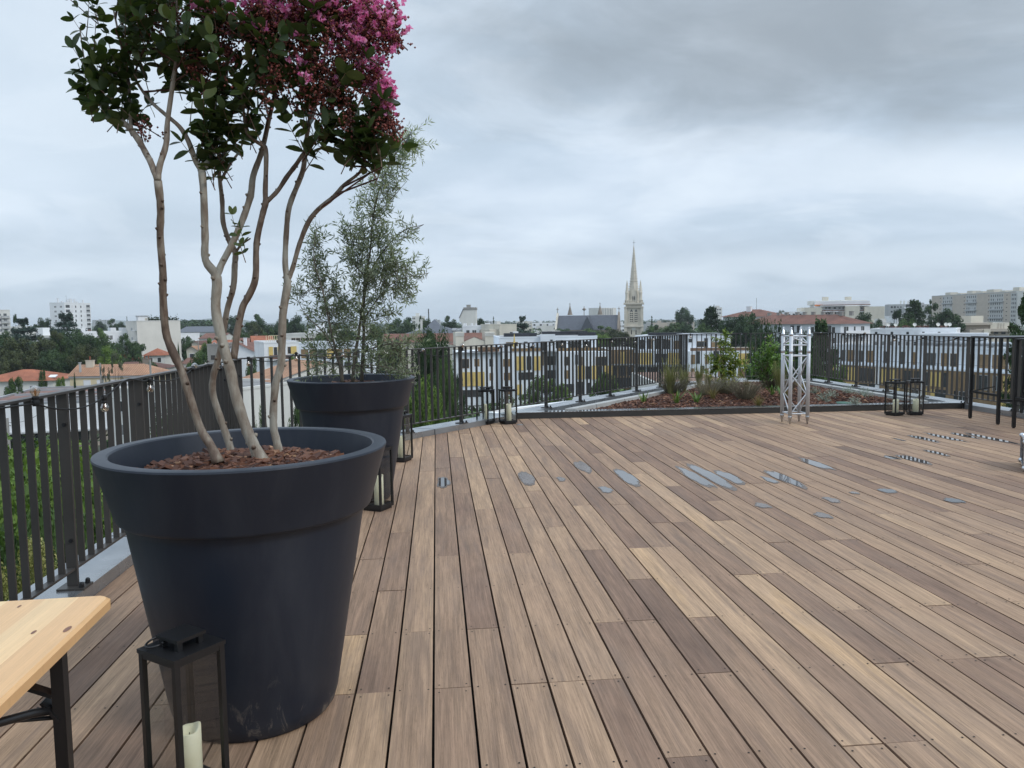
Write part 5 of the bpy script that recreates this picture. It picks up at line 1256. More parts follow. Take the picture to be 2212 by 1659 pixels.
# --- left side -------------------------------------------------------------------
b = Bld('apartment_tower', 'white apartment tower cut by the left edge of the frame', 'building', -60, 21, 671, 410, 420, 16, M_offw, roofmat=M_flat); b.parapet()
b.rows([b.H-3.0-2.8*i for i in range(8)], lin(1.5, b.W-3, 6), 1.5, 1.5, kinds=['d', 'w', 'm']); b.rows([b.H-3.0-2.8*i for i in range(8)], [2, 7, 11], 1.3, 1.4, 'r'); [b.balcony(b.W-4, b.W-.4, b.H-3.8-2.8*i, mat=M_grey) for i in range(6)]; b.done()
b = Bld('apartment_tower', 'white ten storey tower block with clustered roof chimneys rising behind the cedars', 'building', 139, 195, 656, 464, 486, 10, M_white, roofmat=M_flat)
side = MB(); b.parapet(.6)
for i in range(9):
    z = b.H-2.6-2.8*i
    for f0, f1, dz, hh, kk, nm in ((.04, .19, 0, 1.7, 'b', 'loggia'), (.23, .32, 0, 1.6, 's', 'shutter'), (.39, .44, 0, 1.5, 'd', 'window'), (.59, .64, 0, 1.5, 'd', 'window'), (.72, .80, 0, 1.6, 's', 'shutter'), (.83, .97, -.2, 2.1, 'b', 'loggia')): b.win(f0*b.W, z+dz, (f1-f0)*b.W, hh, 'f', kk, nm)
    b.win(3.0, z, 1.6, 1.2, 'l', 'w'); b.win(6.8, z, 1.6, 1.2, 'l', 'w')
    if i < 8: b.box('balcony_rail', b.W*.825, -.14, z-.2, b.W*.975, -.06, z+.7, M_grey if i < 5 else M_brown)
for x in (1.5, 6.4, 8.2, 9.9, 11.4, 13.1, 14.7, 16.4, 21.0): b.chimney(x, 4+((x*7) % 3), b.H, b.H+1.5+((x*5) % 2), .7, .7)
m_ = MB(); m_.tube([(8, 5, b.H), (8, 5, b.H+5)], .05, 5); m_.bar((7.2, 5, b.H+4.6), (8.8, 5, b.H+4.6), .06, .06); m_.build('antenna', [M_black], b.t); b.done()
b = Bld('apartment_block', 'low white balconied block running to the left of the blank gable', 'building', 158, 292, 719.5, 234, 246, 12, M_white, roofmat=M_flat); b.parapet(.6)
for i in range(5):
    z = b.H-2.9-2.8*i; b.balcony(.3, b.W-.3, z, 1.4, .9)
    b.rows([z+.1], lin(1, b.W-3.2, 6), 2.0, 2.1, kinds=['b', 'd', 'w', 's'])
for px in (185, 252, 276): b.box('stair_head', b.x(px)-.8, 4, b.H, b.x(px)+.8, 7, b.H+1.6, M_white)
b.done()
b = Bld('apartment_block', 'tall block with a blank cream gable wall, plants on its roof terrace', 'building', 295, 389, 694, 226, 232.4, 26, M_cream, roofmat=M_flat); b.parapet(.25, .25, M_offw)
b.wall.data.materials[0] = paint('blank_gable_render', (0.68, 0.65, 0.59), .08)
b.box('stair_head', 1.0, 5, b.H, 3.9, 9, b.H+1.6, M_white); b.box('stair_head_roof', .8, 4.8, b.H+1.6, 4.1, 9.2, b.H+1.75, M_grey)
for x in (3.1, 3.8): b.chimney(x, 4.0, b.H, b.H+1.0, .5, .4)
for i in range(6): b.box('balcony', -1.1, 1.0, b.H-2.75-2.8*i, 0, 4.2, b.H-2.6-2.8*i, M_white); b.box('balcony_rail', -1.1, 1.0, b.H-2.6-2.8*i, -1.02, 4.2, b.H-1.8-2.8*i, M_grey)
m_ = MB()
for i in range(420): leaf(m_, Vector((rnd.uniform(3.5, b.W-.3), rnd.uniform(.8, 4), b.H+.2+abs(rnd.gauss(0, .55)))), rdir(rnd), rdir(rnd), .45, .3, rnd.random()*.7)
m_.build('roof_plants', [leafmat('roof_plant_leaf', (.012, .022, .010), (.03, .05, .02), (.06, .08, .03), .1)], b.t); b.done()
b = Bld('white_block', 'small white stair tower on a flat roof among the dark cedars', 'building', 77, 92, 708, 262, 262, 4, M_white); b.box('flat_roof', b.W, -1, b.H-3.4, b.W+6, 6, b.H-2.6, M_offw); b.box('lower_wall', b.W, 0, 0, b.W+5.6, 5.6, b.H-3.4, M_offw); b.done()
b = Bld('house', 'house under a low orange tiled hip roof at the left edge', 'house', -60, 114, 821.5, 148, 150, 12.5, M_offw); b.hip(1.75, M_tileO, .6); rf = b.t.children[-1]
for px in (60, 88): m_ = MB(); x = b.x(px); m_.hexa([(x, 1.6, b.H+.28), (x+1.3, 1.6, b.H+.28), (x+1.3, 2.8, b.H+.62), (x, 2.8, b.H+.62), (x, 1.6, b.H+.42), (x+1.3, 1.6, b.H+.42), (x+1.3, 2.8, b.H+.76), (x, 2.8, b.H+.76)]); m_.build('skylight', [M_white], rf)
b.rows([b.H-2.6], lin(1, b.W-2, 6), 1.1, 1.5, kinds=['w', 's']); b.done()
b = Bld('house', 'honey stone house with old canal tiles, white shutters and a tall pot chimney', 'house', 150, 343, 809.5, 140, 141, 8, M_honey); b.hip(1.75, M_tileT, .35, left=False); rf = [c for c in b.t.children if c.name.startswith('roof')][0]
b.chimney(b.x(171), 3.2, b.H+.8, b.H+2.6, 1.3, .8, 1, rf, M_stone); b.chimney(b.x(160), 1.2, b.H, b.H+2.3, .3, .3, 0, rf, M_grey)
b.box('cornice', -.1, -.22, b.H-.5, b.W+.1, 0, b.H-.2, M_grey)
for px in (174, 203, 232, 262, 292, 320): b.win(b.x(px)-.1, b.H-3.0, 1.25, 2.1, 'f', 's', 'shuttered_window')
b.rows([b.H-6.4], lin(1.5, b.W-2.5, 6), 1.2, 2.2, kinds=['s']); b.done()
b = Bld('house', 'house under dark old tiles directly behind the honey stone house', 'house', 262, 362, 795, 164, 166, 9, M_offw); b.hip(1.2, M_tileD, .4, left=False); b.chimney(b.x(305), 3, b.H+.4, b.H+1.9, 1.6, .8, 2, None, M_stoneD); b.rows([b.H-2.4], lin(1, b.W-2, 4), 1, 1.5); b.done()
b = Bld('house', 'little house with a bright orange hip roof at the foot of the blank gable', 'house', 311, 356, 766, 192, 193, 7, M_offw); b.hip(1.5, M_tileO, .5); b.rows([b.H-2], [1, 3], 1, 1.3); b.done()
b = Bld('house', 'small orange roofed annex left of the blank gable foot', 'house', 274, 300, 776, 186, 188, 6, M_offw); b.gable(1.3, M_tileO); b.done()
b = Bld('warehouse', 'long white flat walled warehouse right of the blank gable', 'building', 389, 431, 721, 318, 326, 24, M_white, roofmat=M_metal); b.parapet(.3); b.done()
b = Bld('warehouse', 'low dark roofed hall behind the white warehouse', 'building', 380, 470, 717, 430, 430, 30, M_grey); b.gable(3.0, M_slate, 'x', .3); b.done()
b = Bld('workshop', 'brown tiled workshop roof beyond the stems of the front tree', 'building', 430, 478, 731, 290, 290, 16, M_offw); b.gable(1.9, M_tileR); b.rows([b.H-2.5], lin(.6, b.W-2, 4), 1, 1.4); b.done()
b = Bld('house', 'old stone house with grey window surrounds in the hollow right of the gable', 'house', 414, 428, 742, 215, 215, 8, M_stone); b.gable(.7, M_tileD, 'y'); b.rows([b.H-3, b.H-6], [.3, 1.1], .6, 1.2); b.done()
b = Bld('house', 'low stone house with a worn terracotta gable beside the cypresses', 'house', 402, 426, 755, 196, 196, 8, M_stone); b.gable(.9, M_tileT, 'y'); b.win(.8, b.H-2.6, 1.3, 1.6); b.done()
b = Bld('shed', 'pale shed with a reddish roof and white door by the front tree stem', 'building', 396, 421, 784, 150, 150, 6, M_offw); b.gable(.9, M_tileR, 'x', .4); b.win(.8, b.H-2.2, .9, 1.9, 'f', 's', 'door'); b.done()
b = Bld('concrete_building', 'raw concrete workshop with a stained wall between two tree stems', 'building', 447, 472, 746, 172, 172, 14, M_conc2, roofmat=M_flat); b.parapet(.3); b.rows([b.H-3.2], [.8], .9, 1.0, kind='b'); b.done()
b = Bld('house', 'house with a bright orange roof slope seen between the tree stems', 'house', 452, 506, 745, 214, 214, 9, M_offw); b.gable(1.3, M_tileO); b.win(b.x(458), b.H+.2, .6, .5, 'f', 'd'); b.done()
b = Bld('house', 'white gabled house with a red verge between the tree stems', 'house', 470, 558, 764, 168, 168, 12, M_white); b.gable(2.3, M_tileR, 'y', .4); b.chimney(b.x(521), 2, b.H+1, b.H+3.4, .6, .5); b.win(b.x(548), b.H-1.9, .9, 1.1, 'f', 'z'); b.done()
b = Bld('house', 'house with a broad orange roof and roof window left of the yellow shutters', 'house', 546, 590, 742, 226, 228, 12, M_offw); b.gable(2.2, M_tileO); b.done()
b = Bld('house', 'dull red roofed house between the two orange roofs', 'house', 500, 546, 741, 236, 236, 9, M_offw); b.gable(1.5, M_tileR); b.chimney(b.x(545), 3, b.H+.5, b.H+2.6, .7, .6, 0, None, M_stoneD); b.done()
b = Bld('villa', 'white modern villa with yellow shutters and a wooden roof pergola', 'building', 570, 645, 741, 150, 153, 12, M_white, roofmat=M_flat); b.parapet(.35)
b.pwin(578, 749, 587, 775, 'y', 'shutter', .08); b.pwin(588, 749, 597, 772, 'd'); b.pwin(597, 749, 604, 775, 'y', 'shutter', .08); b.pwin(619, 749, 626, 764, 'c'); b.pwin(626, 748, 638, 764, 'y', 'shutter', .08)
m_ = MB()
for i in range(5): m_.box(1+i*.8, .8, b.H, 1.08+i*.8, .88, b.H+1.5); m_.box(1+i*.8, 3.4, b.H, 1.08+i*.8, 3.48, b.H+1.5)
for z in (.7, 1.42): m_.box(1, .79, b.H+z, 4.3, .87, b.H+z+.08)
m_.build('pergola', [M_honey], b.t); b.balcony(1, 5, b.H-3.2, 1.0, .9, M_brown); b.done()
b = Bld('house', 'house with a long pale tiled roof and white gable just beyond the railing', 'house', 508, 571, 826, 108, 100, 18, M_offw); b.gable(2.6, M_tileT, 'x', .35); b.wall.data.materials[0] = M_grey
b.rows([b.H-2.6, b.H-5.4], [2, 6, 10, 14], .8, 1.5, 'r', 'w'); b.done()
b = Bld('house', 'second pale tiled roof with a white wall right of the long one', 'house', 583, 632, 822, 112, 110, 16, M_white); b.gable(2.2, M_tileT, 'x', .35); b.rows([b.H-2.8, b.H-5.6], [1, 3], .8, 1.5, 'f', 'w'); b.done()
b = Bld('low_building', 'white low building with a brown flat roof and skylights below the near railing', 'building', -60, 232, 872, 107, 112, 30, M_white, roofmat=mk('red_brown_roof_felt', (.20, .115, .095), .9, .2, .3)); b.parapet(.3, .35, M_metal)
for px, y0, l in ((30, 6, 5), (70, 12, 4), (120, 5, 6), (175, 10, 5), (205, 18, 5)): b.box('skylight', b.x(px), y0, b.H, b.x(px)+l, y0+1.6, b.H+.5, M_wglass)
for y in (3.5, 15, 24): b.box('roof_kerb', 1, y, b.H, b.W-1, y+.3, b.H+.35, M_metal)
b.box('ground_floor_wall', .2, -.004, 0, b.W-.2, 0, 2.3, M_beige); b.rows([.2], lin(2, b.W-4, 7), 1.4, 2.0, 'f', 'b', rg=rnd); b.box('canopy', 0, -1.1, 2.32, b.W, 0, 2.5, M_grey); b.done()
b = Bld('low_building', 'pale grey building seen in slits through the near railing', 'building', 236, 470, 846, 92, 86, 16, M_offw, roofmat=M_flat); b.parapet(.3); b.rows([b.H-2.6, b.H-5.4], lin(1.5, b.W-2, 6), 1.0, 1.4, kinds=['d', 'w']); b.done()
b = Bld('villa', 'long white modern block with a roof railing behind the far pot', 'building', 640, 790, 742, 172, 172, 14, M_white2, roofmat=M_flat); b.parapet(.3); b.rows([b.H-3.2, b.H-6.2, b.H-9.2], lin(1, b.W-3, 7), 1.6, 2.0, kinds=['y', 'b', 'c', 'z']); b.done()
b = Bld('white_building', 'white two storey building with small brown windows left of the silvery tree', 'building', 618, 706, 723, 300, 300, 16, M_offw, roofmat=M_flat); b.parapet(.6); b.rows([b.H-2.3], lin(2, b.W-3, 7), 1.6, 1.1, kind='c'); b.rows([b.H-5.2], lin(2, b.W-3, 7), 1.6, 1.2); b.box('roof_storey', b.x(656), 5, b.H, b.x(704), 12, b.H+2.2, M_white); b.box('stair_head', b.x(672), 6, b.H+2.2, b.x(688), 10, b.H+4.4, M_white); b.done()
# --- middle ------------------------------------------------------------------------
b = Bld('apartment_slab', 'pale distant slab with a mast beside it, above the tree line', 'building', 890, 914, 683, 640, 640, 14, M_offw); b.chimney(4, 5, b.H, b.H+2.5, 3, 2); b.rows([b.H-2.5-2.8*i for i in range(5)], [.3, 1.6], .9, 1.3, 'f', 'b'); m_ = MB(); m_.tube([(b.W+4, 5, 0), (b.W+4, 5, b.H+6)], .5, 6); m_.build('mast', [M_black], b.t); b.done()
b = Bld('tall_house', 'tall white windowless house with a cut sloping top', 'building', 998, 1027.5, 668, 332, 332, 14, M_offw, wall=False)
m_ = MB(); W, H = b.W, b.H; dx = W*.2
poly = [(-dx, H-3.8), (-dx, H-5.2), (0, H-5.8), (0, 0), (W, 0), (W, H), (W*.1, H)]
m_.add([(x, 0, z) for x, z in poly]+[(x, 12, z) for x, z in poly], [tuple(range(7)), tuple(reversed(range(7, 14)))]+[(i, i+7, (i+1) % 7+7, (i+1) % 7) for i in range(7)]); m_.build('wall', [M_offw], b.t)
b.box('cornice', W*.1, -.2, H-.2, W+.2, 12.2, H+.8, M_conc2); b.box('band', W*.5, -.12, H-8.4, W+.05, 0, H-7, M_conc2); b.chimney(W*.45, 4, H+.8, H+2.0, 1.8, 1, 0, None, M_conc2)
m_ = MB(); m_.bar((-dx-.1, -.1, H-3.7), (W*.1, -.1, H+.2), .4, .3); m_.build('verge', [M_slate], b.t); b.done()
b = Bld('white_building', 'bright white flat roofed house with a row of dark window pairs', 'building', 999, 1062, 706, 282, 282, 12, M_white, roofmat=M_flat); b.parapet(.5)
b.rows([b.H-2.9], [b.x(p) for p in (1007, 1010, 1020, 1024.5, 1035.5, 1040, 1051.5)], .62, 1.7, kind='b'); b.rows([b.H-5.9], lin(1, b.W-2, 5), 1, 1.6)
for p0, p1 in ((1000, 1006), (1016, 1020), (1026, 1029), (1047, 1058)): b.box('roof_box', b.x(p0), 2, b.H, b.x(p1), 6, b.H+1.3, M_white)
b.done()
b = Bld('slate_roofed_hall', 'long hall with steep slate hip roofs and a raised central pyramid', 'building', 862, 1008, 724, 268, 268, 22, M_offw); b.hip(3.6, M_slate, .4)
m_ = MB(); xa, xb, xm = b.x(902), b.x(962), b.x(934); zz = b.H; m_.add([(xa, -2.5, zz), (xb, -2.5, zz), (xb, 19, zz), (xa, 19, zz), (xm, 8, zz+5.6)], [(0, 1, 4), (1, 2, 4), (2, 3, 4), (3, 0, 4)]); m_.build('central_roof', [M_slate], b.t)
b.chimney(b.x(908), 3, b.H+.5, b.H+5.5, .7, .6)
for p in (893, 917, 974, 985): m_ = MB(); x = b.x(p); m_.hexa([(x, 3.5, b.H+1.3), (x+1.6, 3.5, b.H+1.3), (x+1.6, 5.8, b.H+2.1), (x, 5.8, b.H+2.1), (x, 3.5, b.H+1.5), (x+1.6, 3.5, b.H+1.5), (x+1.6, 5.8, b.H+2.3), (x, 5.8, b.H+2.3)]); m_.build('skylight', [M_wglass], b.t)
b.done()
b = Bld('long_house', 'long house under a rusty red roof in front of the slate hall', 'house', 828, 1052, 737, 220, 222, 9, M_cream); b.gable(2.2, M_tileR, 'x', .4); b.rows([b.H-2.2], lin(2, b.W-3, 12), .9, 1.2, kinds=['d', 'w']); b.done()
b = Bld('house', 'cream gabled building with striped parapet blocks and a red lean roof', 'house', 984, 1066, 745, 190, 192, 14, M_cream); b.gable(2.0, M_tileR, 'y', .1)
for p0, p1 in ((983, 1001), (1047, 1067)):
    b.box('parapet_block', b.x(p0), -.3, b.H-1, b.x(p1), 4, b.z(717, (p0+p1)/2), M_cream)
    for i in range(3): b.box('moulding', b.x(p0)-.1, -.45, b.z(719+i*2.6, p0)-.12, b.x(p1)+.1, -.3, b.z(719+i*2.6, p0)+.06, M_offw)
b.chimney(b.x(1001), -.8, b.H-2.5, b.H+.8, .6, .5); b.box('corrugated_wall', b.x(1020), -.1, b.H-4, b.x(1064), 0, b.H-.1, M_stone); b.done()
b = Bld('beige_block', 'plain beige block with stained end wall right of the cream gable', 'building', 1079, 1116, 702, 262, 264, 22, M_cream, roofmat=M_flat); b.parapet(.3); b.box('annex', -3.2, 1, 0, 0, 12, b.H-1.4, M_stone); b.box('chimney_block', .1, 3, b.H, 1.4, 6, b.H+1.3, M_offw); b.rows([b.H-3.4, b.H-6.2], [b.W-2.6], 2, 1.1); b.done()
# the big white and yellow estate facing us
E_ = Bld('estate_block', 'big white apartment block with yellow shutters, straight beyond the slanting railing', 'building', 1078, 1290, 729, 162, 164, 16, M_white2, roofmat=M_flat); b = E_; b.parapet(.25)
b.pbox('terrace_wing', 979, 760, 1078, 880, -2.5, 12, M_white2); b.pbox('terrace_floor', 979, 758.5, 1200, 760, -3.2, -.002, M_metal); b.pbox('front_wing', 1078, 760, 1164, 880, -3.2, -.004, M_white2); b.pbox('terrace_rail', 1100, 751, 1164, 757.5, -3.1, -3.0, M_bronze)
b.pbox('stair_block', 1166, 722, 1197, 880, -1.2, -.003, M_white2); b.pbox('right_wing', 1198, 759, 1311, 880, -3.0, -.0035, M_white2); b.pbox('terrace_rail', 1198, 750, 1290, 757, -2.9, -2.8, M_bronze)
b.pbox('solar_panels', 1091, 720, 1163, 728, 3, 4.2, M_pv); b.pbox('solar_panels', 1175, 716, 1275, 724.5, 3, 4.2, M_pv); b.pbox('solar_panels', 1252, 718, 1290, 726, 1.5, 2.2, M_pv); b.pbox('roof_plinth', 1116, 717, 1126, 721, 6, 8, M_white); b.pbox('roof_plinth', 1205, 715.5, 1220, 718, 6, 8, M_offw)
m_ = MB(); zt = b.z(754); xu = b.x(1108.5); m_.lathe([(.02, zt-3), (.02, zt+.2), (.30, zt+.6), (.12, zt+2.6), (.02, zt+3.4)], 8, 0, c=(xu, -1.8, 0)); um = m_.build('folded_parasol', [M_yellow], None); um.location = b.P0; um.rotation_euler = (0, 0, b.ang); tag(um, 'folded yellow parasol on the white roof terrace', 'parasol')
for (l, t, r_, bt, k, of) in [(1092, 739, 1118, 748, 'c', 0), (1131, 738, 1139, 742, 'b', 0), (1167, 737, 1180, 757, 'b', 1.2), (1186, 733, 1192, 741, 'm', 1.2), (1200, 735, 1222, 752, 'b', 0), (1228, 737, 1250, 753, 'b', 0), (1262, 737, 1276, 752, 'b', 0),
      (995, 774, 1011, 794, 'c', 2.5), (1022, 774, 1033, 790, 'z', 2.5), (1054, 774, 1062, 790, 'b', 2.5), (1083, 774, 1100, 790, 'z', 3.2), (1054, 804, 1062, 820, 'z', 2.5), (1084, 803, 1100, 819, 'z', 3.2), (1054, 832, 1062, 848, 'b', 2.5), (1084, 832, 1100, 849, 'z', 3.2),
      (991, 802, 1043, 832, 'y', 2.6), (994, 840, 1040, 855, 'b', 2.5), (1111, 768, 1131, 798, 'y', 3.3), (1133, 768, 1143, 797, 'b', 3.2), (1146, 768, 1162, 798, 'y', 3.3), (1115, 802, 1146, 818, 'b', 3.2), (1112, 828, 1122, 850, 'y', 3.3), (1164, 760, 1172, 789, 'z', 1.25),
      (1180, 769, 1197, 788, 'b', 1.2), (1180, 799, 1197, 817, 'b', 1.2), (1180, 827, 1197, 846, 'b', 1.2), (1213, 769, 1222, 788, 'c', 3.0), (1213, 798, 1222, 816, 'z', 3.0), (1213, 827, 1234, 846, 'b', 3.0), (1236, 765, 1243, 786, 'm', 3.0), (1244, 769, 1252, 788, 'c', 3.0), (1280, 769, 1304, 789, 'c', 3.0),
      (1242, 788, 1257, 817, 'y', 3.1), (1258, 789, 1270, 817, 'm', 3.0), (1272, 788, 1282, 817, 'y', 3.1), (1296, 788, 1316, 817, 'y', 3.1), (1284, 789, 1294, 817, 'b', 3.0), (1240, 822, 1256, 850, 'c', 3.0), (1262, 824, 1270, 850, 'm', 3.0), (1282, 824, 1304, 850, 'b', 3.0)]:
    b.pwin(l, t, r_, bt, k, 'shutter' if k in 'yz' else 'window', of)
b.pbox('terrace_fence', 1030, 749, 1076, 759, -2.3, -2.2, M_wood); b.pbox('garden_wall', 970, 861, 1230, 872, -14, -13.7, M_white); b.done()
b = Bld('estate_block', 'recessed yellow and brown wing of the white estate, in front of the church trees', 'building', 1312, 1372, 755, 186, 186, 12, M_bronze, roofmat=M_flat); b.parapet(.2, .3, M_white)
for l, t, r_, bt, k in [(1319, 760, 1340, 786, 'z'), (1341, 760, 1352, 786, 'y'), (1353, 760, 1362, 786, 'z'), (1320, 791, 1332, 812, 'b'), (1340, 791, 1352, 812, 'b'), (1356, 791, 1364, 812, 'm'), (1320, 816, 1364, 838, 'b')]: b.pwin(l, t, r_, bt, k, 'shutter' if k in 'yz' else 'window')
b.pbox('balcony', 1313, 786, 1371, 788.5, -1.2, -.01, M_grey); b.done()
b = Bld('estate_block', 'white and yellow estate wing left of the railing corner', 'building', 1372, 1484, 727, 176, 172, 14, M_white2, roofmat=M_flat); b.parapet(.25)
b.pbox('front_wing', 1374, 756, 1484, 872, -2.6, -.004, M_white2); b.pbox('solar_panels', 1395, 719, 1470, 726, 3, 4, M_pv); b.pbox('balcony', 1374, 786, 1484, 789, -3.6, -2.605, M_grey)
for l, t, r_, bt, k, of in [(1380, 734, 1392, 754, 'b', 0), (1398, 732, 1408, 754, 'c', 0), (1414, 732, 1424, 754, 'b', 0), (1432, 733, 1448, 754, 'b', 0), (1455, 736, 1480, 754, 'z', 0), (1376, 761, 1384, 786, 'z', 2.6), (1386, 761, 1414, 786, 'y', 2.7), (1420, 763, 1444, 782, 'b', 2.6), (1447, 761, 1478, 786, 'y', 2.7), (1378, 791, 1400, 814, 'b', 2.6), (1404, 791, 1424, 814, 'c', 2.6), (1430, 791, 1446, 812, 'b', 2.6), (1452, 791, 1480, 812, 'c', 2.6), (1380, 818, 1420, 842, 'c', 2.6), (1440, 818, 1478, 842, 'b', 2.6)]: b.pwin(l, t, r_, bt, k, 'shutter' if k in 'yz' else 'window', of)
b.done()
b = Bld('estate_block', 'white estate wing with brown window panels, seen through the short railing', 'building', 1484, 1580, 728, 168, 168, 14, M_white2, roofmat=M_metal); b.parapet(.2)
b.pbox('front_wing', 1484, 757, 1640, 872, -2.6, -.004, M_white2); b.pbox('terrace_rail', 1486, 750, 1640, 756.5, -2.5, -2.4, M_wood); b.pbox('terrace_planting_wall', 1580, 752, 1640, 757, -2.4, 6, M_cream); b.pbox('roof_edge', 1478, 721, 1570, 727.6, 1, 10, M_metal)
for l, t, r_, bt, k, of in [(1487, 731, 1496, 740, 'm', 0), (1506, 737, 1526, 750, 'c', 0), (1521, 730, 1530, 752, 'm', 0), (1537, 739, 1556, 750, 'z', 0), (1567, 737, 1576, 748, 'm', 0), (1487, 765, 1496, 785, 'z', 2.6), (1497, 757, 1507, 785, 'm', 2.6), (1517, 765, 1525, 785, 'z', 2.6), (1535, 757, 1547, 785, 'b', 2.6), (1547, 765, 1560, 785, 'z', 2.6), (1487, 794, 1495, 812, 'z', 2.6), (1507, 788, 1516, 816, 'm', 2.6), (1517, 794, 1525, 813, 'z', 2.6), (1545, 794, 1562, 816, 'z', 2.6), (1588, 762, 1612, 786, 'y', 2.7), (1588, 794, 1612, 814, 'z', 2.6)]: b.pwin(l, t, r_, bt, k, 'shutter' if k in 'yz' else 'window', of)
b.done()
low = Bld('low_roof_building', 'low annex with a gravel roof and white parapet just beyond the slanting railing', 'building', 1040, 1330, 884, 38, 32, 16, M_white, ztop=-3.4, roofmat=M_gravel); low.parapet(.35, .25); low.box('roof_duct', 8, 8, low.H, 11, 9, low.H+.5, M_metal); low.done()
low = Bld('low_roof_building', 'low annex with a reddish roof and pale parapet behind the short railing', 'building', 1480, 1690, 838, 40, 40, 18, M_offw, ztop=-2.6, roofmat=mk('reddish_roof_felt', (.24, .15, .115), .9, .2, .6)); low.done()
# --- church ----------------------------------------------------------------------------
CH = Bld('church_nave', 'church nave with a long slate roof, gable crosses and small pinnacles', 'church', 1203, 1333, 712, 418, 412, 16, M_stoneD); b = CH; b.gable(b.z(681, 1270)-b.H, M_slate, 'x', .1)
W, H, R_ = b.W, b.H, b.z(681, 1270)
for x in (-.6, W+.6):
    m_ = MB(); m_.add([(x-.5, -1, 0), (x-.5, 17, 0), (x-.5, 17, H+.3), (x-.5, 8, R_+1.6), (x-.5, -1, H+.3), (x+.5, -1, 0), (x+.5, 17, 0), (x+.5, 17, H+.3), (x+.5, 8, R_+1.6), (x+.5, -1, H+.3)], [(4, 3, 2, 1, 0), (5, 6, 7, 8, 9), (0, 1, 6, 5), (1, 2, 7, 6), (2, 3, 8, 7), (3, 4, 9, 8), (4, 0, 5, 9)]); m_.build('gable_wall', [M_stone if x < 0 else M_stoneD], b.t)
    m_ = MB(); m_.box(x-.14, 7.86, R_+1.5, x+.14, 8.14, R_+4.4); m_.box(x-.7, 7.88, R_+3.2, x+.7, 8.12, R_+3.5); m_.build('cross', [M_stoneD], b.t)
m_ = MB(); m_.box(W*.52-3, -5, 0, W*.52+3, 6, H); m_.add([(W*.52-3.3, -5.3, H), (W*.52+3.3, -5.3, H), (W*.52+3.3, 8, H), (W*.52-3.3, 8, H), (W*.52, -5.3, R_-.4), (W*.52, 8, R_-.3)], [(0, 1, 4), (1, 2, 5, 4), (3, 0, 4, 5)], 1); m_.build('transept', [M_stoneD, M_slate], b.t)
for px, hh in ((1225, 1), (1297-5, 1)):
    m_ = MB(); x = b.x(px); m_.lathe([(1.5, R_+.3), (1.3, R_+.8), (.15, R_+5.6), (.0001, R_+5.7)], 8, c=(x, 14, 0)); m_.box(x-.1, 13.9, R_+5.4, x+.1, 14.1, R_+7.0); m_.box(x-.5, 13.92, R_+6.2, x+.5, 14.08, R_+6.4); m_.build('pinnacle', [M_stoneD], b.t)
m_ = MB(); x = b.x(1258); m_.box(x-.15, 9.85, R_, x+.15, 10.15, R_+5); m_.box(x-1.1, 9.9, R_+3.1, x+1.1, 10.1, R_+3.5); m_.ball((x, 10, R_+3.3), .8, 8, 6); m_.build('cross', [M_stoneD], b.t)
b.rows([H-5], lin(3, W-4, 7), 1.3, 4.0, 'f', 'b'); b.done()
TWc = at(1369, 700, 400); tw_ = thing('church_tower', 'tall pale gothic church tower with a slender crocketed stone spire', 'church tower', (TWc.x, TWc.y, GROUND), math.radians(-9))
def tz(py): return at(1369, py, 400).z-GROUND
hw = 4.15
zb, z1, z2, z3, ztip = tz(705), tz(656), tz(640), tz(618), tz(530)
m_ = MB(); m_.box(-hw, -hw, 0, hw, hw, z1)
for sx in (-1, 1):
    for sy in (-1, 1):
        m_.box(sx*hw-.65, sy*hw-.65, 0, sx*hw+.65, sy*hw+.65, z1-1.5); m_.hexa([(sx*hw-1.1, sy*hw-1.1, 0), (sx*hw+1.1, sy*hw-1.1, 0), (sx*hw+1.1, sy*hw+1.1, 0), (sx*hw-1.1, sy*hw+1.1, 0), (sx*hw-.7, sy*hw-.7, zb), (sx*hw+.7, sy*hw-.7, zb), (sx*hw+.7, sy*hw+.7, zb), (sx*hw-.7, sy*hw+.7, zb)])
m_.build('shaft', [M_stone], tw_)
m_ = MB()
for z, e, h in ((tz(705), .95, .7), (z1, 1.0, .9), (tz(664), .8, .35)): m_.box(-hw-e, -hw-e, z-h/2, hw+e, hw+e, z+h/2)
m_.build('string_course', [M_stone], tw_)
def pointed(mb, cx, z0, w, h, y, m=0, t=.5):
    pts = [(cx-w/2, z0), (cx+w/2, z0), (cx+w/2, z0+h*.72), (cx+w*.28, z0+h*.9), (cx, z0+h), (cx-w*.28, z0+h*.9), (cx-w/2, z0+h*.72)]
    mb.add([(x, y, z) for x, z in pts], [tuple(range(7))], m, t)
def on_faces(fn, name, mats, parent=tw_):
    for a in range(4):
        m = MB(); fn(m); R_ = Matrix.Rotation(a*PI/2, 3, 'Z'); m.v = [tuple(R_ @ Vector(v)) for v in m.v]; m.build(name, mats, parent)
for cx in (-1.15, 1.15):
    def f1(m, cx=cx):
        z0, z9 = tz(695), tz(668)
        pointed(m, cx, z0, 1.5, z9-z0, -hw-.02, 0)
        for i in range(5): z = z0+(z9-z0)*(.06+.16*i); m.box(cx-.7, -hw-.12, z, cx+.7, -hw-.025, z+(z9-z0)*.07, 1)
        m.box(cx-.1, -hw-.14, z0, cx+.1, -hw-.022, z9-1, 1)
        for s_ in (-1, 1): m.box(cx+s_*.9-.15, -hw-.3, z0-.3, cx+s_*.9+.15, -hw, z9-2, 1)
    on_faces(f1, 'belfry_window', [M_dkglass, M_stone])
    def f2(m, cx=cx): pointed(m, cx, tz(722), .5, tz(712)-tz(722), -hw-.03, 0); 
    on_faces(f2, 'lancet_window', [M_dkglass])
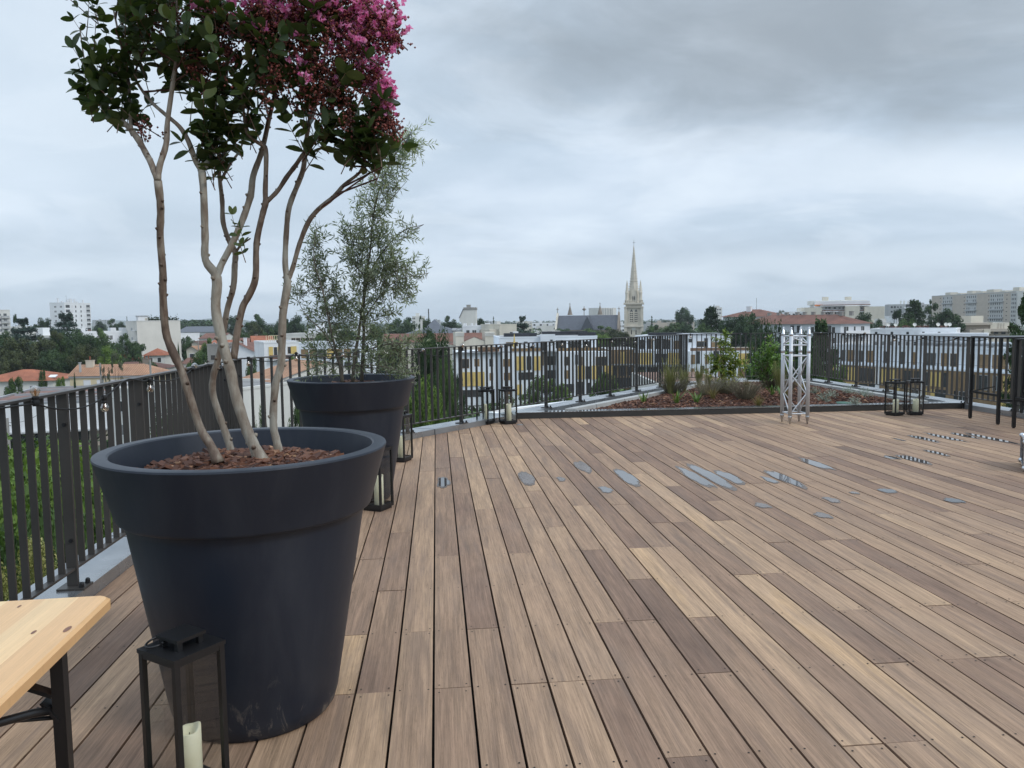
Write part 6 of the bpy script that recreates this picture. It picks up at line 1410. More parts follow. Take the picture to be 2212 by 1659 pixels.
def f3(m):
    m.lathe([(1.0, 0), (1.0, .2), (.75, .25), (.0001, .2)], 16); m.v = [(x, -hw-z, y+tz(709)) for x, y, z in m.v]
on_faces(f3, 'clock_face', [M_offw])
m_ = MB(); o8 = [(2.95*math.cos(PI/8+k*PI/4), 2.95*math.sin(PI/8+k*PI/4)) for k in range(8)]; m_.prism(o8, z1, tz(628)); m_.build('octagon_stage', [M_stone], tw_)
def f4(m): [pointed(m, cx, tz(651), .55, tz(639)-tz(651), -2.95*math.cos(PI/8)-.04, 0) for cx in (-.42, .42)]
on_faces(f4, 'lantern_window', [M_dkglass])
def f5(m):
    for i in range(9): x = -hw+.6+i*(2*hw-1.2)/8; m.box(x-.13, -hw-.4, z1+.4, x+.13, -hw-.15, z1+1.5)
    m.box(-hw, -hw-.45, z1+1.5, hw, -hw-.1, z1+1.8)
on_faces(f5, 'balustrade', [M_stone])
for sx in (-1, 1):
    for sy in (-1, 1):
        m_ = MB(); c = (sx*(hw-.75), sy*(hw-.75), 0); m_.lathe([(.85, z1), (.85, tz(634)), (1.05, tz(633)), (.65, tz(629)), (.08, tz(606)), (.0001, tz(605))], 8, c=c)
        for k in range(5):
            z = tz(628-4.2*k); r_ = .75*(1-k/5.2)+.06
            for a in range(4): m_.octa((c[0]+r_*math.cos(a*PI/2), c[1]+r_*math.sin(a*PI/2), z), .2)
        m_.build('corner_pinnacle', [M_stone], tw_)
m_ = MB(); rb_ = 2.35; zs0 = tz(629)
m_.lathe([(rb_, zs0), (rb_*.66, zs0+(ztip-zs0)*.33), (rb_*.35, zs0+(ztip-zs0)*.66), (.12, ztip), (.0001, ztip+.1)], 8)
for k in range(18):
    f_ = k/18; r_ = rb_*(1-f_)+.12
    for a in range(8): m_.octa((r_*math.cos(a*PI/4), r_*math.sin(a*PI/4), zs0+(ztip-zs0)*f_), .32*(1-.35*f_))
    if k in (4, 8, 12): m_.lathe([(r_+.12, zs0+(ztip-zs0)*f_-.2), (r_+.2, zs0+(ztip-zs0)*f_), (r_+.08, zs0+(ztip-zs0)*f_+.2)], 8)
m_.build('spire', [M_stone], tw_)
m_ = MB(); m_.box(-.06, -.06, ztip, .06, .06, tz(518)); m_.box(-.7, -.05, tz(524.5), .7, .05, tz(523.8)); m_.build('cross', [M_black], tw_)
b = Bld('apartment_slab', 'pale ribbed slab block showing above the church roof', 'building', 1295, 1331, 665, 640, 650, 14, M_offw); 
for i in range(8): b.box('rib', .8+i*1.8, -.5, 0, 1.2+i*1.8, 0, b.H-.3, M_grey)
b.done()
# --- right side --------------------------------------------------------------------------
b = Bld('villa', 'white villa under a red hip roof with chimneys, above the conifers', 'house', 1562, 1662, 682.5, 264, 252, 14, M_white); b.hip(2.2, M_tileR, .9); b.chimney(b.x(1602), 5, b.H+1.2, b.H+3.2, 1.6, 1, 0, None, M_white); b.rows([b.H-3.0, b.H-6.2], [b.x(p) for p in (1574, 1590, 1606, 1618, 1632, 1643, 1652)], 1.1, 1.6, kinds=['d', 's', 'c']); m_ = MB(); m_.tube([(9, 6, b.H+2), (9, 6, b.H+6)], .05, 5); m_.build('antenna', [M_black], b.t); b.done()
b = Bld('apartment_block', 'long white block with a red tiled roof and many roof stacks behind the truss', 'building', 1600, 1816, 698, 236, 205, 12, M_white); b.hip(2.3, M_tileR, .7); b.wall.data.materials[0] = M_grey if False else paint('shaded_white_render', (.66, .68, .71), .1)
for p in (1630, 1650, 1667, 1690, 1706, 1724, 1745, 1765, 1784, 1806): b.chimney(b.x(p), 6.2, b.H+1.9, b.H+3.1, 1.0, .7, 0, None, M_conc2)
for r_ in range(4):
    for p, k in ((1615, 'w'), (1627, 'd'), (1641, 'b'), (1652, 's'), (1680, 'd'), (1708, 'b'), (1722, 'b'), (1752, 'd'), (1776, 'b'), (1788, 'b'), (1797, 'd')): b.win(b.x(p), b.H-2.7-2.9*r_, 1.2, 1.7 if k != 'b' else 2.0, 'f', k)
for r_ in range(4):
    for y, w_ in ((1.2, 2.0), (5.2, .9), (8.2, 1.5)): b.win(y, b.H-2.8-2.9*r_, w_, 1.9, 'r', 'd')
    b.box('balcony', b.W, .8, b.H-3.1-2.9*r_, b.W+1.2, 11, b.H-2.95-2.9*r_, M_white); b.box('balcony_rail', b.W+1.1, .8, b.H-2.95-2.9*r_, b.W+1.2, 11, b.H-2.1-2.9*r_, M_white)
b.done()
b = Bld('terraced_block', 'stepped cream apartment block with brown balcony rails and two roof boxes', 'building', 1697, 1909, 686, 345, 335, 22, M_offw, wall=False)
def st(n_, l, t, r_, bt, y0, y1, m): return b.pbox(n_, l, t, r_, bt, y0, y1, m)
st('ground_storeys', 1697, 692, 1912, 760, 0, 26, M_offw); st('left_terrace', 1699, 673, 1748, 692, 1, 24, M_white); st('second_terrace', 1732, 664, 1780, 673, 3, 22, M_cream); st('main_storeys', 1762, 650, 1880, 692, 2, 24, M_white); st('top_storey', 1755, 648, 1878, 657, 6, 20, M_offw); st('front_block', 1738, 665, 1774, 690, -2, 1.99, M_cream); st('front_block', 1824, 661, 1855, 688, -2, 1.98, M_cream); st('end_block', 1866, 662, 1909, 690, -1.5, 1.97, M_cream); st('roof_box', 1784, 640, 1796, 649, 10, 14, M_cream); st('roof_box', 1835, 639.5, 1847, 649, 10, 14, M_cream)
for t, l, r_ in ((659.5, 1772, 1880), (672, 1776, 1824), (683, 1776, 1824), (672, 1856, 1868)): st('balcony', l, t-1.9, r_, t, .2, 1.96, M_brown); st('balcony_slab', l, t, r_, t+1.6, -.2, 1.95, M_white)
st('orange_screen', 1760, 658, 1778, 661, 1.6, 1.94, M_orange)
for t, y in ((652, 5.95), (663.5, 1.95), (675, 1.95)):
    for p in (1783, 1790, 1802, 1812, 1820, 1830, 1840, 1850, 1860, 1870): b.pwin(p, t, p+5, t+3.6, 'b' if (p//2) % 2 else 'd', 'window', -y+.03)
for l, t in ((1702, 678), (1712, 677), (1726, 677), (1740, 668)): b.pwin(l, t, l+6, t+4, 'd', 'window', -.9)
b.done()
b = Bld('apartment_block', 'grey block with stacked balconies half hidden by an old cedar', 'building', 1921, 1984, 657, 520, 515, 16, M_grey); b.rows([b.H-2.5-3*i for i in range(4)], lin(1, 6.5, 4), 1.2, 1.2, kinds=['b', 'd']); [b.box('balcony', 9, -1.2, b.H-3-3*i, b.W, 0, b.H-2-3*i, M_white) for i in range(4)]; b.rows([b.H-2.0-3*i for i in range(4)], lin(10, b.W-2, 4), 2, 1.8, kinds=['b']); [b.chimney(x, 6, b.H, b.H+2.4, .8, .8, 0, None, M_offw) for x in (8, 10, 12.5, 14, 16, 18)]; b.done()
SL = Bld('slab_tower', 'long nine storey beige slab block with stair bays and roof boxes at the right', 'building', 2013, 2195, 636, 620, 520, 14, M_beige, roofmat=M_flat); b = SL
b.H = b.H; b.parapet(.5, .3, M_grey); fl = [b.H-2.6-2.8*i for i in range(9)]
for p0, p1 in ((2035, 2056), (2085.5, 2108), (2137, 2166), (2182, 2195)): b.box('recessed_bay', b.x(p0), -.06, 6, b.x(p1), 0, b.H-.4, paint('pale_grey_bay', (.45, .455, .44), .1))
for p0, p1, n in ((2035, 2056, 5), (2085.5, 2108, 5), (2137, 2166, 6), (2182, 2195, 3)):
    xs = lin(b.x(p0)+1.0, b.x(p1)-1.8, n)
    for i, z in enumerate(fl[:8]):
        for x in xs: b.win(x, z, .85, 1.45, 'f', 'b' if rnd.random() < .72 else 'w', 'window', .06)
    for i in (2, 4, 6):
        if p0 < 2180: b.box('gallery', b.x(p0)-.3, -.9, fl[i]+1.7, b.x(p1)+.3, -.06, fl[i]+2.6, M_grey)
for p in (2029, 2080.5, 2133, 2172):
    for z in fl[:8]: b.win(b.x(p), z+.5, 1.3, .6, 'f', 'b')
for p0, p1, h in ((2032, 2043, 2.6), (2056, 2064, 1.6), (2078, 2090, 2.8), (2098, 2112, 2.0), (2120, 2135, 2.8), (2148, 2160, 1.6), (2176, 2190, 3.2)): b.box('roof_box', b.x(p0), 3, b.H, b.x(p1), 9, b.H+h, M_cream)
rw = MB(); rw.add([(b.W, -.01, 0), (b.W+14, 2, 0), (b.W+14, 16, 0), (b.W, 14.01, 0), (b.W, -.01, b.H+.45), (b.W+14, 2, b.H+.45), (b.W+14, 16, b.H+.45), (b.W, 14.01, b.H+.45)], [(0, 1, 5, 4), (1, 2, 6, 5), (4, 5, 6, 7), (2, 3, 7, 6)]); rw.build('end_wall', [M_offw], b.t)
b.done()
b = Bld('cream_building', 'cream and brown flat roofed complex stepping in front of the slab block', 'building', 2080, 2185, 700, 255, 255, 18, M_cream, roofmat=M_flat, wall=False)
b.pbox('upper_block', 2113, 682, 2140, 700, 4, 14, M_cream); b.pbox('roof_slab', 2080, 697, 2140, 702, -1, 16, M_beige); b.pbox('stripe_block', 2140, 697, 2184, 711, 0, 16, M_cream); b.pbox('middle_band', 2103, 710, 2190, 716, -1.5, 16, M_beige); b.pbox('lower_storeys', 2082, 702, 2184, 770, .5, 15, M_beige); b.pbox('base_band', 2088, 712, 2130, 722, -2, .4, M_beige); b.pbox('pale_block', 2117, 711.5, 2131, 721, -2.4, -2.01, M_cream)
for p in (2156, 2162, 2168): b.pbox('stripe', p, 698, p+1.6, 711, -.1, -.005, M_beige)
for p in (2133, 2150, 2166): b.pwin(p, 716.5, p+9, 722, 'b', 'window', -.4)
b.done()
b = Bld('white_block', 'long low white block with rooftop dishes and planters beyond the right railing', 'building', 1880, 2066, 713, 150, 142, 10, M_white, roofmat=M_flat); b.parapet(.3)
for i, p in enumerate(range(1890, 2060, 17)): b.pwin(p, 716, p+7, 723, 'ds'[i % 2], 'window'); b.pwin(p, 737, p+8, 747, 'wd'[i % 2], 'window')
b.pbox('roof_extension', 1990, 719, 2137, 727, -4, -.01, M_white); b.pbox('lower_wall', 1990, 727, 2136, 840, -3.5, -.02, M_white2)
for i, p in enumerate(range(1996, 2130, 15)): b.pwin(p, 733, p+7, 744, 'wd'[i % 2], 'window', 3.5)
for p in (1905, 1925, 1935, 1956, 1985, 2000, 2038): 
    x = b.x(p); pl_ = MB(); pl_.box(x-.4, 1.2, b.H, x+.4, 1.7, b.H+.45, 0); [leaf(pl_, Vector((x+rnd.uniform(-.4, .4), 1.45, b.H+.45)), rdir(rnd, .8), rdir(rnd), .5, .25, rnd.random(), 1) for _ in range(14)]; pl_.build('roof_planter', [M_white, M_brown], b.t)
for p in (1918, 1934, 1975, 2026, 2043, 2051):
    x = b.x(p); dm = MB(); dm.lathe([(.0001, 0), (.2, .03), (.34, .11)], 14); Rr = Matrix.Rotation(1.25, 3, 'X') @ Matrix.Rotation(.4, 3, 'Y'); dm.v = [tuple(Rr @ Vector(v)+Vector((x, .6, b.H+1.0))) for v in dm.v]; dm.tube([(x, .7, b.H), (x, .7, b.H+1.1)], .04, 5); dm.build('satellite_dish', [M_offw], b.t)
m_ = MB(); x = b.x(1929); m_.tube([(x, 2, b.H), (x, 2, b.H+2.6)], .04, 5); m_.bar((x-.9, 2, b.H+2.5), (x+.9, 2, b.H+2.5), .05, .05); m_.bar((x-.5, 2, b.H+2.1), (x+.5, 2, b.H+2.1), .05, .05); m_.build('antenna', [M_black], b.t); b.done()
b = Bld('estate_block', 'white and yellow estate block with grey roof pipes behind the right railing', 'building', 1786, 2300, 752, 158, 118, 14, M_white2, roofmat=M_metal); b.parapet(.3); fz = lambda p: b.H
u_ = (b.P1-b.P0).normalized()
m_ = MB()
for y in (1.5, 2.6): m_.tube([(20, y, b.H+.9), (b.W-2, y, b.H+.9)], .38, 8)
for x in range(22, int(b.W), 5): m_.box(x, 1.2, b.H, x+.25, 3, b.H+.6)
m_.build('roof_pipes', [M_metal], b.t, True)
m_ = MB(); m_.box(.2, .2, b.H+1.1, b.W-.2, .24, b.H+1.14); m_.box(.2, .2, b.H+.7, b.W-.2, .24, b.H+.73); [m_.box(x, .2, b.H, x+.05, .24, b.H+1.1) for x in range(1, int(b.W), 2)]; m_.build('roof_railing', [M_metal], b.t)
re = random.Random(77); x = 1.0
kinds_u = ['z', 'm', 'b', 'z', 'm', 'c']; kinds_l = ['y', 'b', 'y', 'z', 'm', 'y', 'b', 'z']
while x < b.W-2.5:
    wv = re.choice([.9, 1.2, 1.6, 2.2]); k = re.choice(kinds_u); b.win(x, b.H-3.1, wv, 2.3, 'f', k, 'shutter' if k in 'yz' else 'window'); x += wv+re.choice([.5, .9, 1.5, 2.2])
b.box('terrace_slab', -.5, -1.7, b.H-3.7, b.W, -.004, b.H-3.4, M_white2); b.box('lower_front', -.2, -1.6, 0, b.W-.2, -.005, b.H-3.71, M_bronze)
m_ = MB(); m_.box(-.4, -1.65, b.H-2.6, b.W, -1.62, b.H-2.56); [m_.box(x_, -1.65, b.H-3.4, x_+.04, -1.62, b.H-2.6) for x_ in np.arange(0, b.W, .9)]; m_.build('terrace_rail', [M_black], b.t)
for z in (b.H-6.6, b.H-9.6, b.H-12.3):
    x = .6
    while x < b.W-2.2:
        wv = re.choice([.7, 1.0, 1.4, 1.9]); k = re.choice(kinds_l)
        if z < b.H-9 and re.random() < .3: x += wv; continue
        b.win(x, z, wv, 2.5, 'f', k, 'shutter' if k in 'yz' else 'window', 1.62); x += wv+re.choice([.15, .3, .8])
for p in range(4, int(b.W), 9): b.box('white_pier', p, -1.8, 0, p+.8, -1.61, b.H-3.72, M_white)
b.wins.sort(key=lambda q: -q[0]); b.done()
# distant buildings on the skyline
FAR = [(199, 240, 691, 1500, M_grey, 'hazy grey block far away right of the left tower'), (700, 742, 712, 520, M_offw, 'pale low block seen behind the stems of the silvery tree'), (756, 790, 704, 560, M_white, 'white flat block far behind the silvery tree, nearer its trunk'), (936, 950, 691, 1300, M_grey, 'hazy pair of blocks far left of the tall cut topped house'),
       (1046, 1068, 694, 1400, M_grey, 'hazy blocks just right of the tall cut topped house'), (1115, 1150, 694, 700, M_offw, 'pale low block with roof masts left of the dark cedar'), (1150, 1200, 697, 620, M_white, 'long white flat roofed block left of the church nave'), (1126, 1150, 699, 560, M_cream, 'cream flat block over the beige block'), (1160, 1204, 704, 500, M_offw, 'off white low block right against the church gable'),
       (1335, 1352, 699, 520, M_white, 'white block wedged between nave and spire'), (1395, 1412, 700, 520, M_grey, 'grey low roof right of the spire foot'), (1412, 1450, 697, 560, M_beige, 'long low beige roofline right of the spire'), (1450, 1500, 695, 520, M_beige, 'long beige roofline below the round tree'), (1470, 1482, 690, 540, M_offw, 'small pale stair head by the round tree'),
       (1546, 1560, 664, 620, M_offw, 'pale grey block peeping left of the red hip roof'), (1862, 1900, 690, 300, M_cream, 'cream wall below the stepped block'), (1905, 1925, 697, 280, M_offw, 'small cream building at the foot of the old cedar'), (1938, 1990, 682, 420, M_white, 'white low block behind the old cedar'), (1985, 2016, 688, 330, M_offw, 'pale roofs behind the pointed conifers'), (1990, 2008, 657, 700, M_grey, 'dark grey block left of the long slab'), (520, 540, 715, 700, M_grey, 'pale roofs between the two front tree stems'), (476, 500, 717, 480, M_offw, 'concrete roof parapets behind the front stems'), (20, 60, 705, 700, M_offw, 'pale flat block behind the cedars at far left'), (2140, 2230, 742, 190, M_cream, 'cream balconied block at the right edge behind the high tables')]
for l, r_, t, Y, mt, lab in FAR:
    b = Bld('distant_building', lab, 'building', l, r_, t, Y, Y, 14, mt, 'pale buildings far off on the skyline', roofmat=M_flat)
    n = max(2, int(b.W/4.5)); b.rows([b.H-2.4, b.H-5.2], lin(.8, b.W-2.4, min(n, 8)), 1.6, 1.3, kinds=['b', 'd', 'w']); b.box('roof_box', b.W*.3, 4, b.H, b.W*.3+2.5, 8, b.H+1.4, mt); b.done()
# poles
def pole(px, pt, pb, Y, lab, r_=.14):
    a = at(px, pt, Y); t = thing('utility_pole', lab, 'utility pole', (a.x, a.y, GROUND)); m_ = MB(); m_.tube([(0, 0, 0), (0, 0, a.z-GROUND)], [r_*1.4, r_], 8); m_.build('pole_shaft', [M_conc2], t); m_ = MB(); m_.bar((-.8, 0, a.z-GROUND-.6), (.3, 0, a.z-GROUND-.6), .08, .08); m_.build('crossarm', [M_conc2], t)
pole(216, 784, 830, 128, 'concrete pole between the orange roof and the honey stone house'); pole(324, 778, 812, 122, 'concrete pole before the right end of the honey stone house'); pole(111, 866, 965, 60, 'slim grey pole in front of the white low building, nearer the big post'); pole(14, 903, 965, 60, 'short grey pole in front of the white low building at the frame edge'); pole(428, 735, 780, 180, 'dark pole in the hollow right of the blank gable', .1)
m_ = MB(); a, b_ = at(650-8, 700, 900), at(640, 674, 900); m_.bar(a, b_, .8, .8); tag(m_.build('crane_jib', [M_grey]), 'thin leaning crane jib on the horizon left of the silvery tree', 'crane')
# hills on the horizon
h = MB()
for c, hw_, hh, Y in ((480, 90, 13, 5200), (250, 60, 8, 5600), (700, 140, 6, 5800)):
    pts = []
    for i in range(25):
        u_ = i/24; a = at(c+(u_-.5)*2*hw_, 699-hh*math.sin(PI*u_)**1.4*(1+.12*math.sin(9*u_)), Y); pts.append(a)
    n = len(pts); vs = [(p.x, p.y, p.z) for p in pts]+[(p.x, p.y-500, GROUND-1) for p in pts]+[(p.x, p.y+500, GROUND-1) for p in pts]
    h.add(vs, [(i+n, i+1+n, i+1, i) for i in range(n-1)]+[(i, i+1, i+1+2*n, i+2*n) for i in range(n-1)])
tag(h.build('hills', [mk('far_wooded_hill', (.05, .07, .045), .9, .2, .002)]), kind='structure')
# ---------------------------------------------------------------- trees of the town
M_tg = leafmat('mid_green_foliage', (0.022, 0.043, 0.014), (0.053, 0.096, 0.028), (0.116, 0.178, 0.050), 0.12, .6, .2)
M_td = leafmat('dark_green_foliage', (0.013, 0.028, 0.012), (0.031, 0.063, 0.023), (0.069, 0.112, 0.040), 0.10, .6, .2)
M_tb = leafmat('bright_green_foliage', (0.031, 0.062, 0.012), (0.084, 0.150, 0.026), (0.180, 0.258, 0.054), 0.2, .55, .25)
M_tc = leafmat('blue_green_needles', (0.017, 0.034, 0.025), (0.041, 0.071, 0.056), (0.088, 0.129, 0.102), 0.05, .7, .15)
M_to = leafmat('olive_brown_foliage', (0.022, 0.031, 0.012), (0.048, 0.062, 0.022), (0.095, 0.110, 0.042), 0.1, .6, .2)
M_tgrey = leafmat('grey_green_foliage', (0.035, 0.045, 0.028), (0.075, 0.092, 0.055), (0.135, 0.15, 0.095), 0.15, .6, .2)
M_tyel = leafmat('cream_variegated_foliage', (0.06, 0.085, 0.020), (0.24, 0.24, 0.075), (0.48, 0.44, 0.20), 0.2, .55, .2)
M_tplum = leafmat('plum_foliage', (0.014, 0.006, 0.010), (0.030, 0.012, 0.018), (0.06, 0.025, 0.03), 0.1, .5, .2)
M_trunk = mk('tree_trunk_bark', (0.075, 0.058, 0.042), .9, .3, 3)
def facequad(mb, c, n, s_, rg, t, asp=1.5):
    n = n.normalized(); a = n.orthogonal().normalized(); b = n.cross(a); th = rg.uniform(0, 2*PI)
    u_, v_ = a*math.cos(th)+b*math.sin(th), b*math.cos(th)-a*math.sin(th); s2 = s_*rg.uniform(.6, 1.2)
    mb.add([c-u_*s2*asp*.5, c-v_*s2*.42+n*s2*.1, c+u_*s2*asp*.5, c+v_*s2*.42-n*s2*.1], [(0, 1, 2, 3)], 0, t)
def crown_clumps(mb, clumps, per, size, rg, up=.25):
    for (c, r_, t) in clumps:
        for _ in range(per):
            v = rdir(rg); rr = r_*(rg.random()**.35)
            p = c+Vector((v.x*rr, v.y*rr, v.z*rr*.8)); n = (v+rdir(rg)*.7+Vector((0, 0, up))).normalized()
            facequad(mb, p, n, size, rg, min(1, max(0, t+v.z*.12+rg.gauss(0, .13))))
def broad(seed, per=230, nclump=44, size=.024, lo=.22, w=1.0):
    rg = random.Random(seed); cl = []
    lobes = [(Vector((rg.uniform(-.2, .2), rg.uniform(-.2, .2), rg.uniform(.5, .75))), rg.uniform(.24, .34)) for _ in range(5)]+[(Vector((0, 0, .6)), .36)]
    for _ in range(nclump):
        c0, R = rg.choice(lobes); v = rdir(rg, .15); c = c0+Vector((v.x*R, v.y*R, v.z*R*.95))*rg.uniform(.65, 1.0)
        c.z = min(.93, max(lo, c.z)); cl.append((c, rg.uniform(.075, .135), rg.uniform(.25, .75)))
    m = MB(); crown_clumps(m, cl, per, size, rg)
    t = MB(); t.tube([(0, 0, 0), (.01, .01, .25), (0, 0, .5), (.02, 0, .75)], [.030, .024, .016, .006], 7)
    for _ in range(7): v = rdir(rg, .5); t.tube([Vector((0, 0, rg.uniform(.25, .5))), Vector((v.x*.2, v.y*.2, .55)), Vector((v.x*.38, v.y*.38, .55+.3*abs(v.z)))], [.012, .008, .003], 5)
    return m, t
def cedar(seed, tiers=8, per=150, size=.028, flat=.020, top=1.0, w=.5):
    rg = random.Random(seed); m = MB(); t = MB(); t.tube([(0, 0, 0), (0, 0, .5), (0, 0, .95*top)], [.028, .018, .004], 7)
    for i in range(tiers):
        z = .20+.76*i/(tiers-1); R = w*(1-((i/(tiers-1))**2.4)*.72)*rg.uniform(.85, 1.1); nb = rg.randint(6, 9)
        for k in range(nb):
            a = 2*PI*k/nb+rg.uniform(-.3, .3); L = R*rg.uniform(.65, 1.08); zz = z+rg.uniform(-.03, .03)
            e = Vector((math.cos(a)*L, math.sin(a)*L, zz+rg.uniform(-.02, .03))); t.tube([(0, 0, zz-.04), e*.6+Vector((0, 0, zz*.4-.0)), e], [.008, .005, .002], 4, cap=False)
            tone = rg.uniform(.25, .75)
            for _ in range(per):
                f_ = rg.random()**.6; p = Vector((e.x*f_, e.y*f_, zz+(e.z-zz)*f_)); sd = Vector((-math.sin(a), math.cos(a), 0))*rg.gauss(0, .085*(1.1-.5*f_)*R/.4)
                p += sd+Vector((0, 0, rg.gauss(0, flat)-.12*sd.length)); facequad(m, p, (Vector((0, 0, 1))+rdir(rg)*.6), size, rg, min(1, max(0, tone+rg.gauss(0, .16))), 1.8)
    return m, t
def spruce(seed, per=110, tiers=13, w=.30):
    rg = random.Random(seed); m = MB(); t = MB(); t.tube([(0, 0, 0), (0, 0, .98)], [.02, .003], 6)
    for i in range(tiers):
        z = .10+.86*i/(tiers-1); R = w*(1-i/(tiers-.3))**.9+.015; nb = 9
        for k in range(nb):
            a = 2*PI*k/nb+rg.uniform(-.4, .4); L = R*rg.uniform(.7, 1.1); tone = rg.uniform(.2, .75)
            for _ in range(int(per*max(.25, 1-i/tiers)*.9)):
                f_ = rg.random()**.55; p = Vector((math.cos(a)*L*f_, math.sin(a)*L*f_, z-.16*L*f_/w*.3)); p += Vector((-math.sin(a), math.cos(a), 0))*rg.gauss(0, .028)+Vector((0, 0, rg.gauss(0, .016)))
                facequad(m, p, Vector((math.cos(a)*.5, math.sin(a)*.5, .8))+rdir(rg)*.5, .023, rg, min(1, max(0, tone+rg.gauss(0, .15))), 2.0)
    return m, t
def column(seed, n=2600, w=.5):
    rg = random.Random(seed); m = MB(); t = MB(); t.tube([(0, 0, 0), (0, 0, .3)], [.05, .04], 6)
    for _ in range(n):
        z = rg.random(); R = w*(math.sin(PI*min(1, z*.93+.07))**.6)*(1-.35*z); a = rg.uniform(0, 2*PI); r_ = R*rg.uniform(.75, 1.03)
        facequad(m, Vector((math.cos(a)*r_, math.sin(a)*r_, z)), Vector((math.cos(a), math.sin(a), .5))+rdir(rg)*.5, .06, rg, rg.uniform(.1, .8), 1.6)
    return m, t
def bush(seed, per=260, nclump=24, size=.030):
    rg = random.Random(seed); cl = []
    for _ in range(nclump): v = rdir(rg); cl.append((Vector((v.x*.36, v.y*.36, .45+v.z*.36))*1.0, rg.uniform(.10, .17), rg.uniform(.25, .75)))
    m = MB(); crown_clumps(m, cl, per, size, rg); t = MB()
    for _ in range(5): v = rdir(rg, .8); t.tube([(0, 0, 0), v*.3, v*.5], [.015, .01, .004], 5)
    return m, t
def loose(seed):
    rg = random.Random(seed); cl = []
    for _ in range(34): v = rdir(rg); z = rg.uniform(.3, .97); R = .42*math.sin(PI*min(.97, (z-.2)/.85)); cl.append((Vector((v.x*R, v.y*R, z)), rg.uniform(.04, .085), rg.uniform(.2, .8)))
    m = MB(); crown_clumps(m, cl, 90, .022, rg); t = MB(); t.tube([(0, 0, 0), (0, 0, .5), (.02, 0, .8)], [.02, .013, .004], 6)
    for _ in range(10): v = rdir(rg, .8); t.tube([(0, 0, rg.uniform(.2, .5)), Vector((v.x*.2, v.y*.2, .6)), Vector((v.x*.35, v.y*.35, .6+.3*abs(v.z)))], [.008, .005, .002], 4, cap=False)
    return m, t
PROTO = {}
def reg(k, mt, mats): PROTO[k] = (mt[0].mesh('crown', [mats]), mt[1].mesh('trunk', [M_trunk]))
for i in range(3): g_ = broad(100+i); reg('g%d' % i, g_, M_tg); reg('d%d' % i, g_, M_td); reg('o%d' % i, g_, M_to); reg('b%d' % i, g_, M_tb)
ng = broad(131, 560, 80, .0135); reg('nb', ng, M_tb); reg('ng', ng, M_tg); ng2 = broad(137, 560, 80, .0145, .12); reg('nd', ng2, M_td); reg('nb2', ng2, M_tb)
reg('c0', cedar(201), M_tc); reg('c1', cedar(202, 7), M_tc); reg('cd', cedar(203, 9, 150), M_td); reg('cn', cedar(204, 9, 300, .017, .010), M_td); reg('sp', spruce(211), M_td); reg('cy', column(221), M_td)
pw = cedar(231, 4, 260, .03, .03, 1, .5); reg('u0', pw, M_td)
b0 = bush(241); reg('hb', b0, M_tb); reg('hg', b0, M_tg); reg('hd', b0, M_td); reg('lo', loose(251), M_tgrey); b1 = bush(243, 620, 30, .016); reg('hy', b1, M_tyel); reg('pl', b1, M_tplum); reg('hn', b1, M_tg)
KN = {'c': 'cedar_tree', 's': 'spruce_tree', 'u': 'umbrella_pine', 'h': 'bush', 'p': 'bush', 'l': 'tree', 'g': 'tree', 'd': 'tree', 'o': 'tree', 'b': 'tree', 'n': 'tree'}
rtr = random.Random(55)
def tree(kind, px, ptop, Y, wpx, label, zbase=GROUND, grp='trees among the houses'):
    a = at(px, ptop, Y); h = (a.z-zbase)*(1.12 if (px < 300 and 100 < Y < 215) else 1.04); wd = wpx*Y/FOC*1.0
    if Y > 85 and kind[0] in 'gdobc' and kind != 'cy': wd = max(1.35*wd, min(.60*h, 2.4*wd))
    k = KN[kind[0]] if kind != 'cy' else 'cypress_tree'
    t = thing(k, label, {'bush': 'bush'}.get(k, 'tree'), (a.x, a.y, zbase), rtr.uniform(0, 2*PI), grp)
    cme, tme = PROTO[kind]; s_ = (wd, wd, h)
    put('crown', cme, t, None, 0, s_); put('trunk', tme, t, None, 0, (min(wd, h*.8), min(wd, h*.8), h))
    return t
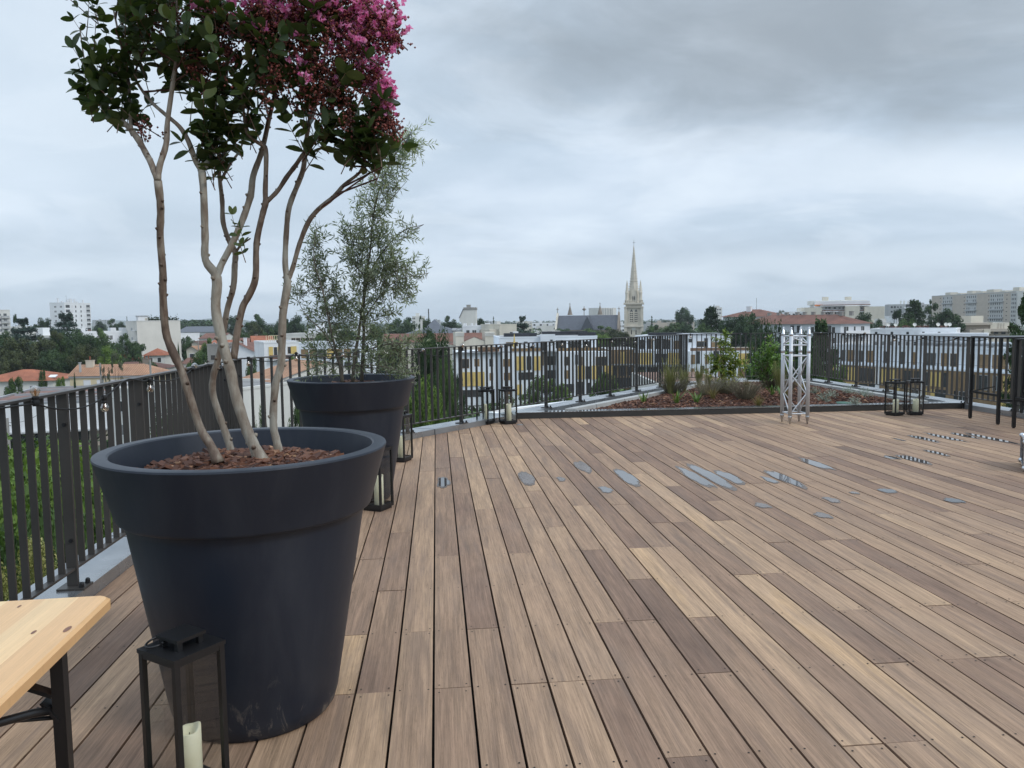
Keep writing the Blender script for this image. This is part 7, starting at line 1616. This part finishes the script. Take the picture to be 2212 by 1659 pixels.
T = [
 ('c0', 143, 686, 250, 74, 'big blue green cedar right in front of the white tower block'), ('c1', 50, 697, 245, 76, 'wide blue green cedar left of the small white stair tower'), ('u0', 32, 688, 330, 24, 'small flat topped pine poking over the left cedars'), ('d0', 100, 691, 330, 46, 'dark tree between the two cedars'),
 ('d1', 8, 716, 205, 62, 'dark round tree at the left frame edge under the cedars'), ('o0', 44, 745, 178, 92, 'broad brownish dark tree below the left cedar'), ('o1', 94, 727, 192, 66, 'brown tinged tree below the white stair tower'), ('g0', 128, 734, 196, 66, 'mid green tree in the middle of the left wood'), ('d2', 160, 722, 205, 74, 'tall dark tree below the big cedar'),
 ('g1', 224, 722, 196, 66, 'olive green tree before the low balconied block'), ('d0', 196, 736, 186, 58, 'dark tree left of the olive green one'), ('d1', 274, 733, 188, 46, 'dark tree against the left edge of the blank gable'), ('o2', 182, 754, 170, 58, 'dull brown green tree behind the concrete pole'), ('b0', 237, 761, 166, 58, 'bright green dome of a tree right behind the tiled roof'),
 ('d2', 110, 765, 168, 62, 'dark tree behind the orange hip roof ridge'), ('o1', 12, 770, 165, 60, 'dark tree over the left end of the orange hip roof'), ('hg', 32, 812, 126, 50, 'round dark green bush in front of the orange hip roof'), ('hb', 132, 812, 138, 34, 'clipped bright hedge bush beside the concrete pole'), ('hg', 92, 796, 150, 24, 'small bush at the end of the orange hip roof'),
 ('lo', 247, 778, 122, 46, 'loose grey green tree in front of the honey stone wall'), ('lo', 222, 806, 122, 20, 'small grey green tree beside the white shutter'), ('cy', 161, 819, 130, 8, 'tiny cypress in front of the honey stone house'), ('d0', 220, 696, 520, 30, 'dark tree far behind the low balconied block'), ('d1', 258, 690, 430, 48, 'round dark tree left of the blank gable roof'), ('sp', 274, 686, 500, 12, 'thin spruce tip left of the blank gable roof'),
 ('hd', 325, 772, 165, 44, 'dark shrubbery bush in front of the small orange hip roof'), ('hg', 304, 770, 168, 20, 'green bush left of the small orange hip roof'), ('cy', 385, 748, 176, 9, 'slim dark cypress at the right edge of the blank gable'), ('cy', 401, 751, 182, 7, 'second slim cypress right of the gable'),
 ('d2', 405, 728, 235, 28, 'dark tree below the white warehouse'), ('b1', 443, 733, 192, 28, 'bright tree by the raw concrete workshop'), ('g2', 440, 748, 176, 20, 'mid green tree left of the raw concrete workshop'), ('g0', 430, 768, 128, 36, 'green bushy tree in front of the pale shed'), ('d0', 498, 685, 430, 26, 'dark rounded tree just right of the main stem'),
 ('d1', 562, 681, 335, 62, 'large dark pine like tree between two right stems'), ('o0', 548, 700, 300, 40, 'brownish tree below the large dark tree'), ('g1', 575, 712, 262, 40, 'green tree row above the orange roof'), ('g2', 520, 718, 260, 30, 'green tree right of the main stem above the roofs'), ('d2', 610, 690, 340, 22, 'dark tree hidden behind the right stem'), ('d0', 640, 685, 345, 36, 'round dark tree right of the right stem'),
 ('hb', 630, 752, 135, 44, 'olive green bush in front of the yellow shutter villa'), ('hg', 545, 758, 150, 36, 'low green bush at the white gabled house'), ('hn', 558, 846, 62, 46, 'dark glossy bush under the pale tiled roof'), ('hg', 640, 850, 70, 50, 'bush behind the railing left of the far pot'), ('g1', 700, 712, 290, 40, 'green tree behind the silvery tree at left'), ('d1', 745, 702, 330, 46, 'dark tree behind the silvery tree at its trunk'), ('g0', 812, 706, 262, 46, 'mid green tree right of the silvery tree trunk'), ('d2', 868, 687, 335, 62, 'big dark tree behind the slate hall'), ('d0', 925, 691, 345, 34, 'dark tree behind the slate hall chimney'),
 ('u0', 908, 688, 420, 16, 'small pine before the pale slab with the mast'), ('d1', 978, 684, 360, 46, 'dark tree left of the tall cut topped house'), ('sp', 1066, 687, 325, 18, 'pointed conifer between white house and beige block'), ('d2', 1036, 689, 350, 24, 'dark tree right of the tall cut topped house'), ('nd', 930, 728, 66, 120, 'tall dense dark tree right behind the railing beyond the far pot'), ('ng', 968, 775, 60, 70, 'dark green tree under the cream gable behind the railing'),
 ('nb2', 915, 838, 44, 130, 'yellow green shrubby tree low behind the railing beyond the far pot'), ('hb', 965, 862, 40, 90, 'light green bush low behind the railing'), ('c0', 850, 752, 90, 40, 'bluish conifer behind the far pot rim'), ('cy', 815, 775, 110, 14, 'slim cypress behind the silvery tree'), ('g0', 720, 790, 110, 40, 'tree in front of the white modern block'), ('hd', 992, 790, 108, 28, 'dark bush in front of the white terrace wing'),
 ('c1', 1128, 690, 300, 48, 'bluish round cedar above the solar panels'), ('g0', 1226, 712, 352, 62, 'leafy tree in front of the church gable'), ('g1', 1276, 705, 356, 76, 'leafy tree in front of the church transept'), ('o2', 1322, 712, 345, 52, 'olive tree between nave and spire'), ('o0', 1352, 718, 330, 40, 'brownish small tree at the foot of the spire'), ('b2', 1300, 722, 300, 46, 'yellowish green tree below the church trees'),
 ('sp', 1408, 685, 450, 20, 'small dark conifer right of the spire'), ('g2', 1412, 703, 345, 46, 'green tree just right of the spire foot'), ('g0', 1448, 700, 335, 52, 'green tree second from the spire'), ('d1', 1485, 697, 320, 48, 'dark green tree third from the spire'), ('d2', 1478, 665, 480, 36, 'tall round tree standing alone on the skyline'), ('cd', 1536, 669, 258, 62, 'layered cedar left of the red hip roof'), ('g1', 1520, 700, 250, 46, 'green tree below the layered cedar'),
 ('d0', 1580, 690, 226, 60, 'dark broadleaf below the red hip roof'), ('d2', 1616, 678, 222, 44, 'tall peaked dark tree before the long red roofed block'), ('d1', 1640, 704, 214, 40, 'dark tree at the left end of the long white block'), ('b0', 1158, 816, 118, 44, 'bright young tree in front of the yellow shutters'), ('b1', 1210, 820, 118, 46, 'bright young tree in front of the white stair block'), ('b2', 1306, 806, 122, 48, 'bright young tree at the corner of the recessed wing'), ('g0', 1392, 806, 120, 50, 'green young tree before the left estate wing near the corner'), ('hg', 1345, 826, 90, 60, 'low hedge bush under the recessed wing'), ('hg', 1430, 832, 80, 60, 'low hedge bush just beyond the coping corner'), ('hg', 1285, 846, 70, 50, 'low hedge bush behind the lower rail'),
 ('nd', 1648, 735, 34, 112, 'dense dark tree just outside the short railing'), ('pl', 1684, 728, 60, 22, 'dark plum leaved bush left of the truss'), ('cd', 1772, 706, 92, 44, 'dark layered tree top just right of the truss'), ('nd', 1730, 738, 60, 120, 'dark green tree behind the truss'), ('g1', 1770, 778, 66, 110, 'green tree low behind the railing right of the truss'), ('b0', 1812, 797, 90, 40, 'bright bush at the foot of the right estate block'), ('d0', 1866, 680, 245, 60, 'dark spreading tree right of the red roofed block'), ('d2', 1886, 692, 225, 40, 'smaller dark tree below the stepped block'),
 ('cd', 1976, 655, 262, 44, 'old dark cedar trunked tree before the grey block'), ('u0', 1938, 678, 255, 62, 'flat spreading cedar limb canopy left of the old cedar'), ('sp', 2010, 652, 252, 40, 'pointed dark spruce left of the broad pine'), ('d1', 2041, 657, 248, 46, 'broad dark pine in front of the slab block'), ('d2', 2100, 685, 300, 26, 'round bush tree before the slab block'), ('d0', 2074, 693, 290, 34, 'low dark tree right of the broad pine'), ('cn', 2216, 672, 52, 132, 'near cedar reaching in from the right edge with flat branches'), ('d0', 1689, 672, 900, 22, 'hazy far tree left of the stepped block'), ('g2', 1960, 690, 230, 30, 'green tree under the old cedar')]
for k, px, pt, Y, w_, lab in T: tree(k, px, pt, Y, w_, lab)
lt = thing('lower_terrace', 'lower planted roof terrace under the near railing', 'terrace', (-6.6, 9.5, 0)); m_ = MB(); m_.box(-2.6, -3.6, GROUND, 3.0, 3.6, -3.75); m_.build('wall', [M_render], lt); m_ = MB(); m_.box(-2.4, -3.4, -3.75, 2.8, 3.4, -3.6); m_.build('soil', [M_bark], lt)
# greenery close below the near railing
for k, px, pt, Y, w_, lab in [('nb', 150, 985, 17, 640, 'leafy bright green tree just outside the near railing by the big post'), ('nb2', 15, 965, 24, 480, 'leafy bright green tree outside the near railing at the frame edge'), ('nb', 300, 960, 26, 420, 'bright green tree outside the railing behind the front pot'), ('ng', 110, 1060, 13, 520, 'darker green shrubby tree low outside the near railing'), ('hy', 45, 1130, 9.5, 230, 'cream variegated bush low outside the near railing'), ('hy', 215, 1165, 11, 150, 'second cream variegated bush beyond the big post'), ('nd', 420, 905, 40, 240, 'dark tree outside the railing behind the two left stems')]:
    tree(k, px, pt, Y, w_, lab, -3.6 if k == 'hy' else GROUND, 'leafy trees right outside the near railing')
def wire(a, b, lab, sag=.5):
    m = MB(); pts = [a.lerp(b, t/12)+Vector((0, 0, -sag*4*(t/12)*(1-t/12))) for t in range(13)]; m.tube(pts, .014, 5); tag(m.build('overhead_wire', [M_cable]), lab, 'wire', 'overhead wires by the near railing')
wire(at(111, 872, 60), at(14, 912, 60), 'thin sagging black wire between the two grey poles'); wire(at(111, 872, 60), at(320, 838, 92), 'long thin black wire running from the slim pole past the railing slits'); wire(at(14, 912, 60), at(-70, 880, 52), 'thin black wire leaving the frame from the short pole')
# far woods: masses that nobody could count
def mass(name, label, spots, mat, seed, per=26, sz=.28):
    rg = random.Random(seed); m = MB()
    for (x, y, z0, h, w_) in spots:
        tone = rg.uniform(.2, .75)
        for _ in range(per):
            v = rdir(rg, .2); c = Vector((x+v.x*w_*.5, y+v.y*w_*.5, z0+h*.55+v.z*h*.45)); facequad(m, c, v+rdir(rg)*.5+Vector((0, 0, .3)), w_*sz, rg, min(1, max(0, tone+rg.gauss(0, .15))))
    o = m.build(name, [mat]); tag(o, label, 'trees', None, 'stuff'); return o
rm = random.Random(91); sp1, sp2, sp3 = [], [], []
for _ in range(1500):
    Y = rm.uniform(620, 2200); px = rm.uniform(-120, 2330); a = at(px, 690, Y); h = rm.uniform(9, 14.5)+Y*.0012; sp1.append((a.x, Y, GROUND, h, rm.uniform(7, 14)))
for _ in range(520):
    Y = rm.uniform(330, 620); px = rm.uniform(-120, 2330)
    if 1190 < px < 1390: continue
    a = at(px, 690, Y); sp2.append((a.x, Y, GROUND, rm.uniform(7, 12.5), rm.uniform(6, 11)))
for _ in range(700):
    Y = rm.uniform(60, 330); px = rm.uniform(-120, 2330); a = at(px, 690, Y); sp3.append((a.x, Y, GROUND, rm.uniform(1.2, 3.2), rm.uniform(3, 7)))
mass('far_woodland', 'far dark band of woods along the horizon', sp1, M_td, 1, 24, .26); mass('town_greenery', 'tree tops scattered between the far roofs', sp2, M_tg, 2, 60, .17); mass('garden_greenery', 'low garden greenery between the houses', sp3, M_tg, 3, 40, .2)
for cx, n, Y, y0, lab in ((424, 46, 600, 690, 'hazy dark park wood above the white warehouse'),):
    s_ = []
    for _ in range(n*3): px = cx+rm.uniform(-40, 42); YY = Y+rm.uniform(-60, 60); a = at(px, y0+rm.uniform(0, 8), YY); s_.append((a.x, YY, GROUND, a.z-GROUND, rm.uniform(7, 12)))
    mass('park_wood', lab, s_, M_td, 4, 80, .15)
# haze ------------------------------------------------------------------------------
hz = MB(); hz.box(-5000, -700, GROUND-1.2, 5000, 7200, 62)
hzm = bpy.data.materials.new('air'); hzm.use_nodes = True; hn = hzm.node_tree; hn.nodes.remove(hn.nodes['Principled BSDF'])
pv = hn.nodes.new('ShaderNodeVolumePrincipled'); pv.inputs['Color'].default_value = (0.86, 0.92, 0.97, 1); pv.inputs['Density'].default_value = 0.00014; pv.inputs['Anisotropy'].default_value = 0.0
hn.links.new(pv.outputs[0], hn.nodes['Material Output'].inputs['Volume'])
if HAZE: tag(hz.build('haze', [hzm]), kind='stuff')
scene.cycles.volume_bounces = 0; scene.cycles.volume_step_rate = 1.0
